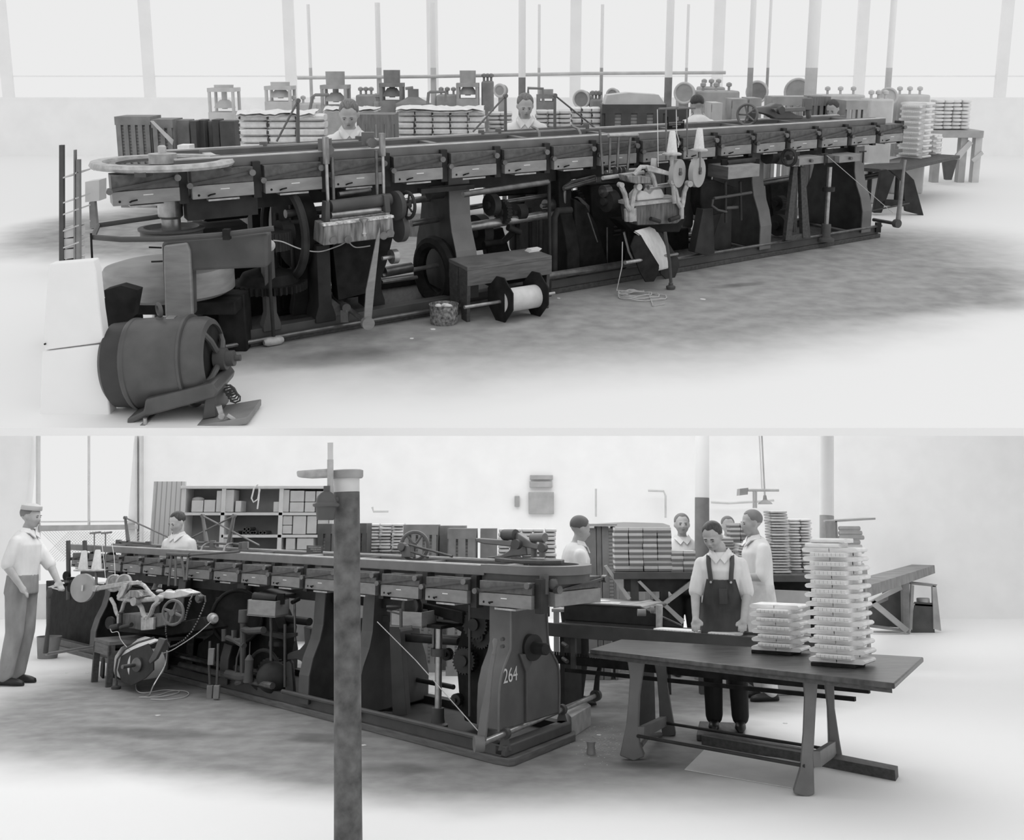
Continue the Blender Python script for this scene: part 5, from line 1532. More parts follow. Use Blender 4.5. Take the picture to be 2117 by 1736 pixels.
yb_ = pc.y
T, q = wbox(L, 'glue_box', 'pale open wooden glue box on the steel column, lower hall', 'glue boxes of the lower machine', (807, 1262, yb_ - 0.12), (872, 1266, yb_ - 0.28), (903, 1261, yb_ + 0.0), 30)
cw = (q[0] + q[1] + q[2] + q[3]) / 4
T.part('grooved_wheel', Geo().disc(cw + Z * 0.03 + N.u * 0.05, N.w, 0.085, 0.02, 28).disc(cw + Z * 0.03 + N.w * 0.06 + N.u * 0.05, N.w, 0.085, 0.02, 28).disc(cw + Z * 0.03 + N.w * 0.03 + N.u * .05, N.w, 0.06, 0.08, 24), iron3)
T.part('axle', Geo().cyl(cw + Z * 0.02 + N.u * 0.3 - N.w * 0.1, cw + Z * 0.03 + N.w * 0.25, 0.012), shaft_m)
T.part('stem_clamp', Geo().tube([L.D(829, 1258, yb_ - 0.3), L.D(829, 1300, yb_ - 0.3)], 0.014).tube([L.D(800, 1262, yb_ - 0.3), L.D(830, 1270, yb_ - 0.3)], 0.007).tube([L.D(828, 1302, yb_ - 0.3), L.D(852, 1298, yb_ - 0.3)], 0.024), iron3)
T, q = wbox(L, 'glue_box', 'pale open wooden glue box between the iron pillar and the column box, lower hall', 'glue boxes of the lower machine', (735, 1252, yb_ + 0.75), (777, 1254, yb_ + 0.55), (807, 1250, yb_ + 0.75), 27)
cw = (q[0] + q[1] + q[2] + q[3]) / 4
T.part('grooved_wheel', Geo().disc(cw + Z * 0.03 + N.w * .1, N.w, 0.08, 0.02, 28).disc(cw + Z * 0.03 + N.w * 0.16, N.w, 0.08, 0.02, 28), iron3)
T.part('black_wheel', Geo().disc(cw + Z * 0.04 + N.u * 0.12, N.w, 0.075, 0.12, 24), iron)
# trestle under those boxes
T = Thing(L, 'wooden_trestle', 'grey painted trestle with two tapering legs right of the iron pillar', 'trestle', L.G(810, 1495))
ty = L.G(812, 1495).y
for x0, x1, xt0, xt1, dy in ((771, 786, 779, 790, 0.25), (812, 842, 804, 826, 0.0)):
    yb2 = 1487 if dy else 1494
    T.part('leg', Geo().prism([L.D(x, y, ty + dy) for x, y in ((x0, yb2 - 4), (x1, yb2), (xt1, 1285), (xt0, 1285))], V((0.03, 0.1, 0))), iron3, bevel=0.004)
T.part('foot_rail', Geo().prism([L.D(x, y, ty + 0.05) for x, y in ((784, 1470), (812, 1475), (812, 1490), (784, 1483))], V((0, .05, 0))), iron3)
T.part('top_rail', Geo().prism([L.D(x, y, ty + 0.03) for x, y in ((740, 1280), (830, 1290), (860, 1284), (800, 1272))], V((0, .05, 0))), iron2)
# arched stand with roller box, left of the pillar
ty = L.G(630, 1442, 0.07).y
T = Thing(L, 'roller_stand', 'grey arched cast stand carrying a pale wooden roller box, left of the iron pillar', 'machine stand', L.G(630, 1442))
A1 = [(588, 1440), (606, 1444), (606, 1380), (600, 1366), (620, 1362), (630, 1372), (634, 1385), (638, 1444), (662, 1440), (655, 1390), (642, 1330), (640, 1300), (628, 1300), (628, 1335), (612, 1348), (592, 1350)]
T.part('arched_frame', Geo().prism([L.D(x, y, ty) for x, y in ((589, 1438), (608, 1441), (603, 1372), (598, 1366), (590, 1370))], V((0, .12, 0))), iron3, bevel=0.006)
T.part('arched_frame', Geo().prism([L.D(x, y, ty) for x, y in ((619, 1444), (640, 1447), (662, 1440), (654, 1385), (645, 1330), (642, 1300), (628, 1295), (630, 1330), (618, 1344), (594, 1352), (594, 1364), (612, 1362), (622, 1366), (630, 1378))], V((0, .12, 0))), iron3, bevel=0.006)
T.part('foot_plate', Geo().prism([L.D(x, y, ty - 0.02) for x, y in ((640, 1446), (672, 1438), (672, 1434), (640, 1441))], V((0, .15, 0))), iron3)
T.part('spindle', Geo().cyl(L.D(589, 1290, ty - .05), L.D(589, 1420, ty - .05), 0.014).cyl(L.D(560, 1275, ty), L.D(560, 1365, ty), 0.014), iron3)
T.part('screw_spindle', Geo().cyl(L.D(609, 1240, ty + .1), L.D(610, 1325, ty + .1), 0.011), shaft_m)
T.part('cross_casting', Geo().prism([L.D(x, y, ty) for x, y in ((540, 1302), (585, 1311), (612, 1309), (612, 1316), (585, 1322), (540, 1312))], V((0, .1, 0))), iron2, bevel=0.005)
T.part('screw_wheel', Geo().lathe(L.D(572, 1330, ty + .1), Z, [(0.05, -0.04), (0.08, -0.02), (0.08, 0.02), (0.05, 0.05)], 20), iron2)
T.part('base_gear', Geo().gear(L.D(562, 1396, ty + .2), (N.w), 0.17, 0.1, 26).torus(L.D(545, 1385, ty + .22), N.w, 0.19, 0.02, 30), iron2)
T.part('gear_cover', Geo().ball(L.D(565, 1400, ty + .05), (0.17, 0.1, 0.15), 16, 10), iron2)
T2, q = wbox(L, 'glue_box', 'pale open wooden box under the flat black roller, left of the iron pillar', 'glue boxes of the lower machine', (512, 1236, ty + 0.1), (570, 1243, ty - 0.15), (598, 1245, ty + 0.15), 31)
T2.part('flat_roller', Geo().cyl(L.D(526, 1233, ty + .12), L.D(575, 1238, ty - .0), 0.045, None, 18).hexa([L.D(x, y, ty + d) for x, y, d in ((526, 1228, .1), (572, 1234, -.02), (640, 1226, .4), (560, 1220, .5), (526, 1226, .1), (572, 1231, -.02), (640, 1222, .4), (560, 1216, .5))]), iron2)
T2.part('roller_clamp', Geo().box(L.D(581, 1238, ty - .02), (0.035, 0.03, 0.05)).cyl(L.D(604, 1245, ty), L.D(618, 1238, ty + .1), 0.02), iron)
# belt drum and dark wheels near the chain
N.part('belt_drum', Geo().torus(N.f(490, 1275, 0.05), (N.u * .6 + N.w), 0.27, 0.018, 40).disc(N.f(492, 1275, 0.08), (N.u * .6 + N.w), 0.26, 0.05, 40), iron)
N.part('gear_housing', Geo().prism([N.f(x, y, 0.1) for x, y in ((445, 1235), (470, 1228), (475, 1310), (440, 1400), (400, 1395), (410, 1330), (440, 1310))], N.w * 0.3), iron, bevel=0.01)
N.part('gear_housing', Geo().prism([N.f(x, y, 0.3) for x, y in ((480, 1260), (560, 1262), (575, 1300), (550, 1440), (470, 1420), (470, 1330))], N.w * 0.3), iron, bevel=0.01)
N.part('gear_housing', Geo().prism([N.f(x, y, 0.3) for x, y in ((215, 1205), (330, 1222), (330, 1290), (215, 1290))], N.w * 0.3), iron, bevel=0.01)
N.part('gear_housing', Geo().prism([N.f(x, y, 0.35) for x, y in ((95, 1200), (230, 1215), (230, 1365), (95, 1345))], N.w * 0.3), iron, bevel=0.01)
N.part('gear_housing', Geo().prism([N.f(x, y, 0.4) for x, y in ((300, 1300), (420, 1320), (420, 1380), (310, 1390))], N.w * 0.3), iron, bevel=0.01)
for pts, r, t in ((((502, 1300), (502, 1395), (500, 1408), (490, 1412)), 0.03, -0.1), (((484, 1302), (484, 1322), (505, 1335)), 0.03, -0.1), (((502, 1300), (515, 1304), (545, 1302)), 0.034, -0.1),
                  (((470, 1318), (490, 1325), (503, 1322)), 0.028, -0.1), (((463, 1300), (463, 1325)), 0.026, -0.12), (((500, 1330), (490, 1360), (486, 1405)), 0.01, -0.12)):
    N.part('pipe', Geo().tube([N.f(x, y, t) for x, y in pts], r), iron3)
N.part('pipe_cap', Geo().lathe(N.f(503, 1286, -0.1), -Z, [(0.05, -0.12), (0.052, -0.115), (0.052, 0.0), (0.035, 0.01), (0.03, 0.05)], 16), iron3)
N.part('safety_valve', Geo().lathe(N.f(513, 1410, -0.12), Z, [(0.05, 0), (0.045, 0.06), (0.04, 0.08), (0.042, 0.2), (0.045, 0.21), (0.02, 0.25), (0.006, 0.26), (0.004, 0.38)], 16), iron3)
N.part('pipe_elbow', Geo().tube([N.f(x, y, -.1) for x, y in ((470, 1393), (500, 1400), (513, 1398), (515, 1380))], 0.045), iron3)
for i, x in enumerate((434, 448)):
    N.part('conduit_drop', Geo().tube([N.f(x + (3 if i else 0), 1330 if i else 1325, -.25), N.f(x - 2 + i * 4, 1370, -.25), N.f(x, 1415, -.25)], 0.013), iron3)
    N.part('conduit_box', Geo().box(N.f(x, 1430, -0.25), (0.03, 0.025, 0.065)), hazy_d, bevel=0.006)
N.part('switch_box', Geo().box(N.f(437, 1357, -0.27), (0.03, 0.025, 0.08)), hazy_d, bevel=0.006)
N.part('cable_reel', Geo().lathe(N.f(438, 1279, -0.2), -N.u, [(0.05, -0.02), (0.06, 0.0), (0.06, 0.03), (0.04, 0.035), (0.05, 0.05), (0.03, 0.09)], 18), alum)
# hand lever and cross shaft at the delivery end
lb = L.G(993, 1540, 0.2)
T = Thing(L, 'hand_lever', 'long flat iron hand lever beside the frame numbered 264', 'lever', lb)
yl = lb.y
T.part('handle_bar', Geo().prism([L.D(x, y, yl) for x, y in ((984, 1533), (1003, 1533), (1012, 1450), (1018, 1385), (1024, 1350), (1016, 1348), (1002, 1430), (993, 1470))], V((0.01, 0.02, 0))), rail_m, bevel=0.004)
T.part('grip', Geo().tube([L.D(1021, 1352, yl), L.D(1023, 1340, yl), L.D(1024, 1325, yl), L.D(1025, 1320, yl)], [0.014, 0.012, 0.022, 0.014]), rail_m)
T.part('hub', Geo().disc(L.D(990, 1537, yl), N.u + N.w * -1.2, 0.055, 0.07, 24), rail_m)
e2 = L.G(1232, 1442, 0.2)
h0 = L.D(996, 1536, yl + 0.02)
e2 = V((e2.x, e2.y, h0.z * 0 + L.G(1232, 1442, 0.22).z))
T.part('cross_shaft', Geo().cyl(h0, e2, 0.022, None, 14), steel)
for x, y in ((1040, 1517), (1156, 1472)):
    q_ = (x - 996) / (1232 - 996)
    p = h0.lerp(e2, q_ * 0.9 if q_ < .5 else q_ * .96)
    T.part('bearing', Geo().disc(p, e2 - h0, 0.042, 0.05, 18), iron3)
    T.part('bearing_foot', Geo().hexa([V((p.x - .05, p.y - .04, 0.1)), V((p.x + .05, p.y - .04, 0.1)), V((p.x + .05, p.y + .04, 0.1)), V((p.x - .05, p.y + .04, 0.1))] + [V((p.x + a, p.y + b, p.z - .01)) for a, b in ((-.02, -.02), (.02, -.02), (.02, .02), (-.02, .02))]), iron3)
T.part('far_lever', Geo().tube([e2, L.D(1235, 1400, e2.y), L.D(1248, 1345, e2.y)], [0.03, 0.022, 0.018]), iron2)
T.part('hub', Geo().disc(e2, e2 - h0, 0.05, 0.05, 20), iron3)

# gauze head, pale castings, lower hall
t_ = -0.5
H = Thing(L, 'gauze_feeder', 'pale cast gauze feeding head with spoked hand wheel and chain, lower hall', 'gauze head', N.f(300, 1310, t_))
H.part('glue_tank', Geo().prism([N.f(x, y, t_) for x, y in ((253, 1268), (290, 1272), (345, 1265), (345, 1292), (292, 1303), (253, 1296))], N.w * 0.25), MATS['dark_glue_tank'], bevel=0.01)
for dx, k in ((0, 1.0), (-58, 0.8)):
    g = Geo()
    for pts in (((284, 1243), (293, 1256), (297, 1270), (302, 1278)), ((328, 1243), (318, 1252), (313, 1266), (306, 1278)), ((304, 1276), (304, 1300))):
        g.tube([N.f(300 + (x - 300) * k + dx, y - (6 if dx else 0), t_ - .03) for x, y in pts], 0.026 * k)
    H.part('yoke_bracket', g, alum, label='pale U shaped yoke bracket')
H.part('yoke_foot', Geo().prism([N.f(x, y, t_ - .04) for x, y in ((291, 1276), (317, 1276), (316, 1301), (291, 1303))], N.w * 0.04), alum, bevel=0.006)
H.part('top_bar', Geo().tube([N.f(x, y, t_ - .02) for x, y in ((246, 1236), (280, 1241), (325, 1237), (335, 1230))], 0.028), alum)
H.part('pivot_knob', Geo().disc(N.f(281, 1243, t_ - .08), N.w, 0.045, 0.08, 18), alum)
H.part('pivot_knob', Geo().disc(N.f(329, 1237, t_ - .08), N.w, 0.035, 0.06, 18), alum)
H.part('rocker_arm', Geo().prism([N.f(x, y, t_ - .06) for x, y in ((196, 1212), (262, 1201), (285, 1201), (285, 1208), (262, 1210), (198, 1221))], N.w * 0.06), alum, bevel=0.006)
H.part('rocker_arm', Geo().tube([N.f(x, y, t_) for x, y in ((283, 1203), (298, 1210), (310, 1225), (322, 1236))], 0.022), alum)
H.part('link', Geo().prism([N.f(x, y, t_ - .08) for x, y in ((254, 1205), (264, 1205), (254, 1230), (246, 1238), (240, 1232))], N.w * 0.04), alum, bevel=0.006)
n_ = (N.w * 1.0 + N.u * 0.25).normalized()
c0 = N.f(172, 1215, t_ + 0.05)
H.part('gauze_disc', Geo().disc(c0, n_, 0.17, 0.05, 44), mat('disc_paint', 0.4), label='large pale disc of gauze tape')
H.part('disc_label', Geo().box(c0 - n_ * 0.028 + Z * 0.0, (0.045, 0.002, 0.035), (N.u, n_, Z)), cloth)
H.part('disc_hub', Geo().disc(N.f(199, 1216, t_ - .05), N.w, 0.035, 0.06, 16), alum)
for x in (236, 256):
    H.part('tape_roller', Geo().disc(N.f(x, 1205, t_ + .1), n_, 0.1, 0.05, 30).torus(N.f(x, 1205, t_ + .07), n_, 0.09, 0.012, 30), alum)
H.part('pan', Geo().prism([N.f(x, y, t_ - .1) for x, y in ((256, 1232), (268, 1220), (284, 1221), (290, 1233), (285, 1236))], N.w * 0.15), glue_m, bevel=0.005)
H.part('gauze_bundle', Geo().prism([N.f(x, y, t_ + .05) for x, y in ((330, 1228), (340, 1222), (360, 1224), (372, 1218), (395, 1226), (385, 1232), (350, 1238), (335, 1236))], N.w * 0.15), cloth, bevel=0.008)
for k in range(7):
    p = N.f(330 + k * 10, 1222 + (k % 2) * 6, t_ + .12)
    H.part('cam', Geo().ball(p, (0.045, 0.035, 0.022), 10, 6), alum)
wc = N.f(358, 1266, t_ - 0.15)
g = Geo().torus(wc, n_, 0.118, 0.015, 40).disc(wc, n_, 0.032, 0.06, 18)
a_, b_, c_ = g.frame(n_)
for k in range(4):
    d = b_ * math.cos(k * PI / 2 + .3) + c_ * math.sin(k * PI / 2 + .3)
    g.tube([wc, wc + d * 0.115], [0.018, 0.012])
H.part('hand_wheel', g, rail_m, label='grey four spoked hand wheel')
g = Geo()
cp = [(395, 1243), (388, 1262), (383, 1280), (387, 1262), (393, 1240), (400, 1228), (412, 1228), (424, 1233), (425, 1243), (418, 1262), (408, 1285), (396, 1306), (380, 1323), (365, 1332), (352, 1337), (346, 1325), (343, 1305), (343, 1290), (339, 1275)]
for i in range(len(cp) - 1):
    for k in range(4):
        q_ = k / 4
        g.ball(N.f(cp[i][0] + (cp[i + 1][0] - cp[i][0]) * q_, cp[i][1] + (cp[i + 1][1] - cp[i][1]) * q_, t_ + 0.02), 0.0105, 6, 4)
H.part('drive_chain', g, shaft_m, kind='stuff')
H.part('sprocket', Geo().gear(N.f(412, 1236, t_ + .02), N.w, 0.05, 0.02, 14).disc(N.f(412, 1236, t_ - .02), N.w, 0.03, 0.06), iron3)
H.part('oil_lamp', Geo().cyl(N.f(230, 1297, t_ - .1), N.f(248, 1293, t_ - .1), 0.03), iron2)
H.part('oil_lamp', Geo().cyl(N.f(250, 1297, t_ - .1), N.f(272, 1291, t_ - .1), 0.024), iron2)
H.part('round_cover', Geo().disc(N.f(228, 1287, t_), N.w, 0.07, 0.03), iron2)
H.part('drain_funnel', Geo().lathe(N.f(248, 1292, t_ - .06), Z, [(0.018, 0), (0.02, 0.12), (0.035, 0.13), (0.035, 0.14)], 12), iron3)
H.part('carrier_beam', Geo().prism([N.f(x, y, t_ + .2) for x, y in ((245, 1290), (350, 1290), (420, 1275), (430, 1300), (345, 1315), (245, 1305))], N.w * 0.6), iron, bevel=0.01)
for x0, y0, x1, y1 in ((355, 1145, 348, 1212), (363, 1150, 363, 1212), (375, 1148, 382, 1200), (389, 1150, 385, 1200)):
    H.part('pull_rod', Geo().cyl(N.f(x0, y0, -0.1), N.f(x1, y1, -0.2), 0.014), iron3)
H.part('top_shaft', Geo().cyl(N.f(346, 1145, -0.1), N.f(392, 1147, -0.1), 0.02), iron3)
H.part('long_rod', Geo().cyl(N.f(390, 1147, -0.1), N.f(495, 1140, -0.05), 0.012), iron3)
cone_spool(L, 'white thread cone on the oval plate, left one of the pair in the lower hall', N.f(171, 1180, t_ + .1), 0.06, 0.225, 0.11)
cone_spool(L, 'white thread cone on the oval plate, right one of the pair in the lower hall', N.f(199, 1180, t_ - .0), 0.06, 0.225, 0.11)
H.part('stand_post', Geo().cyl(N.f(199, 1182, t_), N.f(199, 1215, t_), 0.016), shaft_m)
for x in (195, 218):
    H.part('thread_stand', Geo().cyl(N.f(x, 1101, t_ + .1), N.f(x, 1180, t_ + .1), 0.008).cyl(N.f(x - 8, 1102, t_ + .1), N.f(x + 12, 1100, t_ + .1), 0.012), rail_m)
H.part('thread', Geo().tube([N.f(208, 1102, t_), N.f(214, 1150, t_), N.f(218, 1195, t_)], 0.0035, 5).tube([N.f(228, 1104, t_), N.f(236, 1150, t_), N.f(238, 1190, t_)], 0.0035, 5), thread_m)
H.part('lamp_cable', Geo().tube(smooth([N.f(x, y, t_ - .2) for x, y in ((228, 1300), (232, 1307), (244, 1306), (250, 1322), (265, 1340), (282, 1350), (310, 1352), (345, 1348), (375, 1332), (410, 1308), (436, 1285))]), 0.0045, 6), cord_m)
# gauze reel of the lower hall
t2 = -0.75
R = Thing(L, 'gauze_reel', 'gauze reel with dark rounded flanges and white web hanging beside the low bench, lower hall', 'reel', N.f(270, 1420, t2))
fl1 = [(246, 1310), (300, 1300), (316, 1340), (316, 1370), (300, 1395), (270, 1416), (255, 1412), (243, 1390), (243, 1340)]
R.part('flange', Geo().prism([N.f(x, y, t2) for x, y in ((250, 1356), (275, 1342), (306, 1330), (317, 1350), (317, 1385), (300, 1402), (272, 1417), (252, 1410), (243, 1385))], N.w * 0.015), iron2, bevel=0.003)
R.part('flange', Geo().prism([N.f(x, y, t2 + .3) for x, y in ((222, 1352), (250, 1342), (268, 1390), (244, 1412), (236, 1410), (222, 1380))], N.w * 0.015), iron2, bevel=0.003)
pa = [(300, 1315), (272, 1325), (250, 1338), (238, 1356), (233, 1376), (236, 1392)]
pb2 = [(330, 1322), (300, 1335), (272, 1348), (252, 1366), (246, 1384), (248, 1400)]
g = Geo()
n = len(pa)
Pa = [N.f(x, y, t2 + .28) for x, y in pa]; Pb = [N.f(x, y, t2 + .02) for x, y in pb2]
off = (N.u * -0.008 - Z * 0.008)
g.add(Pa + Pb + [p + off for p in Pa] + [p + off for p in Pb], [(i, i + 1, n + i + 1, n + i) for i in range(n - 1)] + [(2 * n + i, 2 * n + i + 1, 3 * n + i + 1, 3 * n + i) for i in range(n - 1)])
R.part('gauze_web', g, cloth, label='white gauze web')
R.part('guide_strap', Geo().tube([N.f(x, y, t2 - .01) for x, y in ((318, 1318), (285, 1328), (258, 1342), (243, 1362), (239, 1385), (240, 1408))], 0.011), iron3)
R.part('cloth_roll', Geo().cyl(N.f(284, 1376, t2 + .04), N.f(284, 1376, t2 + .04) + N.w * .24, 0.15, None, 30), cloth)
R.part('hub', Geo().lathe(N.f(288, 1373, t2), -N.w, [(0.075, 0), (0.07, 0.04), (0.04, 0.06), (0.02, 0.065), (0.02, 0.22)], 24), shaft_m)
R.part('hanger_arm', Geo().prism([N.f(x, y, t2 - .06) for x, y in ((328, 1318), (342, 1322), (322, 1362), (310, 1372), (307, 1366), (318, 1345))], N.w * 0.04), iron3, bevel=0.006)
R.part('pointed_weight', Geo().lathe(N.f(241, 1406, t2 - .01), -Z, [(0.01, 0), (0.014, 0.05), (0.05, 0.06), (0.05, 0.08), (0.012, 0.17), (0.006, 0.175)], 14), iron3)
# cord on the floor
pts = [N.f(345, 1345, t_ - .2), N.f(341, 1375, t_ - .2), L.G(318, 1415, 0.3)]
pts += [L.G(x, y, 0.01) for x, y in ((309, 1436), (300, 1440), (289, 1441), (330, 1440), (365, 1433), (368, 1428), (340, 1426), (300, 1432), (284, 1428), (281, 1415), (284, 1405))]
single(L, 'cord_coil', 'loose loops of pale cord on the floor beside the gauze reel, lower hall', 'cord', Geo().tube(smooth(pts), 0.0055, 6).tube(smooth([L.G(x, y, 0.01) for x, y in ((312, 1445), (345, 1446), (380, 1441), (390, 1433), (380, 1428), (355, 1428), (330, 1436), (310, 1440))]), 0.0055, 6), cord_m, L.G(330, 1440))

# swing arms and hand wheel over the lower track
def swingL(x0, x1, y, foot_x, apex, foot, lab):
    T = Thing(L, 'swing_arm', lab, 'swing arm', N.f(x0, y, 0.9), 'swing arms over the lower track')
    T.part('rod', Geo().cyl(N.f(x0, y, .9), N.f(x1, y + 4, .9), 0.014), rail_m)
    T.part('bearing', Geo().box(N.f(x0, y + 5, .9), (0.035, 0.035, 0.06)).box(N.f(x1, y + 9, .9), (0.035, 0.035, 0.06)), rail_m, bevel=0.005)
    T.part('mast', Geo().tube([N.f(foot_x, y, .9), N.f(apex[0], apex[1], .9)], [0.03, 0.02]), rail_m)
    T.part('stay', Geo().cyl(N.f(apex[0], apex[1], .9), N.f(foot[0], foot[1], .9), 0.011), rail_m)
    T.part('apex_pin', Geo().disc(N.f(apex[0], apex[1], .9), N.w, 0.024, 0.04, 12), rail_m)
swingL(245, 306, 1119, 265, (259, 1070), (372, 1121), 'swing arm above the far left of the lower track, left of the young worker')
swingL(403, 507, 1121, 427, (419, 1066), (536, 1127), 'swing arm right of the young worker, stay leaning down to the right')
swingL(440, 500, 1122, 473, (484, 1066), (360, 1130), 'swing arm before the open shelves, stay leaning down to the left')
g = Geo()
for x in (415, 462):
    g.tube([N.f(x, 1140, .5), N.f(x + 3, 1130, .6), N.f(x + 10, 1124, .75), N.f(x + 18, 1123, .9)], 0.013)
N.part('bent_rod', g, rail_m)
hw = Thing(L, 'flywheel', 'grey rimmed wheel with bracket standing on the lower track, right of the iron pillar', 'wheel', N.f(857, 1152, .6))
wc = N.f(857, 1128, 0.6)
wn = (N.w * .8 + N.u * .5).normalized()
g = Geo().torus(wc, wn, 0.125, 0.017, 36).disc(wc, wn, 0.03, 0.07)
a_, b_, c_ = g.frame(wn)
for k in range(5):
    d = b_ * math.cos(k * 1.257 + .3) + c_ * math.sin(k * 1.257 + .3)
    g.tube([wc, wc + d * 0.12], 0.012)
hw.part('wheel_rim', g, rail_m)
hw.part('bracket', Geo().prism([N.f(x, y, .5) for x, y in ((829, 1152), (850, 1152), (848, 1128), (832, 1126))], N.w * .06).disc(N.f(832, 1130, .5), N.w, 0.04, .06), rail_m, bevel=.006)
hw.part('crossed_rods', Geo().cyl(N.f(845, 1125, .5), N.f(935, 1150, .5), 0.01).cyl(N.f(850, 1140, .5), N.f(885, 1152, .5), 0.01), iron3)
rp_ = Thing(L, 'rounding_press', 'large grey lever press with an arched casting on the delivery end of the lower track', 'press', N.f(1070, 1155, .6))
rp_.part('arched_casting', Geo().prism([N.f(x, y, .6) for x, y in ((1003, 1152), (1035, 1147), (1052, 1138), (1062, 1112), (1068, 1100), (1076, 1106), (1086, 1115), (1090, 1148), (1060, 1150), (1030, 1156))], N.w * .1), rail_m, bevel=.01)
rp_.part('left_arm', Geo().prism([N.f(x, y, .55) for x, y in ((983, 1112), (1000, 1113), (1058, 1118), (1056, 1130), (1000, 1124), (984, 1120))], N.w * .07), rail_m, bevel=.008)
rp_.part('right_arm', Geo().prism([N.f(x, y, .55) for x, y in ((1070, 1102), (1100, 1122), (1125, 1128), (1126, 1134), (1110, 1136), (1070, 1128))], N.w * .07), rail_m, bevel=.008)
rp_.part('pivot', Geo().disc(N.f(1068, 1125, .5), N.w, .04, .05, 20).disc(N.f(1122, 1132, .5), N.w, .035, .05, 18), iron3)
rp_.part('post', Geo().cyl(N.f(1104, 1108, .6), N.f(1104, 1152, .6), 0.026).cyl(N.f(1121, 1110, .6), N.f(1121, 1152, .6), 0.026).cyl(N.f(1100, 1111, .58), N.f(1127, 1111, .58), 0.035), rail_m)
rp_.part('top_cylinder', Geo().cyl(N.f(1042, 1105, .6), N.f(1066, 1105, .6), .045), iron3)
bp0, bp1 = N.f(666, 1144, 0.35), N.f(634, 1127, 0.35)
bd2 = Thing(L, 'notice_board', 'small grey notice board on the lower track, just left of the iron pillar', 'notice board', bp0)
w_ = (bp1 - bp0).dot(N.u); h_ = bp1.z - bp0.z
bd2.part('panel', Geo().hexa([bp0, bp0 + N.u * w_, bp0 + N.u * w_ + N.w * 0.01, bp0 + N.w * 0.01] + [p + Z * h_ for p in (bp0, bp0 + N.u * w_, bp0 + N.u * w_ + N.w * 0.01, bp0 + N.w * 0.01)]), iron3)
g = Geo()
for r in range(3):
    a = 0.1
    while a < 0.9 - 0.15 * r:
        g.box(bp0 + N.u * (w_ * a) + Z * h_ * (0.78 - 0.26 * r) - N.w * 0.002, (0.004, 0.001, 0.006))
        a += random.uniform(.04, .07)
bd2.part('faint_lettering', g, hazy, kind='stuff')
# far left works: uprights and small gearing
N.part('upright_post', Geo().cyl(N.f(141, 1118, -.1), N.f(142, 1240, -.1), 0.03).cyl(N.f(175, 1118, 0), N.f(176, 1150, 0), 0.03), iron3)
for k in range(6):
    N.part('gear', Geo().disc(N.f(138 + (k % 3) * 9, 1190 + k * 6, -.2), Z if k % 2 else N.w, 0.06, 0.04, 14), iron)
T = Thing(L, 'floor_lever', 'thin vertical foot lever at the far left beside the standing man', 'lever', N.f(98, 1352, -1.0))
T.part('handle_bar', Geo().tube([N.f(94, 1350, -1.0), N.f(100, 1290, -1.0), N.f(101, 1228, -1.0)], [.03, .022, .02]), iron3)
T.part('grip', Geo().lathe(N.f(101, 1236, -1.0), Z, [(.02, 0), (.035, .06), (.02, .12)], 12), iron3)
T.part('cross_shaft', Geo().cyl(N.f(95, 1352, -1.0), N.f(196, 1336, -.2), 0.018), drum_m)
T.part('white_blade', Geo().prism([N.f(x, y, -.7) for x, y in ((98, 1213), (128, 1203), (130, 1206), (110, 1215), (130, 1219), (128, 1222))], N.w * .03), pale)
T = Thing(L, 'glue_pail', 'galvanised pail on the floor at the far left behind the foot lever', 'pail', L.G(98, 1362))
pq = L.G(98, 1360)
T.part('pail_body', Geo().lathe(pq, Z, [(.12, 0), (.15, .26), (.155, .27), (.145, .27), (.115, .03), (0, .03)], 26, False), hazy_d)
# low bench of the lower hall
bz = 0.47
A_, B_ = L.G(201, 1402), L.G(312, 1402)
T = Thing(L, 'wooden_bench', 'low wooden bench behind the gauze reel in the lower hall', 'bench', A_)
p0 = L.G(195, 1318, bz); 
dirx = (L.G(264, 1336, bz) - p0)
lo = dirx.normalized() * 0.5
dp = N.u * 0 + V((-lo.y, lo.x, 0)).normalized() * 0.95
T.part('seat', Geo().hexa([p0 - Z * .04, p0 + lo - Z * .04, p0 + lo + dp - Z * .04, p0 + dp - Z * .04, p0, p0 + lo, p0 + lo + dp, p0 + dp]), wood, bevel=.004)
T.part('apron', Geo().hexa([p0 - Z * .15, p0 + lo - Z * .15, p0 + lo + dp * .03 - Z * .15, p0 + dp * .03 - Z * .15, p0 - Z * .04, p0 + lo - Z * .04, p0 + lo + dp * .03 - Z * .04, p0 + dp * .03 - Z * .04]), wood, bevel=.003)
for a, b in ((0, 0), (.93, 0), (0, .93), (.93, .93)):
    q0_ = p0 + lo * a + dp * b
    q0_.z = 0
    T.part('leg', Geo().hexa([q0_, q0_ + lo * .07, q0_ + lo * .07 + dp * .07, q0_ + dp * .07] + [p + Z * (bz - .04) for p in (q0_, q0_ + lo * .07, q0_ + lo * .07 + dp * .07, q0_ + dp * .07)]), wood_d)
T = single(L, 'black_disc', 'black round flange leaning inside the low bench of the lower hall', 'disc', Geo().disc(L.D(212, 1385, A_.y + .1), V((1, .5, 0)), .14, .02, 28), iron, L.G(212, 1405))
# ============================================================ LOWER HALL: CONVEYOR, TABLE, STACKS, PILLAR
def lerp_px(a, b, q):
    return (a[0] + (b[0] - a[0]) * q, a[1] + (b[1] - a[1]) * q)


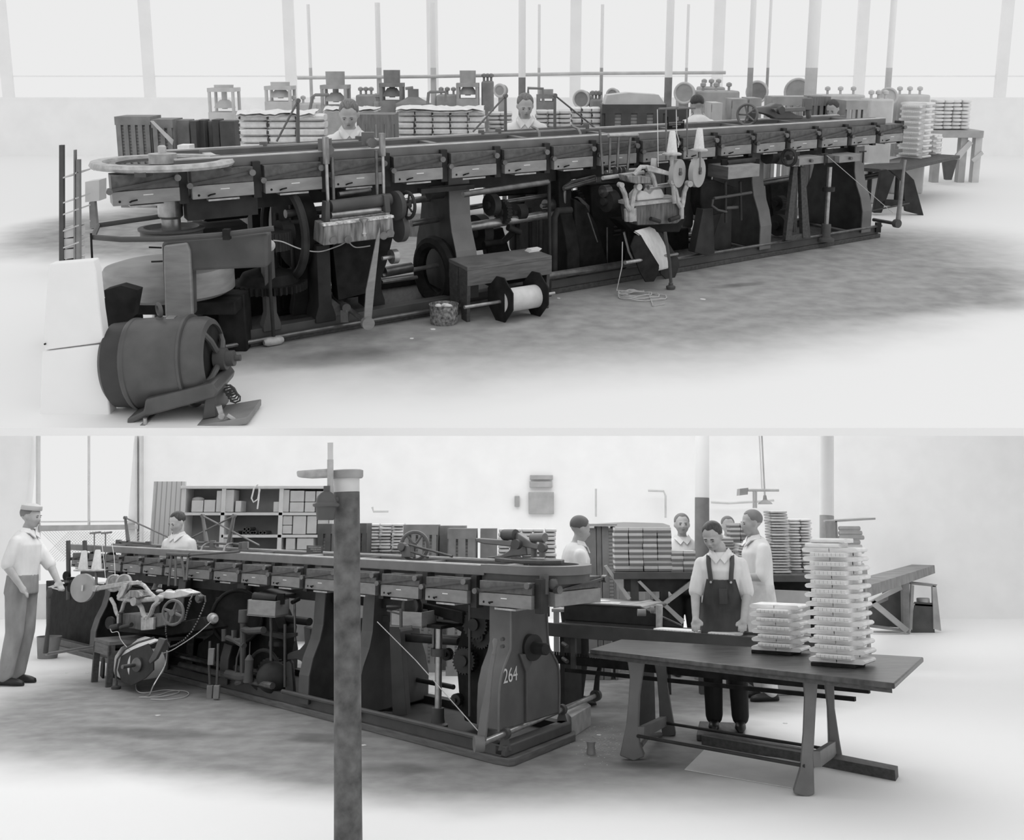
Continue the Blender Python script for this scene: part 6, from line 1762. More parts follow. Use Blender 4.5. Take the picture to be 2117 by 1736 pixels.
T = Thing(L, 'delivery_conveyor', 'long dark delivery conveyor running from the end frame past the man in overalls', 'conveyor', L.G(1240, 1500))
cz = 0.82
ca = L.G(1132, 1290, cz)
cb = V((2.7, 8.48, cz))
cd = (cb - ca).normalized()
cn = V((-cd.y, cd.x, 0))
if cn.y < 0:
    cn = -cn
def cbx(a0, a1, t0, t1, z0, z1, g=None):
    g = g or Geo()
    p = [ca + cd * a + cn * t for a, t in ((a0, t0), (a1, t0), (a1, t1), (a0, t1))]
    for q in p:
        q.z = 0
    return g.hexa([q + Z * z0 for q in p] + [q + Z * z1 for q in p])
CL = (cb - ca).length
T.part('bed_plate', cbx(0, CL - 0.25, 0.0, 0.28, cz - 0.02, cz), iron2, bevel=.003)
T.part('side_rail', cbx(0, CL - 0.2, -0.03, 0.0, cz - 0.1, cz + 0.012), iron3, bevel=.004, label='near side rail')
T.part('side_rail', cbx(0, CL - 0.2, 0.28, 0.31, cz - 0.08, cz + 0.02), iron3, bevel=.004)
T.part('slide_strip', cbx(0.1, CL - 0.5, 0.03, 0.07, cz, cz + 0.008), edge_m)
T.part('rail_edge', cbx(0, CL - 0.2, -0.03, -0.02, cz + 0.012, cz + 0.018), shaft_m)
T.part('chain_bar', cbx(0, CL - 0.02, 0.02, 0.06, cz - 0.34, cz - 0.27), iron)
T.part('chain_bar', cbx(0.2, CL - 0.12, -0.02, 0.02, cz - 0.4, cz - 0.37), iron)
g = Geo()
k = 0
while k * 0.028 < CL - 0.1:
    p = ca + cd * (k * 0.028) + cn * 0.04
    g.box(V((p.x, p.y, cz - 0.255)), (0.008, 0.012, 0.014))
    k += 1
T.part('chain_links', g, iron, kind='stuff')
pe = ca + cd * (CL - 0.12) + cn * 0.04
T.part('end_sprocket', Geo().gear(V((pe.x, pe.y, cz - 0.2)), cn, 0.12, 0.03, 26), iron)
side = [(0, cz + .02), (0, cz + .17), (CL * .28, cz + .17), (CL * .42, cz + .03), (CL * .42, cz + .02)]
T.part('guard_board', Geo().prism([V((*(ca + cd * a + cn * .27).xy, z)) for a, z in side], cn * 0.03), iron2, bevel=.004, label='tall dark guard board')
T.part('guard_cap', Geo().tube([V((*(ca + cd * a + cn * .27).xy, z + .005)) for a, z in side[1:4]], 0.01), iron3)
for a in (0.12, CL * .3):
    T.part('leg', cbx(a, a + .05, 0.02, .3, 0, cz - .1), iron2)
T.part('hanger', cbx(0.25, 0.3, 0.0, .03, cz - .4, cz - .1), iron3)
T.part('spring_bolt', Geo().tube([V((*(ca + cd * .2 + cn * -.05).xy, cz - .15)), V((*(ca + cd * .27 + cn * -.08).xy, cz - .17))], .018), iron3)
T.part('spring_bolt', Geo().tube([V((*(ca + cd * .2 + cn * -.05).xy, cz - .28)), V((*(ca + cd * .27 + cn * -.08).xy, cz - .30))], .018), iron3)
# books on the conveyor
bkF = make_book(L, w=0.24, d=0.15, h=0.022)
yaw = math.atan2(cd.y, cd.x)
for i, (x, y, lab) in enumerate(((1385, 1305, 'leftmost flat book block on the conveyor before the man in overalls'), (1422, 1305, 'flat book block on the conveyor under the hand of the man in overalls'),
                                 (1500, 1315, 'flat book block on the conveyor between the hands of the man in overalls'))):
    q_ = (x - 1132) / 640.0
    p = L.G(x, y, cz + .01)
    # place on the bed line
    best = min((ca + cd * s * .01 + cn * .12 for s in range(int(CL * 100))), key=lambda p_: abs((L.R.inverted() @ (V((p_.x, p_.y, cz)) - L.E)).x / (L.R.inverted() @ (V((p_.x, p_.y, cz)) - L.E)).y * F + CX - x))
    loc = (best.x, best.y, cz + .001)
    if i == 0:
        bkF.matrix_world = L.M @ Matrix.Translation(loc) @ Matrix.Rotation(yaw, 4, 'Z'); bkF['label'] = lab; bkF['group'] = 'book blocks on the conveyor'
    else:
        dup(bkF, L, loc, yaw, lab, 'book blocks on the conveyor')

# long iron legged table
tz = 0.79
corner = [L.G(1219, 1342, tz), L.G(1849, 1412, tz), L.G(1909, 1358, tz), L.G(1284, 1321, tz)]
T = Thing(L, 'iron_leg_table', 'long dark topped table on cast iron A legs carrying two book stacks, lower right', 'table', L.G(1307, 1573))
T.part('table_top', Geo().prism(corner, V((0, 0, -0.035))), mat('worn_table_top', 0.06, 0.32, 0, 0.5, 7, (1, 3, 1)), bevel=0.008)
T.part('top_batten', Geo().prism([p + V((0, 0.05, -0.035)) for p in corner[:2]] + [p + V((0, 0.12, -0.035)) for p in (corner[1], corner[0])], V((0, 0, -0.03))), wood_d)
leg_l = mat('leg_paint', 0.15, 0.5, 0, 0.2, 5)
for (foot, pts, dv, mm) in (((1307, 1573), ((1281, 1562), (1310, 1573), (1332, 1564), (1322, 1540), (1320, 1500), (1322, 1440), (1332, 1372), (1328, 1350), (1294, 1347), (1302, 1400), (1299, 1450), (1294, 1500)), 0.1, rail_m),
                            ((1385, 1522), ((1370, 1524), (1397, 1520), (1388, 1470), (1380, 1420), (1376, 1352), (1349, 1352), (1358, 1400), (1362, 1450), (1363, 1480)), 0.1, iron3),
                            ((1665, 1646), ((1640, 1640), (1668, 1648), (1684, 1642), (1682, 1560), (1687, 1464), (1692, 1392), (1659, 1392), (1664, 1440), (1661, 1520), (1655, 1590)), 0.1, leg_l),
                            ((1732, 1577), ((1714, 1580), (1744, 1575), (1736, 1530), (1726, 1464), (1724, 1400), (1704, 1400), (1711, 1464), (1713, 1520)), 0.1, leg_l)):
    Y = L.G(*foot).y
    T.part('leg', Geo().prism([L.D(x, y, Y) for x, y in pts], V((0.02, dv, 0))), mm, bevel=0.008)
def legbrace(p, q, h, m):
    a, b = L.D(*p), L.D(*q)
    T.part('leg_tie', Geo().hexa([a - Z * h, b - Z * h, b - Z * h + V((.05, 0, 0)), a - Z * h + V((.05, 0, 0)), a, b, b + V((.05, 0, 0)), a + V((.05, 0, 0))]), m, bevel=.004)
yA, yB, yC, yD = L.G(1307, 1573).y, L.G(1385, 1522).y, L.G(1665, 1646).y, L.G(1732, 1577).y
legbrace((1318, 1502, yA), (1366, 1480, yB), .08, rail_m)
legbrace((1680, 1552, yC), (1714, 1532, yD), .1, leg_l)
T.part('leg_arch', Geo().tube([L.D(1325, 1540, yA + .1), L.D(1340, 1520, (yA + yB) / 2), L.D(1366, 1518, yB)], .02), rail_m)
T.part('stretcher', Geo().cyl(L.D(1318, 1521, yA), L.D(1664, 1583, yC), 0.012), iron2)
T.part('stretcher', Geo().cyl(L.D(1375, 1494, yB), L.D(1716, 1549, yD), 0.012), iron2)

# the two near stacks
c = L.G(1616, 1349, tz)
bkS = make_book(L, w=0.24, d=0.175, h=0.0288)
sy = -0.55
e_ = V((math.cos(sy), math.sin(sy), 0))
single(L, 'stack_board', 'black rough board under the small book stack', 'board', Geo().box(V((c.x - .04, c.y, tz + .012)), (.15, .13, .012), (e_, V((-e_.y, e_.x, 0)), Z)), iron, (c.x, c.y, tz), bevel=.004)
stack(L, (c.x, c.y, tz + 0.024), sy, 11, 'the small stack', h=0.030, w=0.24, d=0.175, src=bkS)
c = L.G(1742, 1374, tz)
single(L, 'stack_board', 'black rough board under the tall book stack', 'board', Geo().box(V((c.x - .03, c.y, tz + .012)), (.15, .14, .012), (e_, V((-e_.y, e_.x, 0)), Z)), iron, (c.x, c.y, tz), bevel=.004)
bkT = make_book(L, w=0.24, d=0.18, h=0.0298)
sy = -0.62
top_z = tz + 0.024 + 25 * 0.0305
stack(L, (c.x, c.y, tz + 0.024), sy, 25, 'the tall stack', h=0.0305, w=0.24, d=0.18, src=bkT)
for k, (dx, dz) in enumerate(((-0.06, 0), (-0.02, 0.031))):
    dup(bkT, L, (c.x + dx, c.y, top_z + dz), sy + PI, ('lower', 'upper')[k] + ' of the two loose book blocks lying on top of the tall stack', 'loose top book blocks')

# floor things
single(L, 'floor_sheet', 'large pale sheet of card lying on the floor under the lower table', 'sheet', Geo().prism([L.G(x, y, .006) for x, y in ((1415, 1590), (1650, 1630), (1690, 1575), (1456, 1549))], V((0, 0, -.004))), card, L.G(1540, 1590))
single(L, 'floor_beam', 'long dark timber lying on the floor behind the lower table', 'timber', Geo().prism([L.G(x, y, .07) for x, y in ((1450, 1520), (1660, 1556), (1850, 1592), (1856, 1583), (1680, 1548), (1470, 1510))], V((0, 0, -.07))), wood_d, L.G(1540, 1530))
single(L, 'step_block', 'dark low wooden block under the feet of the man in overalls', 'block', Geo().prism([L.G(x, y, .05) for x, y in ((1440, 1518), (1538, 1522), (1540, 1494), (1446, 1490))], V((0, 0, -.05))), wood_d, L.G(1480, 1530), bevel=.008)
q = L.G(1190, 1523)
single(L, 'concrete_block', 'pale square block on the floor at the foot of the end frame', 'block', Geo().prism([L.G(x, y) for x, y in ((1168, 1512), (1182, 1527), (1222, 1500), (1210, 1488))], Z * .17), mat('pale_block', .42, .8, 0, .2, 9), L.G(1190, 1515), bevel=.006)
pq = L.G(1222, 1558)
single(L, 'tin_can', 'small dented tin on the floor right of the end frame', 'tin', Geo().lathe(pq, Z, [(.035, 0), (.034, .03), (.028, .05), (.036, .09), (.03, .09)], 16), hazy_d, pq)
pq = L.G(1205, 1540)
# left over chips of paper near the tin
g = Geo()
for k in range(170):
    x, y = random.gauss(1245, 26), random.gauss(1535, 18)
    p = L.G(x, y, .002)
    g.box(p, (random.uniform(.002, .008), random.uniform(.002, .006), .0015))
single(L, 'wood_chips', 'scatter of pale chips on the floor right of the end frame', 'chips', g, card, L.G(1245, 1535), kind='stuff')
# bundles, boards and small tables between machine and man
T = Thing(L, 'sheet_table', 'low pale topped table with loose sheets behind the end of the machine', 'table', L.D(1250, 1300, 10.2))
T.part('table_top', Geo().prism([L.G(x, y, 0.93) for x, y in ((1140, 1258), (1290, 1262), (1372, 1243), (1240, 1236))], V((0, 0, -.03))), hazy, bevel=.004)
T.part('round_edge', Geo().cyl(L.G(1262, 1262, .91), L.G(1362, 1243, .91), .035), hazy)
T.part('roller', Geo().cyl(L.D(1318, 1266, 9.6), L.D(1335, 1266, 9.6), .03).cyl(L.D(1345, 1260, 9.6), L.D(1352, 1260, 9.6), .03), hazy_d)
T.part('leg', Geo().cyl(L.D(1363, 1250, 9.8), L.D(1363, 1300, 9.8), .03), alum)
for i, (x, y, w, rz) in enumerate(((1185, 1252, .2, .1), (1225, 1256, .18, .2), (1262, 1251, .13, -.2), (1240, 1246, .12, .5))):
    p = L.G(x, y, .935)
    single(L, 'paper_sheets', 'flat pile of sheets on the low table behind the machine end, %s from left' % ('first', 'second', 'fourth', 'third')[i], 'paper',
           Geo().box(p + Z * .012, (w / 2 + .03, .06, .012), (V((math.cos(rz), math.sin(rz), 0)), V((-math.sin(rz), math.cos(rz), 0)), Z)), paper, p, 'sheets on the low table')
# iron pillar in front
py_ = 6.2
pa, pb3 = L.D(686, 1640, py_), L.D(744, 1640, py_)
r = (pb3.x - pa.x) / 2
pt_ = L.D(712.5, 1016, py_)
zt_ = pt_.z
pslope = (pt_.x - (pa.x + pb3.x) / 2) / (zt_ - pa.z)
px_ = (pa.x + pb3.x) / 2 - pslope * pa.z     # the pillar leans very slightly
pax = V((pslope, 0, 1))
ptx = pt_.x
T = Thing(L, 'iron_pillar', 'thick rough grey iron pillar standing in front of the lower machine', 'pillar', (px_, py_ + .08, 0))
T.part('shaft', Geo().lathe((px_, py_ + r, 0), pax, [(r * 1.02, 0), (r, .3), (r * .985, zt_)], 40), pillar_m, label='rough grey painted shaft')
T.part('pale_band', Geo().lathe((ptx, py_ + r, zt_), pax, [(r * .98, 0), (r * .98, L.D(715, 988, py_).z - zt_)], 40), hazy_l)
z1_ = L.D(715, 988, py_).z
z2_ = L.D(715, 970, py_).z
T.part('capital', Geo().lathe((ptx + pslope * .1, py_ + r, z1_), pax, [(r * 1.2, 0), (r * 1.28, .01), (r * 1.28, z2_ - z1_ - .005), (r * 1.1, z2_ - z1_)], 40), mat('capital_paint', .3, .7), label='flanged capital')
T.part('bracket_arm', Geo().prism([L.D(x, y, py_) for x, y in ((612, 973), (640, 971), (684, 968), (684, 986), (640, 988), (614, 986))], V((0, .1, 0))), mat('arm_paint', .4, .7, 0, .3, 12, bump=.3), bevel=.01)
T.part('conduit', Geo().cyl(L.D(683, 950, py_ - .03), L.D(683, 1036, py_ - .03), .018), mat('arm_paint', .4), None)
T.part('conduit_top', Geo().cyl(L.D(683, 950, py_ - .03), L.D(683, 915, py_ - .03), .016), hazy_l)
T.part('collar_joint', Geo().disc(L.D(683, 1033, py_ - .04), Z, .03, .03).cyl(L.D(680, 1032, py_ - .04), L.D(696, 1033, py_ - .0), .02), iron3)
lp = L.D(673, 1075, py_ - .05)
T.part('lamp_housing', Geo().lathe(lp, Z, [(.042, 0), (.05, .005), (.058, .07), (.062, .072), (.075, .078), (.075, .09), (.06, .1), (.052, .13), (.035, .15), (.018, .16), (.018, .19)], 28), iron3, label='round cast lamp housing')

# ============================================================ LOWER HALL: BACKGROUND
# window at far left with mesh
wz = 19.9
def wpx(x, y):
    return L.D(x, y, wz)
T = Thing(L, 'window_left', None, None, wpx(180, 1150), kind='structure')
T.part('sill_beam', Geo().prism([wpx(x, y) for x, y in ((80, 1086), (285, 1084), (285, 1094), (80, 1098))], V((0, .1, 0))), hazy, bevel=.01)
T.part('lower_sash', Geo().prism([wpx(x, y) for x, y in ((82, 1077), (280, 1076), (280, 1079), (82, 1080))], V((0, .06, 0))), hazy_l)
T.part('mullion', Geo().prism([wpx(x, y) for x, y in ((181, 1085), (184, 1085), (184, 900), (181, 900))], V((0, .06, 0))), pale)
T.part('jamb', Geo().prism([wpx(x, y) for x, y in ((279, 1140), (283, 1140), (283, 900), (279, 900))], V((0, .1, 0))), pale)
T.part('jamb', Geo().prism([wpx(x, y) for x, y in ((74, 1200), (79, 1200), (79, 900), (74, 900))], V((0, .1, 0))), pale)
T.part('jamb', Geo().prism([wpx(x, y) for x, y in ((288, 1140), (293, 1140), (293, 900), (288, 900))], V((0, .1, 0))), pale)
g = Geo()
for k in range(46):
    x = 84 + k * 6
    for s_ in (1, -1):
        a, b = wpx(x, 1098), wpx(x + s_ * 62, 1160)
        if 80 < x + s_ * 62 < 282:
            g.cyl(a, b, .004, None, 4)
T.part('wire_mesh', g, hazy_l, kind='stuff')
T = Thing(L, 'outer_sill', None, None, wpx(180, 1250), kind='structure')
T.part('low_wall', Geo().prism([wpx(x, y) for x, y in ((70, 1208), (290, 1200), (290, 1300), (70, 1300))], V((0, .1, 0))), pale)
# beadboard partition and open shelving
by = 16.0
def bp(x, y, d=0.0):
    return L.D(x, y, by + d)
T = Thing(L, 'partition', None, None, bp(340, 1200), kind='structure')
T.part('beadboard', Geo().ab(bp(311, 1100).x, bp(376, 1100).x, by + .02, by + .08, 0, bp(340, 995).z), board_m)
T.part('end_post', Geo().ab(bp(311, 1100).x, bp(315, 1100).x, by, by + .1, 0, bp(340, 995).z), hazy_l)
T = Thing(L, 'shelf_unit', 'large white open shelf unit against the back wall, behind the young worker', 'shelf', (bp(530, 1150).x, by, 0))
shx = [bp(x, 1100).x for x in (375, 458, 578, 684)]
top = bp(500, 1004).z
def zz(y):
    return bp(500, y).z
back_m = mat('shelf_back', .27, .8, 0, .12, 4)
T.part('back_panel', Geo().ab(shx[0], shx[3], by + .42, by + .45, 0, top), back_m, label='grey inside back')
for i, x in enumerate(shx):
    T.part('upright', Geo().ab(x - .03, x + .03, by, by + .42, 0, top), mat('shelf_paint', .72, .6, 0, .05), bevel=.004)
T.part('top_board', Geo().ab(shx[0] - .05, shx[3] + .05, by - .02, by + .45, zz(1010), top), MATS['shelf_paint'], bevel=.004)
for y, (a, b) in ((1062, (0, 3)), (1108, (1, 3)), (1150, (0, 3))):
    T.part('shelf_board', Geo().ab(shx[a], shx[b], by, by + .42, zz(y) - .02, zz(y) + .02), MATS['shelf_paint'])
k = 0
for (x0, x1, yt, yb2, w) in ((393, 418, 1034, 1061, 'tall'), (419, 443, 1033, 1061, 'tall'), (444, 456, 1014, 1061, 'narrow'), (462, 481, 1012, 1061, 'tall'), (484, 497, 1035, 1061, 'small'), (563, 577, 1037, 1061, 'small'),
                             (582, 596, 1012, 1061, 'narrow'), (597, 627, 1014, 1037, 'wide'), (597, 627, 1038, 1061, 'wide'), (628, 650, 1015, 1037, 'square'), (628, 650, 1038, 1061, 'square'), (651, 674, 1015, 1037, 'square'), (651, 674, 1038, 1061, 'square'),
                             (584, 604, 1066, 1085, 'square'), (584, 604, 1086, 1106, 'square'), (605, 633, 1066, 1107, 'big'), (634, 655, 1066, 1106, 'tall'), (656, 680, 1068, 1106, 'tall'),
                             (592, 612, 1112, 1136, 'low'), (615, 650, 1112, 1136, 'low'), (461, 474, 1112, 1136, 'low')):
    a, b = bp(x0, 1060).x, bp(x1, 1060).x
    sh = 'upper' if yb2 < 1063 else ('middle' if yb2 < 1108 else 'bottom')
    bay = 'left' if x0 < 458 else ('centre' if x0 < 578 else 'right')
    row = '' if x0 not in (597, 628, 651, 584) else (' upper of two,' if yb2 in (1037, 1085) else ' lower of two,')
    single(L, 'paper_parcel', '%s pale parcel, %s shelf, %s bay,%s %s' % (w, sh, bay, row, ('at the start', 'first third', 'near the middle', 'past the middle', 'last third', 'at the end')[
        max(0, min(5, int((a - shx[['left', 'centre', 'right'].index(bay)]) / (0.62 if bay == 'left' else 0.8) * 6)))]), 'parcel',
           Geo().ab(a + .004, b - .004, by + .03, by + .35, zz(yb2) + (.02 if yb2 in (1061, 1106, 1107) else 0), zz(yt)), mat('parcel_paper', .66, .8, 0, .08, 5), (a, by, zz(yb2)), 'parcels on the shelf unit', bevel=.008)
    k += 1
for i, (x, y) in enumerate(((488, 1106), (504, 1106), (512, 1106), (520, 1106), (526, 1106), (538, 1106), (546, 1106), (505, 1099), (513, 1099))):
    p = bp(x, y, .02)
    rr = .028
    single(L, 'cardboard_tube', 'dark hollow tube end on the centre shelf, %s' % (('%s in the bottom row' % ('first', 'second', 'third', 'fourth', 'fifth', 'sixth', 'seventh')[i]) if i < 7 else ('left one in the upper row', 'right one in the upper row')[i - 7]), 'tube',
           Geo().lathe((p.x, by + .03, zz(1108) + .02 + rr + (0 if i < 7 else .052)), (0, 1, 0), [(rr * .6, .3), (rr * .6, 0), (rr, 0), (rr, .35)], 14, False), iron3, (p.x, by, zz(1108)), 'tubes on the shelf')
single(L, 'folded_cloth', 'crumpled pale cloth lying on the left parcels of the top shelf', 'cloth', Geo().ball((bp(404, 1031).x, by + .15, zz(1032)), (.09, .1, .04), 14, 8), hazy_l, (bp(404, 1031).x, by, zz(1032)))
single(L, 'cord_loop', 'loop of white cord hanging from the top of the centre shelf bay', 'cord', Geo().tube([bp(x, y, -.05) for x, y in ((533, 1001), (525, 1010), (520, 1030), (524, 1038), (533, 1032), (537, 1012), (536, 1006), (535, 1030), (532, 1052))], .012, 6), paper, bp(533, 1001))
# crates and piles along the back
def crateL(*a, **k):
    return crate(L, *a, **k)
cfill = band_mat('crate_sheets', 0.7, 0.4, 2, 26, 0.35)
crateL(656, 686, 1086, 13.4, 2, 'slatted crate just left of the iron pillar', iron3, sw=.35, filled=cfill)
crateL(738, 758, 1085, 13.4, 2, 'slatted crate end just right of the iron pillar', iron3, sw=.4, filled=cfill)
X0, X1, z0, z1 = pile(L, 759, 834, 1082, 1142, 14.0, 3, 9, 'right of the iron pillar', mat('faded_paper2', .68, .8, 0, .06))
plinth_stand(L, X0, X1, 14.0, z0, 'stand under the bundle pile right of the iron pillar')
crateL(834, 905, 1088, 13.2, 5, 'long slatted crate behind the track hand wheel', hazy_d, sw=.32, filled=cfill)
crateL(908, 962, 1090, 13.4, 2, 'brown panelled crate between hand wheel and press', hazy_d, sw=.46, filled=cfill)
crateL(925, 985, 1096, 12.9, 3, 'crate with wide slats left of the rounding press, lower hall', hazy_d, sw=.38, filled=cfill)
crateL(993, 1027, 1096, 13.0, 1, 'plain grey block behind the rounding press, lower hall', hazy_d, sw=.5)
X0, X1, z0, z1 = pile(L, 1030, 1150, 1092, 1160, 14.2, 5, 8, 'behind the rounding press and the profile worker', mat('faded_paper2', .68))
plinth_stand(L, X0, X1, 14.2, z0, 'stand under the bundle pile behind the profile worker')
T = Thing(L, 'tall_cabinet', 'dark grey wooden cabinet right of the profile worker', 'cabinet', L.D(1225, 1250, 12.6))
for x0, x1, mm in ((1196, 1232, hazy_d), (1233, 1243, crate_m), (1244, 1258, hazy_d), (1267, 1272, hazy_d)):
    a, b = L.D(x0, 1090, 12.6), L.D(x1, 1090, 12.6)
    T.part('side_plank', Geo().ab(a.x, b.x, 12.6, 12.95, 0, L.D(x0, 1092 if x0 < 1230 else 1088, 12.6).z), mm, bevel=.006)
T.part('top_plank', Geo().ab(L.D(1196, 1090, 12.6).x, L.D(1275, 1090, 12.6).x, 12.55, 13, L.D(1196, 1086, 12.6).z, L.D(1196, 1082, 12.6).z), hazy, bevel=.006)
T.part('packed_sheets', Geo().ab(L.D(1258, 1090, 12.6).x, L.D(1267, 1090, 12.6).x, 12.65, 12.95, .5, L.D(1196, 1092, 12.6).z), cfill)
# wall notices
for (x0, y0, x1, y1, g_, lab) in ((1096, 982, 1143, 991, .38, 'upper narrow grey notice strip high on the white wall'), (1095, 995, 1142, 1007, .4, 'lower narrow grey notice strip on the white wall'),
                                  (1093, 1017, 1145, 1062, .4, 'large square grey notice on the white wall'), (1064, 1025, 1074, 1047, .36, 'small upright grey plate left of the square notice')):
    a, b = L.D(x0, y1, 19.93), L.D(x1, y0, 19.93)
    single(L, 'wall_notice', lab, 'notice', Geo().ab(a.x, b.x, 19.93, 19.99, a.z, b.z), mat('notice_%d' % (g_ * 100), g_, .8, 0, .12, 5), a, 'notices on the white wall', bevel=.005)
for i, pts in enumerate((((770, 1048), (772, 1057), (803, 1057)), ((1340, 1014), (1372, 1015), (1376, 1025), (1376, 1070)), ((1470, 1038), (1505, 1040), (1560, 1037), (1600, 1034)), ((1232, 1010), (1232, 1068)))):
    single(L, 'wall_pipe', ('short faint pipe on the wall right of the iron pillar', 'faint bent pipe on the white wall above the striped books', 'faint level pipe on the wall right of the second pillar', 'faint upright pipe on the wall above the tall cabinet')[i], 'pipe',
           Geo().tube([L.D(x, y, 19.8) for x, y in pts], .02), hazy_l, L.D(*pts[0], 19.8))
# wall of striped bound books on a braced table
ty2 = 11.6
stripe = [mat('book_dark', .2, .7, 0, .1), mat('book_light', .66, .8, 0, .06)]


def make_vol(st, w, h, d):
    T = Thing(st, 'bound_book', 'x', 'book', (0, 0, 0), 'bound books')
    T.part('page_block', Geo().ab(-w / 2, w / 2, 0, d, h * .46, h * .98), stripe[1])
    T.part('cover', Geo().ab(-w / 2, w / 2, -.006, d, 0.0, h * .46), stripe[0], bevel=.003)
    return T.ob


def vols(st, x0, x1, yt, yb_, Y, cols, rows, where, cut=None, alt=True):
    a, b = st.D(x0, yb_, Y), st.D(x1, yt, Y)
    w, h = (b.x - a.x) / cols, (b.z - a.z) / rows
    src = make_vol(st, w * .96, h, .2)
    first = True
    for c in range(cols):
        rr_ = rows - (cut[c] if cut else 0)
        for r_ in range(rr_):
            loc = (a.x + w * (c + .5) + random.uniform(-.004, .004), Y + random.uniform(0, .02), a.z + h * r_ + 0)
            lab = 'bound book %s, %s%s' % (where, 'topmost' if r_ == rr_ - 1 else nth(rr_ - 1 - r_) + ' down', '' if cols == 1 else ', %s column' % FIRST[c])
            if first:
                src.matrix_world = st.M @ Matrix.Translation(loc); src['label'] = lab; src['group'] = 'bound books ' + where; first = False
            else:
                dup(src, st, loc, 0, lab, 'bound books ' + where)


vols(L, 1271, 1388, 1090, 1181, ty2, 4, 8, 'on the braced table')
vols(L, 1388, 1438, 1138, 1182, ty2, 2, 4, 'behind the shoulder in overalls', cut=[0, 0])
T = Thing(L, 'braced_table', 'dark table with crossed grey braces under the striped books', 'table', L.D(1350, 1300, ty2))
zt2 = L.D(1350, 1182, ty2).z
T.part('table_top', Geo().ab(L.D(1268, 1185, ty2).x, L.D(1462, 1185, ty2).x, ty2 - .08, ty2 + .7, zt2 - .07, zt2), iron3, bevel=.005)
T.part('apron', Geo().ab(L.D(1290, 1185, ty2).x, L.D(1450, 1185, ty2).x, ty2, ty2 + .05, zt2 - .2, zt2 - .07), iron2)
for x, mm in ((1312, iron3), (1373, iron2), (1448, iron3)):
    a = L.D(x - 8, 1200, ty2 - .0)
    b = L.D(x + 8, 1200, ty2 - .0)
    T.part('leg', Geo().ab(a.x, b.x, ty2, ty2 + .1, 0, zt2 - .07), mm)
for pts in (((1318, 1202), (1324, 1200), (1370, 1245), (1364, 1250)), ((1362, 1252), (1370, 1256), (1434, 1208), (1430, 1198)), ((1368, 1250), (1376, 1246), (1416, 1282), (1410, 1290)), ((1310, 1290), (1316, 1296), (1366, 1258), (1360, 1250)),
            ((1249, 1170), (1255, 1168), (1305, 1236), (1298, 1240))):
    T.part('brace', Geo().prism([L.D(x, y, ty2 - .06) for x, y in pts], V((0, .05, 0))), hazy)
for i, x in enumerate((1270, 1285, 1302, 1338, 1350)):  # pale slats standing upright behind the table
    a, b = L.D(x - 5, 1200, 13.2), L.D(x + 5, 1200, 13.2)
    single(L, 'upright_slat', 'pale upright slat seen under the braced table, %s from the left' % ('first', 'second', 'third', 'fourth', 'fifth')[i], 'slat', Geo().ab(a.x, b.x, 13.2, 13.25, 0, .95), hazy, (a.x, 13.2, 0), 'standing slats')
single(L, 'cover_sheet', 'pale sheet draped along the top of the shelf behind the striped books', 'sheet', Geo().prism([L.D(x, y, 13.6) for x, y in ((1212, 1091), (1225, 1082), (1290, 1079), (1370, 1081), (1385, 1086), (1385, 1092))], V((0, .4, 0))), pale, L.D(1300, 1080, 13.6))
T = Thing(L, 'back_shelf', 'long pale shelf at the back between cabinet and second pillar', 'shelf', L.D(1300, 1250, 13.7))
T.part('case', Geo().ab(L.D(1212, 1090, 13.6).x, L.D(1385, 1090, 13.6).x, 13.6, 14.0, 0, L.D(1300, 1092, 13.6).z), hazy)
# pillars at the back
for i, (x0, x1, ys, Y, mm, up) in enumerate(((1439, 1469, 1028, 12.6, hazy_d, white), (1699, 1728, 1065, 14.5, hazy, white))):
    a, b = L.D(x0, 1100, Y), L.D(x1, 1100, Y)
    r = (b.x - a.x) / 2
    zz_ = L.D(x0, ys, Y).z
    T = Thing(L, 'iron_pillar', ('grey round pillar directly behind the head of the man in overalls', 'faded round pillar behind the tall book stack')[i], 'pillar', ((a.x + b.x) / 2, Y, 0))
    xm = (x0 + x1) / 2
    lo_, hi_ = L.D(xm, 1180, Y), L.D(xm, 900, Y)
    sl_ = (hi_.x - lo_.x) / (hi_.z - lo_.z)
    xa = lo_.x - sl_ * lo_.z
    T.part('shaft', Geo().lathe((xa, Y + r, 0), V((sl_, 0, 1)), [(r * 1.02, 0), (r, .1), (r, zz_)], 30), mm)
    T.part('pale_upper_shaft', Geo().lathe((xa + sl_ * zz_, Y + r, zz_), V((sl_, 0, 1)), [(r * .99, 0), (r * .99, 2.2)], 30), up)  # fade of the pillar top painted in as white
# stacks behind the man in overalls
vols(L, 1493, 1517, 1111, 1184, 12.3, 1, 12, 'in the dark single pile')
vols(L, 1513, 1552, 1081, 1184, 12.6, 2, 11, 'in the chequered pile')
X0, X1, z0, z1 = pile(L, 1528, 1552, 1124, 1186, 12.0, 1, 11, 'before the man in white', card)
X0, X1, z0, z1 = pile(L, 1592, 1631, 1055, 1186, 11.9, 1, 22, 'in the tall fluted column', card)
X0, X1, z0, z1 = pile(L, 1632, 1680, 1072, 1186, 12.2, 2, 19, 'in the pale twin column', mat('faded_paper', .8))
T = Thing(L, 'plank_table', 'dark table under the tall pale columns, right of the man in white', 'table', L.D(1630, 1300, 11.8))
zt3 = L.D(1620, 1187, 11.8).z
T.part('table_top', Geo().ab(L.D(1492, 1190, 11.9).x, L.D(1700, 1190, 11.7).x, 11.65, 12.7, zt3 - .07, zt3), iron3, bevel=.005)
T.part('side_panel', Geo().ab(L.D(1566, 1200, 11.7).x, L.D(1590, 1200, 11.7).x, 11.75, 12.5, 0, zt3 - .07), iron2)
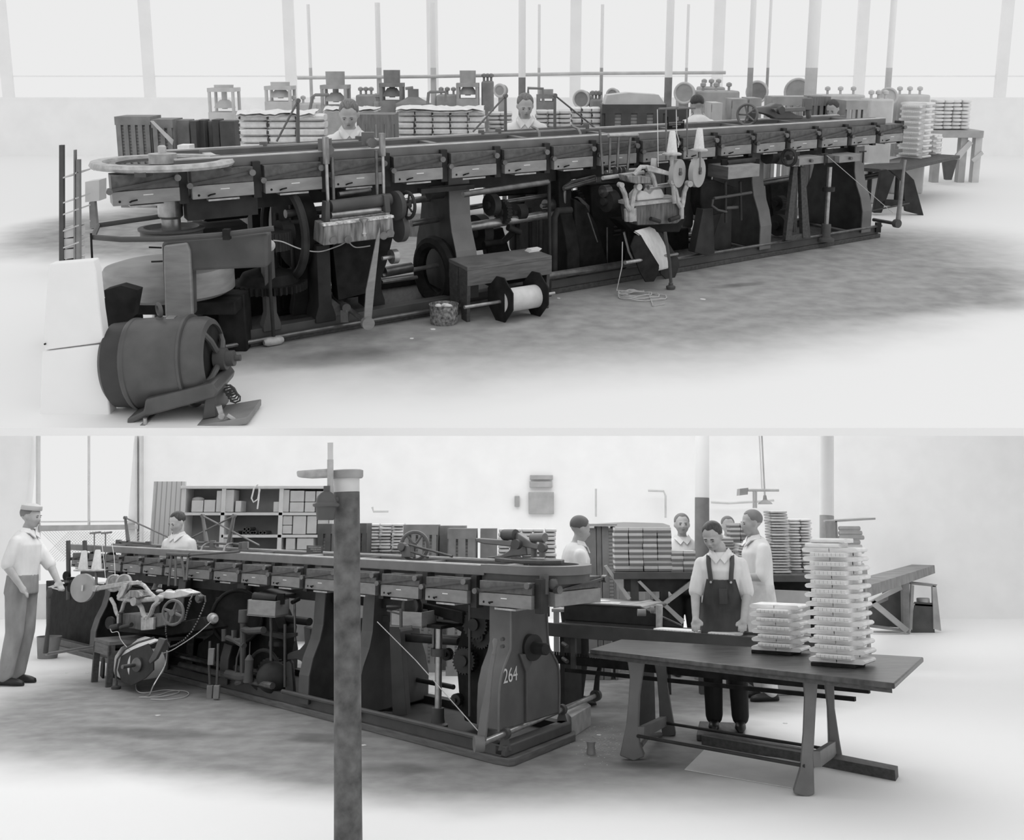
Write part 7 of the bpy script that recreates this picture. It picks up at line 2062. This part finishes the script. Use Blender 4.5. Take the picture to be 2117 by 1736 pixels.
T.part('back_panel', Geo().ab(L.D(1566, 1200, 12.5).x, L.D(1700, 1200, 12.5).x, 12.45, 12.5, 0, zt3 - .07), iron)
T.part('leg', Geo().ab(L.D(1496, 1200, 12.2).x, L.D(1506, 1200, 12.2).x, 12.2, 12.3, 0, zt3 - .07), iron2)
single(L, 'leaning_board', 'pale knotty board leaning under the dark table right of the man in white', 'board', Geo().prism([L.D(x, y, 11.55) for x, y in ((1600, 1436), (1680, 1436), (1674, 1222), (1602, 1219))], V((0.0, .04, 0))), mat('knotty_board', .42, .7, 0, .12, 5), L.D(1640, 1330, 11.55))
# rolls and shelf at right of the third pillar
T = Thing(L, 'roll_shelf', 'dark framed shelf holding pale rolls, behind the top of the tall stack', 'shelf', L.D(1740, 1200, 13.0))
T.part('top_board', Geo().prism([L.D(x, y, 13.0) for x, y in ((1727, 1075), (1810, 1070), (1810, 1074), (1727, 1079))], V((0, .5, 0))), hazy)
T.part('side_post', Geo().ab(L.D(1727, 1100, 13.0).x, L.D(1732, 1100, 13.0).x, 13.0, 13.4, 0, L.D(1730, 1077, 13).z), hazy_d)
for k in range(9):
    a, b = L.D(1734, 1092 + k * 9.5, 13.0), L.D(1778 + (k % 3) * 4, 1092 + k * 9.5, 13.0)
    single(L, 'paper_roll', 'pale paper roll on the framed shelf behind the tall stack, %s from the top' % nth(k).replace('top', 'first'), 'roll', Geo().lathe(a, V((1, 0, 0)), [(.02, 0), (.026, .01), (.026, b.x - a.x - .01), (.02, b.x - a.x)], 14), hazy_l if k > 3 else hazy, a, 'rolls on the framed shelf')
T = Thing(L, 'roll_rest', 'thin ledge under the rolls behind the tall stack', 'ledge', L.D(1740, 1175, 13.05))
T.part('ledge_board', Geo().ab(L.D(1734, 1176, 13.).x, L.D(1790, 1176, 13.).x, 12.95, 13.3, L.D(1740, 1176, 13.).z - .06, L.D(1740, 1173, 13.).z), hazy)
T.part('leg', Geo().ab(L.D(1786, 1176, 13.).x, L.D(1790, 1176, 13.).x, 13.0, 13.1, 0, L.D(1740, 1176, 13.).z - .06), hazy)
# long bench at the right going back
T = Thing(L, 'long_bench', 'long grey workbench with diagonal braces running back at the far right', 'bench', L.G(1880, 1300))
ea, eb_ = L.G(1790, 1212, .95), L.G(1932, 1168, .95)
ed = (eb_ - ea)
T.part('front_beam', Geo().hexa([ea - Z * .14, eb_ - Z * .14, eb_ - Z * .14 + V((-.3, .3, 0)), ea - Z * .14 + V((-.3, .3, 0)), ea, eb_, eb_ + V((-.3, .3, 0)), ea + V((-.3, .3, 0))]), hazy_d, bevel=.005)
Yl = 17.4
T.part('leg', Geo().prism([L.D(x, y, Yl) for x, y in ((1868, 1305), (1881, 1310), (1880, 1195), (1866, 1200))], V((0, .1, 0))), hazy_d)
T.part('brace', Geo().prism([L.D(x, y, Yl - .03) for x, y in ((1798, 1246), (1808, 1240), (1880, 1300), (1872, 1308))], V((0, .05, 0))), hazy)
T.part('brace', Geo().prism([L.D(x, y, Yl - .03) for x, y in ((1796, 1244), (1800, 1250), (1866, 1218), (1862, 1208))], V((0, .05, 0))), hazy)
T.part('dark_locker', Geo().prism([L.D(x, y, Yl + .2) for x, y in ((1796, 1292), (1870, 1298), (1868, 1215), (1838, 1214), (1836, 1240), (1796, 1258))], V((0, .3, 0))), iron3)
T.part('bottom_rail', Geo().prism([L.D(x, y, Yl) for x, y in ((1796, 1290), (1868, 1300), (1868, 1306), (1796, 1296))], V((0, .06, 0))), hazy_d)
T = Thing(L, 'wooden_stool', 'grey splayed wooden stool with a round tin on its shelf, far right', 'stool', L.G(1910, 1310))
Ys = L.G(1905, 1308).y
T.part('seat', Geo().prism([L.D(x, y, Ys) for x, y in ((1883, 1203), (1938, 1208), (1934, 1213), (1885, 1208))], V((0, .4, 0))), hazy_d)
T.part('front_board', Geo().prism([L.D(x, y, Ys + .02) for x, y in ((1884, 1308), (1933, 1312), (1928, 1246), (1892, 1244))], V((0, .04, 0))), iron3, label='dark front board')
T.part('leg', Geo().prism([L.D(x, y, Ys) for x, y in ((1930, 1300), (1946, 1304), (1936, 1212), (1928, 1210))], V((0, .06, 0))), hazy)
T.part('leg', Geo().prism([L.D(x, y, Ys) for x, y in ((1880, 1300), (1886, 1302), (1890, 1210), (1884, 1208))], V((0, .06, 0))), hazy)
T.part('shelf_board', Geo().prism([L.D(x, y, Ys + .02) for x, y in ((1885, 1247), (1932, 1250), (1932, 1254), (1885, 1251))], V((0, .3, 0))), hazy)
p = L.D(1909, 1250, Ys + .12)
single(L, 'round_tin', 'pale round tin standing inside the splayed stool', 'tin', Geo().lathe(p, Z, [(.1, 0), (.1, .1), (.09, .105)], 22), hazy, p)
# hanging lamp and pulley at the back
c = L.D(1582, 1042, 15)
T = Thing(L, 'hanging_lamp', 'faint bell shaped lamp hanging above the man in white', 'lamp', c)
T.part('shade', Geo().lathe(c, Z, [(.1, 0), (.09, .02), (.03, .06), (.02, .12)], 20), hazy)
T.part('stem', Geo().cyl(c + Z * .1, c + Z * 4.2, .012), pale)
T = Thing(L, 'line_shaft', 'faint overhead shaft and belt box above the heads, right of the second pillar', 'shaft', L.D(1540, 1020, 15))
T.part('belt_box', Geo().prism([L.D(x, y, 15) for x, y in ((1530, 1010), (1547, 1008), (1546, 1022), (1529, 1024))], V((0, .2, 0))), hazy)
T.part('shaft', Geo().cyl(L.D(1547, 1013, 15), L.D(1610, 1013, 15), .02), hazy_l)
T.part('hanger_rod', Geo().cyl(L.D(1575, 1013, 15), L.D(1575, 1013, 15) + Z * 4.1, .012), white)
T.part('drop_rod', Geo().cyl(L.D(1558, 1013, 15), L.D(1558, 1050, 15), .015).cyl(L.D(1563, 1013, 15), L.D(1563, 1050, 15), .015), hazy_l)
# ============================================================ PEOPLE
def rotx(p, piv, a):
    c, s = math.cos(a), math.sin(a)
    y, z = p.y - piv.y, p.z - piv.z
    return V((p.x, piv.y + y * c - z * s, piv.z + y * s + z * c))


def person(st, foot, yaw, label, H=1.74, lean=0.0, head_pitch=0.0, head_yaw=0.0, hands=None, shirt='white', sleeves='short', hair=None, trousers=None, apron=False,
           skin_mat=None, voxel=0.012, head_side=0.0, white_apron=False, group=None, hat=False, step=0.0):
    """figure facing +y of its own frame; yaw turns it; hands: dict side -> (elbow, wrist) in own frame"""
    k = H / 1.74
    piv = V((0, 0, 0.95))
    T = Thing(st, 'person', label, 'person', foot, group)
    R = Matrix.Rotation(yaw, 3, 'Z')
    o = V(foot)

    def W(p):
        return o + R @ (V(p) * k)

    def up(p):                                   # upper body leans forward about the hips
        return rotx(V(p), piv, -lean)
    sm = skin_mat or skin
    J = {'hipL': V((-.09, 0, .93)), 'hipR': V((.09, 0, .93)), 'kneeL': V((-.105, .03 + step * .5, .5)), 'kneeR': V((.105, .03 - step * .3, .5)), 'ankL': V((-.11, -.02 + step, .09)), 'ankR': V((.11, -.02 - step, .09))}
    neck0, neck1 = up((0, -.01, 1.42)), up((0, .01, 1.52))
    hc = up((head_side, .03, 1.62))
    sh = {'L': up((-.165, -.01, 1.365)), 'R': up((.165, -.01, 1.365))}
    default = {'L': (up((-.225, .0, 1.11)), up((-.21, .15, .9))), 'R': (up((.225, .0, 1.11)), up((.21, .15, .9)))}
    hands = hands or {}
    arm = {s: (V(hands[s][0]), V(hands[s][1])) if s in hands else default[s] for s in 'LR'}
    Hp = Matrix.Rotation(head_yaw, 3, 'Z') @ Matrix.Rotation(-(lean * .6 + head_pitch), 3, 'X')

    def hd(p):                                   # head frame, origin in the middle of the head
        return hc + Hp @ V(p)

    def E(c, rx, ry, rz, m3=None, n=14, mm=9):
        g = Geo().ball((0, 0, 0), (rx, ry, rz), n, mm)
        g.v = [W(c + (m3 @ p if m3 else p)) for p in g.v]
        return g

    def cap(g, a, ra, b, rb, n=12):
        return g.limb(W(a), ra * k, W(b), rb * k, n)

    def merge(g, h):
        return g.add(h.v, h.f)
    body = Geo()
    # torso loft
    def ring(z, rx, ry, y=0.0, grow=0.0):
        c = up((0, y, z))
        a = V((rx + grow, 0, 0))
        b = rotx(V((0, y + ry + grow, z)), piv, -lean) - c
        return (W(c), R @ (a * k), R @ (b * k))
    tors = [(.90, .165, .115, 0), (1.0, .155, .105, 0), (1.1, .15, .105, .0), (1.22, .17, .12, 0), (1.34, .18, .115, 0), (1.405, .165, .092, -.01), (1.45, .11, .075, -.01), (1.485, .065, .06, -.005)]
    body.loft([ring(z, rx, ry, y) for z, rx, ry, y in tors], 20)
    for s, sx in (('L', -1), ('R', 1)):
        cap(body, J['hip' + s], .095, J['knee' + s], .062)
        cap(body, J['knee' + s], .06, J['ank' + s], .042)
        cap(body, J['ank' + s] + V((0, -.02, -.04)), .032, J['ank' + s] + V((0, .12, -.062)), .018)
        e, w = arm[s]
        cap(body, sh[s] + V((0, 0, -.03)), .044, e, .044)
        cap(body, e, .044, w, .03)
        d = (w - e).normalized()
        side = d.cross(V((0, 0, 1)))
        if side.length < .1:
            side = V((1, 0, 0))
        side.normalize()
        pn_ = side.cross(d)
        palm = w + d * .05
        cap(body, w, .028, palm + side * .0, .034)
        cap(body, palm - side * .02, .02, palm + side * .022 + d * .02, .02)
        for f in range(4):
            b0 = palm + side * (.03 - .02 * f) + d * .03
            ln = (.03, .036, .034, .026)[f]
            b1 = b0 + d * ln + pn_ * .006
            b2 = b1 + (d * .75 + pn_ * -.35).normalized() * ln * .9
            cap(body, b0, .0095, b1, .009, 8)
            cap(body, b1, .009, b2, .0075, 8)
        th0 = palm - d * .02 + side * (.03 * -sx)
        th1 = th0 + (d * .7 + side * (-sx * .7)).normalized() * .035
        cap(body, th0, .012, th1, .0105, 8)
        cap(body, th1, .0105, th1 + d * .028, .009, 8)
    cap(body, neck0, .055, neck1, .052)
    # head: skull, jaw, cheeks, nose, brow, ears, lips
    for c, r in (((0, -.015, .03), (.085, .098, .087)), ((0, .02, -.02), (.075, .077, .087)), ((0, .045, -.078), (.045, .042, .034)), ((0, .03, -.05), (.062, .057, .045)),
                 ((0, .075, .012), (.052, .018, .014)), ((.03, .07, -.03), (.024, .02, .02)), ((-.03, .07, -.03), (.024, .02, .02)), ((0, .088, -.052), (.024, .014, .012))):
        merge(body, E(hd(c), *r, m3=Hp))
    nose = Geo().loft([(W(hd((0, .085, .01))), R @ (Hp @ V((.008, 0, 0))) * k, R @ (Hp @ V((0, .01, 0))) * k),
                       (W(hd((0, .094, -.015))), R @ (Hp @ V((.011, 0, 0))) * k, R @ (Hp @ V((0, .014, 0))) * k),
                       (W(hd((0, .100, -.032))), R @ (Hp @ V((.016, 0, 0))) * k, R @ (Hp @ V((0, .016, 0))) * k),
                       (W(hd((0, .09, -.04))), R @ (Hp @ V((.013, 0, 0))) * k, R @ (Hp @ V((0, .01, 0))) * k)], 10)
    merge(body, nose)
    for sx in (-1, 1):
        merge(body, E(hd((sx * .083, -.005, -.01)), .011, .02, .032, m3=Hp, n=8, mm=6))
    ob = T.part('body', body, sm)
    rm = ob.modifiers.new('remesh', 'REMESH')
    rm.mode, rm.voxel_size, rm.use_smooth_shade = 'VOXEL', voxel, True
    sm_ = ob.modifiers.new('smooth', 'SMOOTH')
    sm_.factor, sm_.iterations = 0.5, 3
    # eyes, brows, mouth
    for sx in (-1, 1):
        T.part('eye', E(hd((sx * .029, .083, -.004)), .013, .008, .006, m3=Hp, n=10, mm=6), mat('eye_dark', .08, .3))
        T.part('eyebrow', E(hd((sx * .03, .0885, .016)), .018, .006, .0045, m3=Hp, n=10, mm=6), hair or hair_m)
    T.part('mouth', E(hd((0, .098, -.058)), .018, .005, .0035, m3=Hp, n=10, mm=6), mat('lip', .16, .5))
    # hair cap
    g = Geo()
    n, m_ = 26, 14
    rows = []
    for i in range(m_ + 1):
        a = PI / 2 - (PI * 0.62) * i / m_
        row = []
        for j in range(n):
            t = 2 * PI * j / n
            fr_ = math.sin(t)                     # +1 = front
            lim = PI * (0.64 - 0.36 * max(0, min(1, fr_ * 1.25)) ** 1.6 + .015 * math.sin(5 * t))
            aa = PI / 2 - lim * i / m_
            rr = 1.045 - .07 * (i / m_) ** 2 + .012 * math.sin(t * 9 + i * .6) + (.03 if -.3 < t - PI * .4 < 1.2 else 0) * (1 - i / m_)
            row.append(hd((.087 * math.cos(aa) * math.cos(t) * rr, -.018 + .1 * math.cos(aa) * math.sin(t) * rr, .032 + .094 * math.sin(aa))))
        rows.append(row)
    vs = [W(p) for row in rows for p in row]
    fs = []
    for i in range(m_):
        for j in range(n):
            fs.append((i * n + j, i * n + (j + 1) % n, (i + 1) * n + (j + 1) % n, (i + 1) * n + j))
    inner = [W(hc + (rows[i][j] - hc) * .9) for i in range(m_ + 1) for j in range(n)]
    N0 = len(vs)
    fs += [(N0 + i * n + j, N0 + (i + 1) * n + j, N0 + (i + 1) * n + (j + 1) % n, N0 + i * n + (j + 1) % n) for i in range(m_) for j in range(n)]
    fs += [(m_ * n + j, m_ * n + (j + 1) % n, N0 + m_ * n + (j + 1) % n, N0 + m_ * n + j) for j in range(n)]
    g.add(vs + inner, fs)
    T.part('hair', g, hair or hair_m)
    if hat:
        T.part('cap', Geo().lathe(W(hd((0, -.01, .06))), R @ (Hp @ V((0, 0, 1))), [(.1 * k, 0), (.105 * k, .01), (.1 * k, .05), (.04 * k, .075)], 20), hazy_l)
    # shirt
    g = Geo()
    g.loft([ring(z, rx, ry, y, .018 + .01 * (z < 1.15)) for z, rx, ry, y in tors[:-1]] + [ring(1.485, .075, .07, -.005, 0)], 22)
    for s in 'LR':
        e, w = arm[s]
        cap(g, sh[s], .066, sh[s].lerp(e, .5), .066)
        if sleeves == 'long':
            cap(g, sh[s].lerp(e, .5), .068, e, .058)
            cap(g, e, .058, e.lerp(w, .85), .042)
        else:
            cap(g, sh[s].lerp(e, .5), .068, sh[s].lerp(e, .93), .064)
    so = T.part('shirt', g, shirt_m)
    rm = so.modifiers.new('remesh', 'REMESH'); rm.mode, rm.voxel_size, rm.use_smooth_shade = 'VOXEL', voxel, True
    s2 = so.modifiers.new('smooth', 'SMOOTH'); s2.factor, s2.iterations = .5, 4
    # collar
    g = Geo()
    for sx in (-1, 1):
        a0, a1, a2 = up((0, .09, 1.432)), up((sx * .056, .055, 1.492)), up((sx * .072, -.02, 1.505))
        b0, b1, b2 = up((sx * .038, .125, 1.395)), up((sx * .09, .08, 1.45)), up((sx * .1, -.02, 1.468))
        q_ = [W(p) for p in (a0, b0, b1, b2, a2, a1)]
        g.prism(q_, R @ V((0, .008, .006)))
    T.part('collar', g, shirt_m)
    # trousers and shoes
    tm = trousers or trouser_m
    g = Geo()
    g.loft([ring(z, rx, ry, y, .03) for z, rx, ry, y in ((.86, .16, .12, 0), (.92, .165, .115, 0), (1.0, .157, .108, 0), (1.05, .153, .105, 0))], 20)
    for s in 'LR':
        cap(g, J['hip' + s], .112, J['knee' + s], .086)
        cap(g, J['knee' + s], .086, J['ank' + s] + V((0, 0, .01)), .074)
    to = T.part('trousers', g, tm)
    rm = to.modifiers.new('remesh', 'REMESH'); rm.mode, rm.voxel_size, rm.use_smooth_shade = 'VOXEL', max(voxel, .01), True
    s2 = to.modifiers.new('smooth', 'SMOOTH'); s2.factor, s2.iterations = .5, 4
    for s in 'LR':
        g = Geo()
        a = J['ank' + s]
        rings = []
        for yy, rx, rz in ((-.075, .02, .02), (-.06, .036, .035), (0, .04, .045), (.08, .045, .036), (.14, .046, .03), (.185, .03, .022), (.2, .012, .01)):
            rings.append((W(a + V((0, yy, -.09 + rz + .004))), R @ V((rx, 0, 0)) * k, V((0, 0, rz)) * k))
        g.loft(rings, 14)
        T.part('shoe', g, shoe_m)
    if apron or white_apron:
        am = denim if apron else mat('white_apron', .7, .85, 0, .08, 6, (1, 1, .4), .3)
        # bib following the front of the body, widening to the skirt
        rowsA = []
        zs = [1.27, 1.2, 1.12, 1.04, .97, .9, .8, .7] if apron else [1.05, .98, .9, .8, .7, .6, .55]
        for z in zs:
            if apron:
                half = .62 if z > 1.2 else (.75 + (1.2 - z) * 2.6)
            else:
                half = 1.5
            half = min(half, 1.7)
            for (za, rx, ry, y), (zb, rx2, ry2, y2) in zip(tors, tors[1:]):
                if za <= z <= zb:
                    q_ = (z - za) / (zb - za)
                    RX, RY = rx + (rx2 - rx) * q_, ry + (ry2 - ry) * q_
                    break
            else:
                RX, RY = .175, .125
            row = []
            for j in range(17):
                t = PI / 2 + half * (j / 8 - 1)
                p = (RX + .038) * math.cos(t), (RY + .042) * math.sin(t) + .004 * math.sin(j * 2.1 + z * 9), z
                row.append(up(p) if z > .95 else V(p))
            rowsA.append(row)
        vs = [W(p) for row in rowsA for p in row]
        nr = len(rowsA)
        inn = [p for p in vs]
        inn = [W(V((p.x * .96, p.y * .96, p.z))) for row in rowsA for p in row]
        fs = []
        N0 = len(vs)
        for i in range(nr - 1):
            for j in range(16):
                fs.append((i * 17 + j, i * 17 + j + 1, (i + 1) * 17 + j + 1, (i + 1) * 17 + j))
                fs.append((N0 + i * 17 + j, N0 + (i + 1) * 17 + j, N0 + (i + 1) * 17 + j + 1, N0 + i * 17 + j + 1))
        for i in range(nr - 1):
            for j in (0, 16):
                fs.append((i * 17 + j, (i + 1) * 17 + j, N0 + (i + 1) * 17 + j, N0 + i * 17 + j))
        for j in range(16):
            fs.append((j, j + 1, N0 + j + 1, N0 + j))
            i = nr - 1
            fs.append((i * 17 + j, i * 17 + j + 1, N0 + i * 17 + j + 1, N0 + i * 17 + j))
        ap = T.part('bib_overall' if apron else 'apron', Geo().add(vs + inn, fs), am)
        if apron:
            for sx in (-1, 1):
                T.part('strap', Geo().loft([(W(up((sx * x, y, z))), R @ V((.02, 0, 0)) * k, R @ rotx(V((0, .006, 0)), V((0, 0, 0)), -lean) * k) for x, y, z in
                                            ((.085, .165, 1.26), (.09, .15, 1.32), (.1, .11, 1.4), (.1, .05, 1.452), (.095, -.04, 1.46), (.085, -.12, 1.38))], 8), am, ap)
            pk = [up((x, .178 + (1.2 - z) * .05, z)) for x, z in ((-.05, 1.2), (.02, 1.2), (.02, 1.07), (-.05, 1.07))]
            T.part('bib_pocket', Geo().prism([W(p) for p in pk], R @ V((0, .008, 0))), am, ap, bevel=.003)
            T.part('button', Geo().disc(W(up((.085, .178, 1.255))), R @ V((0, 1, 0)), .01, .006, 10).disc(W(up((-.085, .178, 1.255))), R @ V((0, 1, 0)), .01, .006, 10), steel, ap)
    return T


Vz = Z
# upper hall: behind the machine (they face the camera, so they are turned round)
def foot_at(st, x, yhead, Hh, Y):
    p = st.D(x, yhead, Y)
    return V((p.x, Y, 0))


person(U, foot_at(U, 722, 205, 1.7, 9.9), PI + .1, 'fair haired worker in white shirt bending his head, behind the left gluing head', H=1.80, lean=.12, head_pitch=.45, head_yaw=-.1, hair=hair_g,
       sleeves='short', skin_mat=skin_l, hands={'L': ((-.27, .1, 1.15), (-.1, .3, 1.08)), 'R': ((.27, .1, 1.15), (.1, .3, 1.08))}, voxel=.011)
person(U, foot_at(U, 1088, 203, 1.7, 11.7), PI - .1, 'worker in an open pale shirt looking down behind the middle of the upper machine', H=1.80, lean=.15, head_pitch=.3, head_yaw=.25, hair=hair_g, sleeves='long', skin_mat=skin_l,
       hands={'L': ((-.27, .1, 1.12), (-.15, .32, 1.1)), 'R': ((.27, .1, 1.12), (.15, .32, 1.1))})
person(U, foot_at(U, 1447, 203, 1.7, 13.4), .1, 'dark haired worker in a white shirt seen from behind, above the thread cones', H=1.72, lean=.15, head_pitch=.2, hair=hair_m, sleeves='long')
person(U, foot_at(U, 1737, 205, 1.7, 14.6), PI / 2 + .9, 'dark haired worker bending low at the right end of the upper machine', H=1.66, lean=.35, head_pitch=.3, hair=hair_m, sleeves='long', trousers=trouser_m)
# lower hall
person(L, (L.D(1494, 1250, 9.5).x, 9.5, 0.05), PI - .22, 'man in white shirt and dark bib overalls looking down behind the conveyor', H=1.71, lean=.17, head_pitch=.42, head_yaw=-.35, head_side=.06, hair=hair_m, sleeves='short', apron=True,
       trousers=trouser_m, voxel=.0075, skin_mat=skin,
       hands={'R': ((.225, .12, 1.12), (.22, .30, .935)), 'L': ((-.215, .08, 1.12), (-.18, .28, .93))})
person(L, foot_at(L, 376, 1090, 1.7, 14.0), PI - .35, 'young worker in a white shirt looking down behind the lower track, before the shelves', H=1.86, lean=.1, head_pitch=.35, head_yaw=-.3, hair=hair_m, sleeves='long', skin_mat=skin_l)
person(L, foot_at(L, 1183, 1068, 1.7, 11.0), -PI / 2 + .25, 'worker in white shirt in profile facing right, behind the lower machine end', H=1.80, lean=.08, head_pitch=.25, hair=mat('grey_brown_hair', .13, .6), sleeves='long')
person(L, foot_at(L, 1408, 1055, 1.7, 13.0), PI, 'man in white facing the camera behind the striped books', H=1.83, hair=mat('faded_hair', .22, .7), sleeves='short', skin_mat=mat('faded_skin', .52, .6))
person(L, foot_at(L, 1562, 1053, 1.7, 11.3), PI / 2 + .15, 'man in white with short sleeves and apron in profile, holding books beside the tall column', H=1.86, lean=.03, head_pitch=.1, hair=mat('faded_hair', .22), sleeves='short',
       skin_mat=skin, white_apron=True, trousers=mat('white_apron', .7), hands={'L': ((-.24, .06, 1.12), (-.12, .3, 1.12)), 'R': ((.24, .06, 1.12), (.12, .3, 1.12))})
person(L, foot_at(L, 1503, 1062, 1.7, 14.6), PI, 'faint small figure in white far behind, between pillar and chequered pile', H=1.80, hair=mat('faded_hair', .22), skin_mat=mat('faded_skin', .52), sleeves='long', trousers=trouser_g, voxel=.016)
person(L, (L.D(46, 1200, 12.3).x, 12.3, 0), -PI / 2 - .1, 'man in pale work clothes at the far left edge, hand on the foot lever', H=1.93, head_pitch=.1, sleeves='short', hair=mat('faded_hair', .22), skin_mat=skin, trousers=trouser_g,
       hands={'L': ((-.2, .18, 1.12), (-.1, .32, .98)), 'R': ((.22, -.05, 1.14), (.2, .1, .95))}, hat=True)
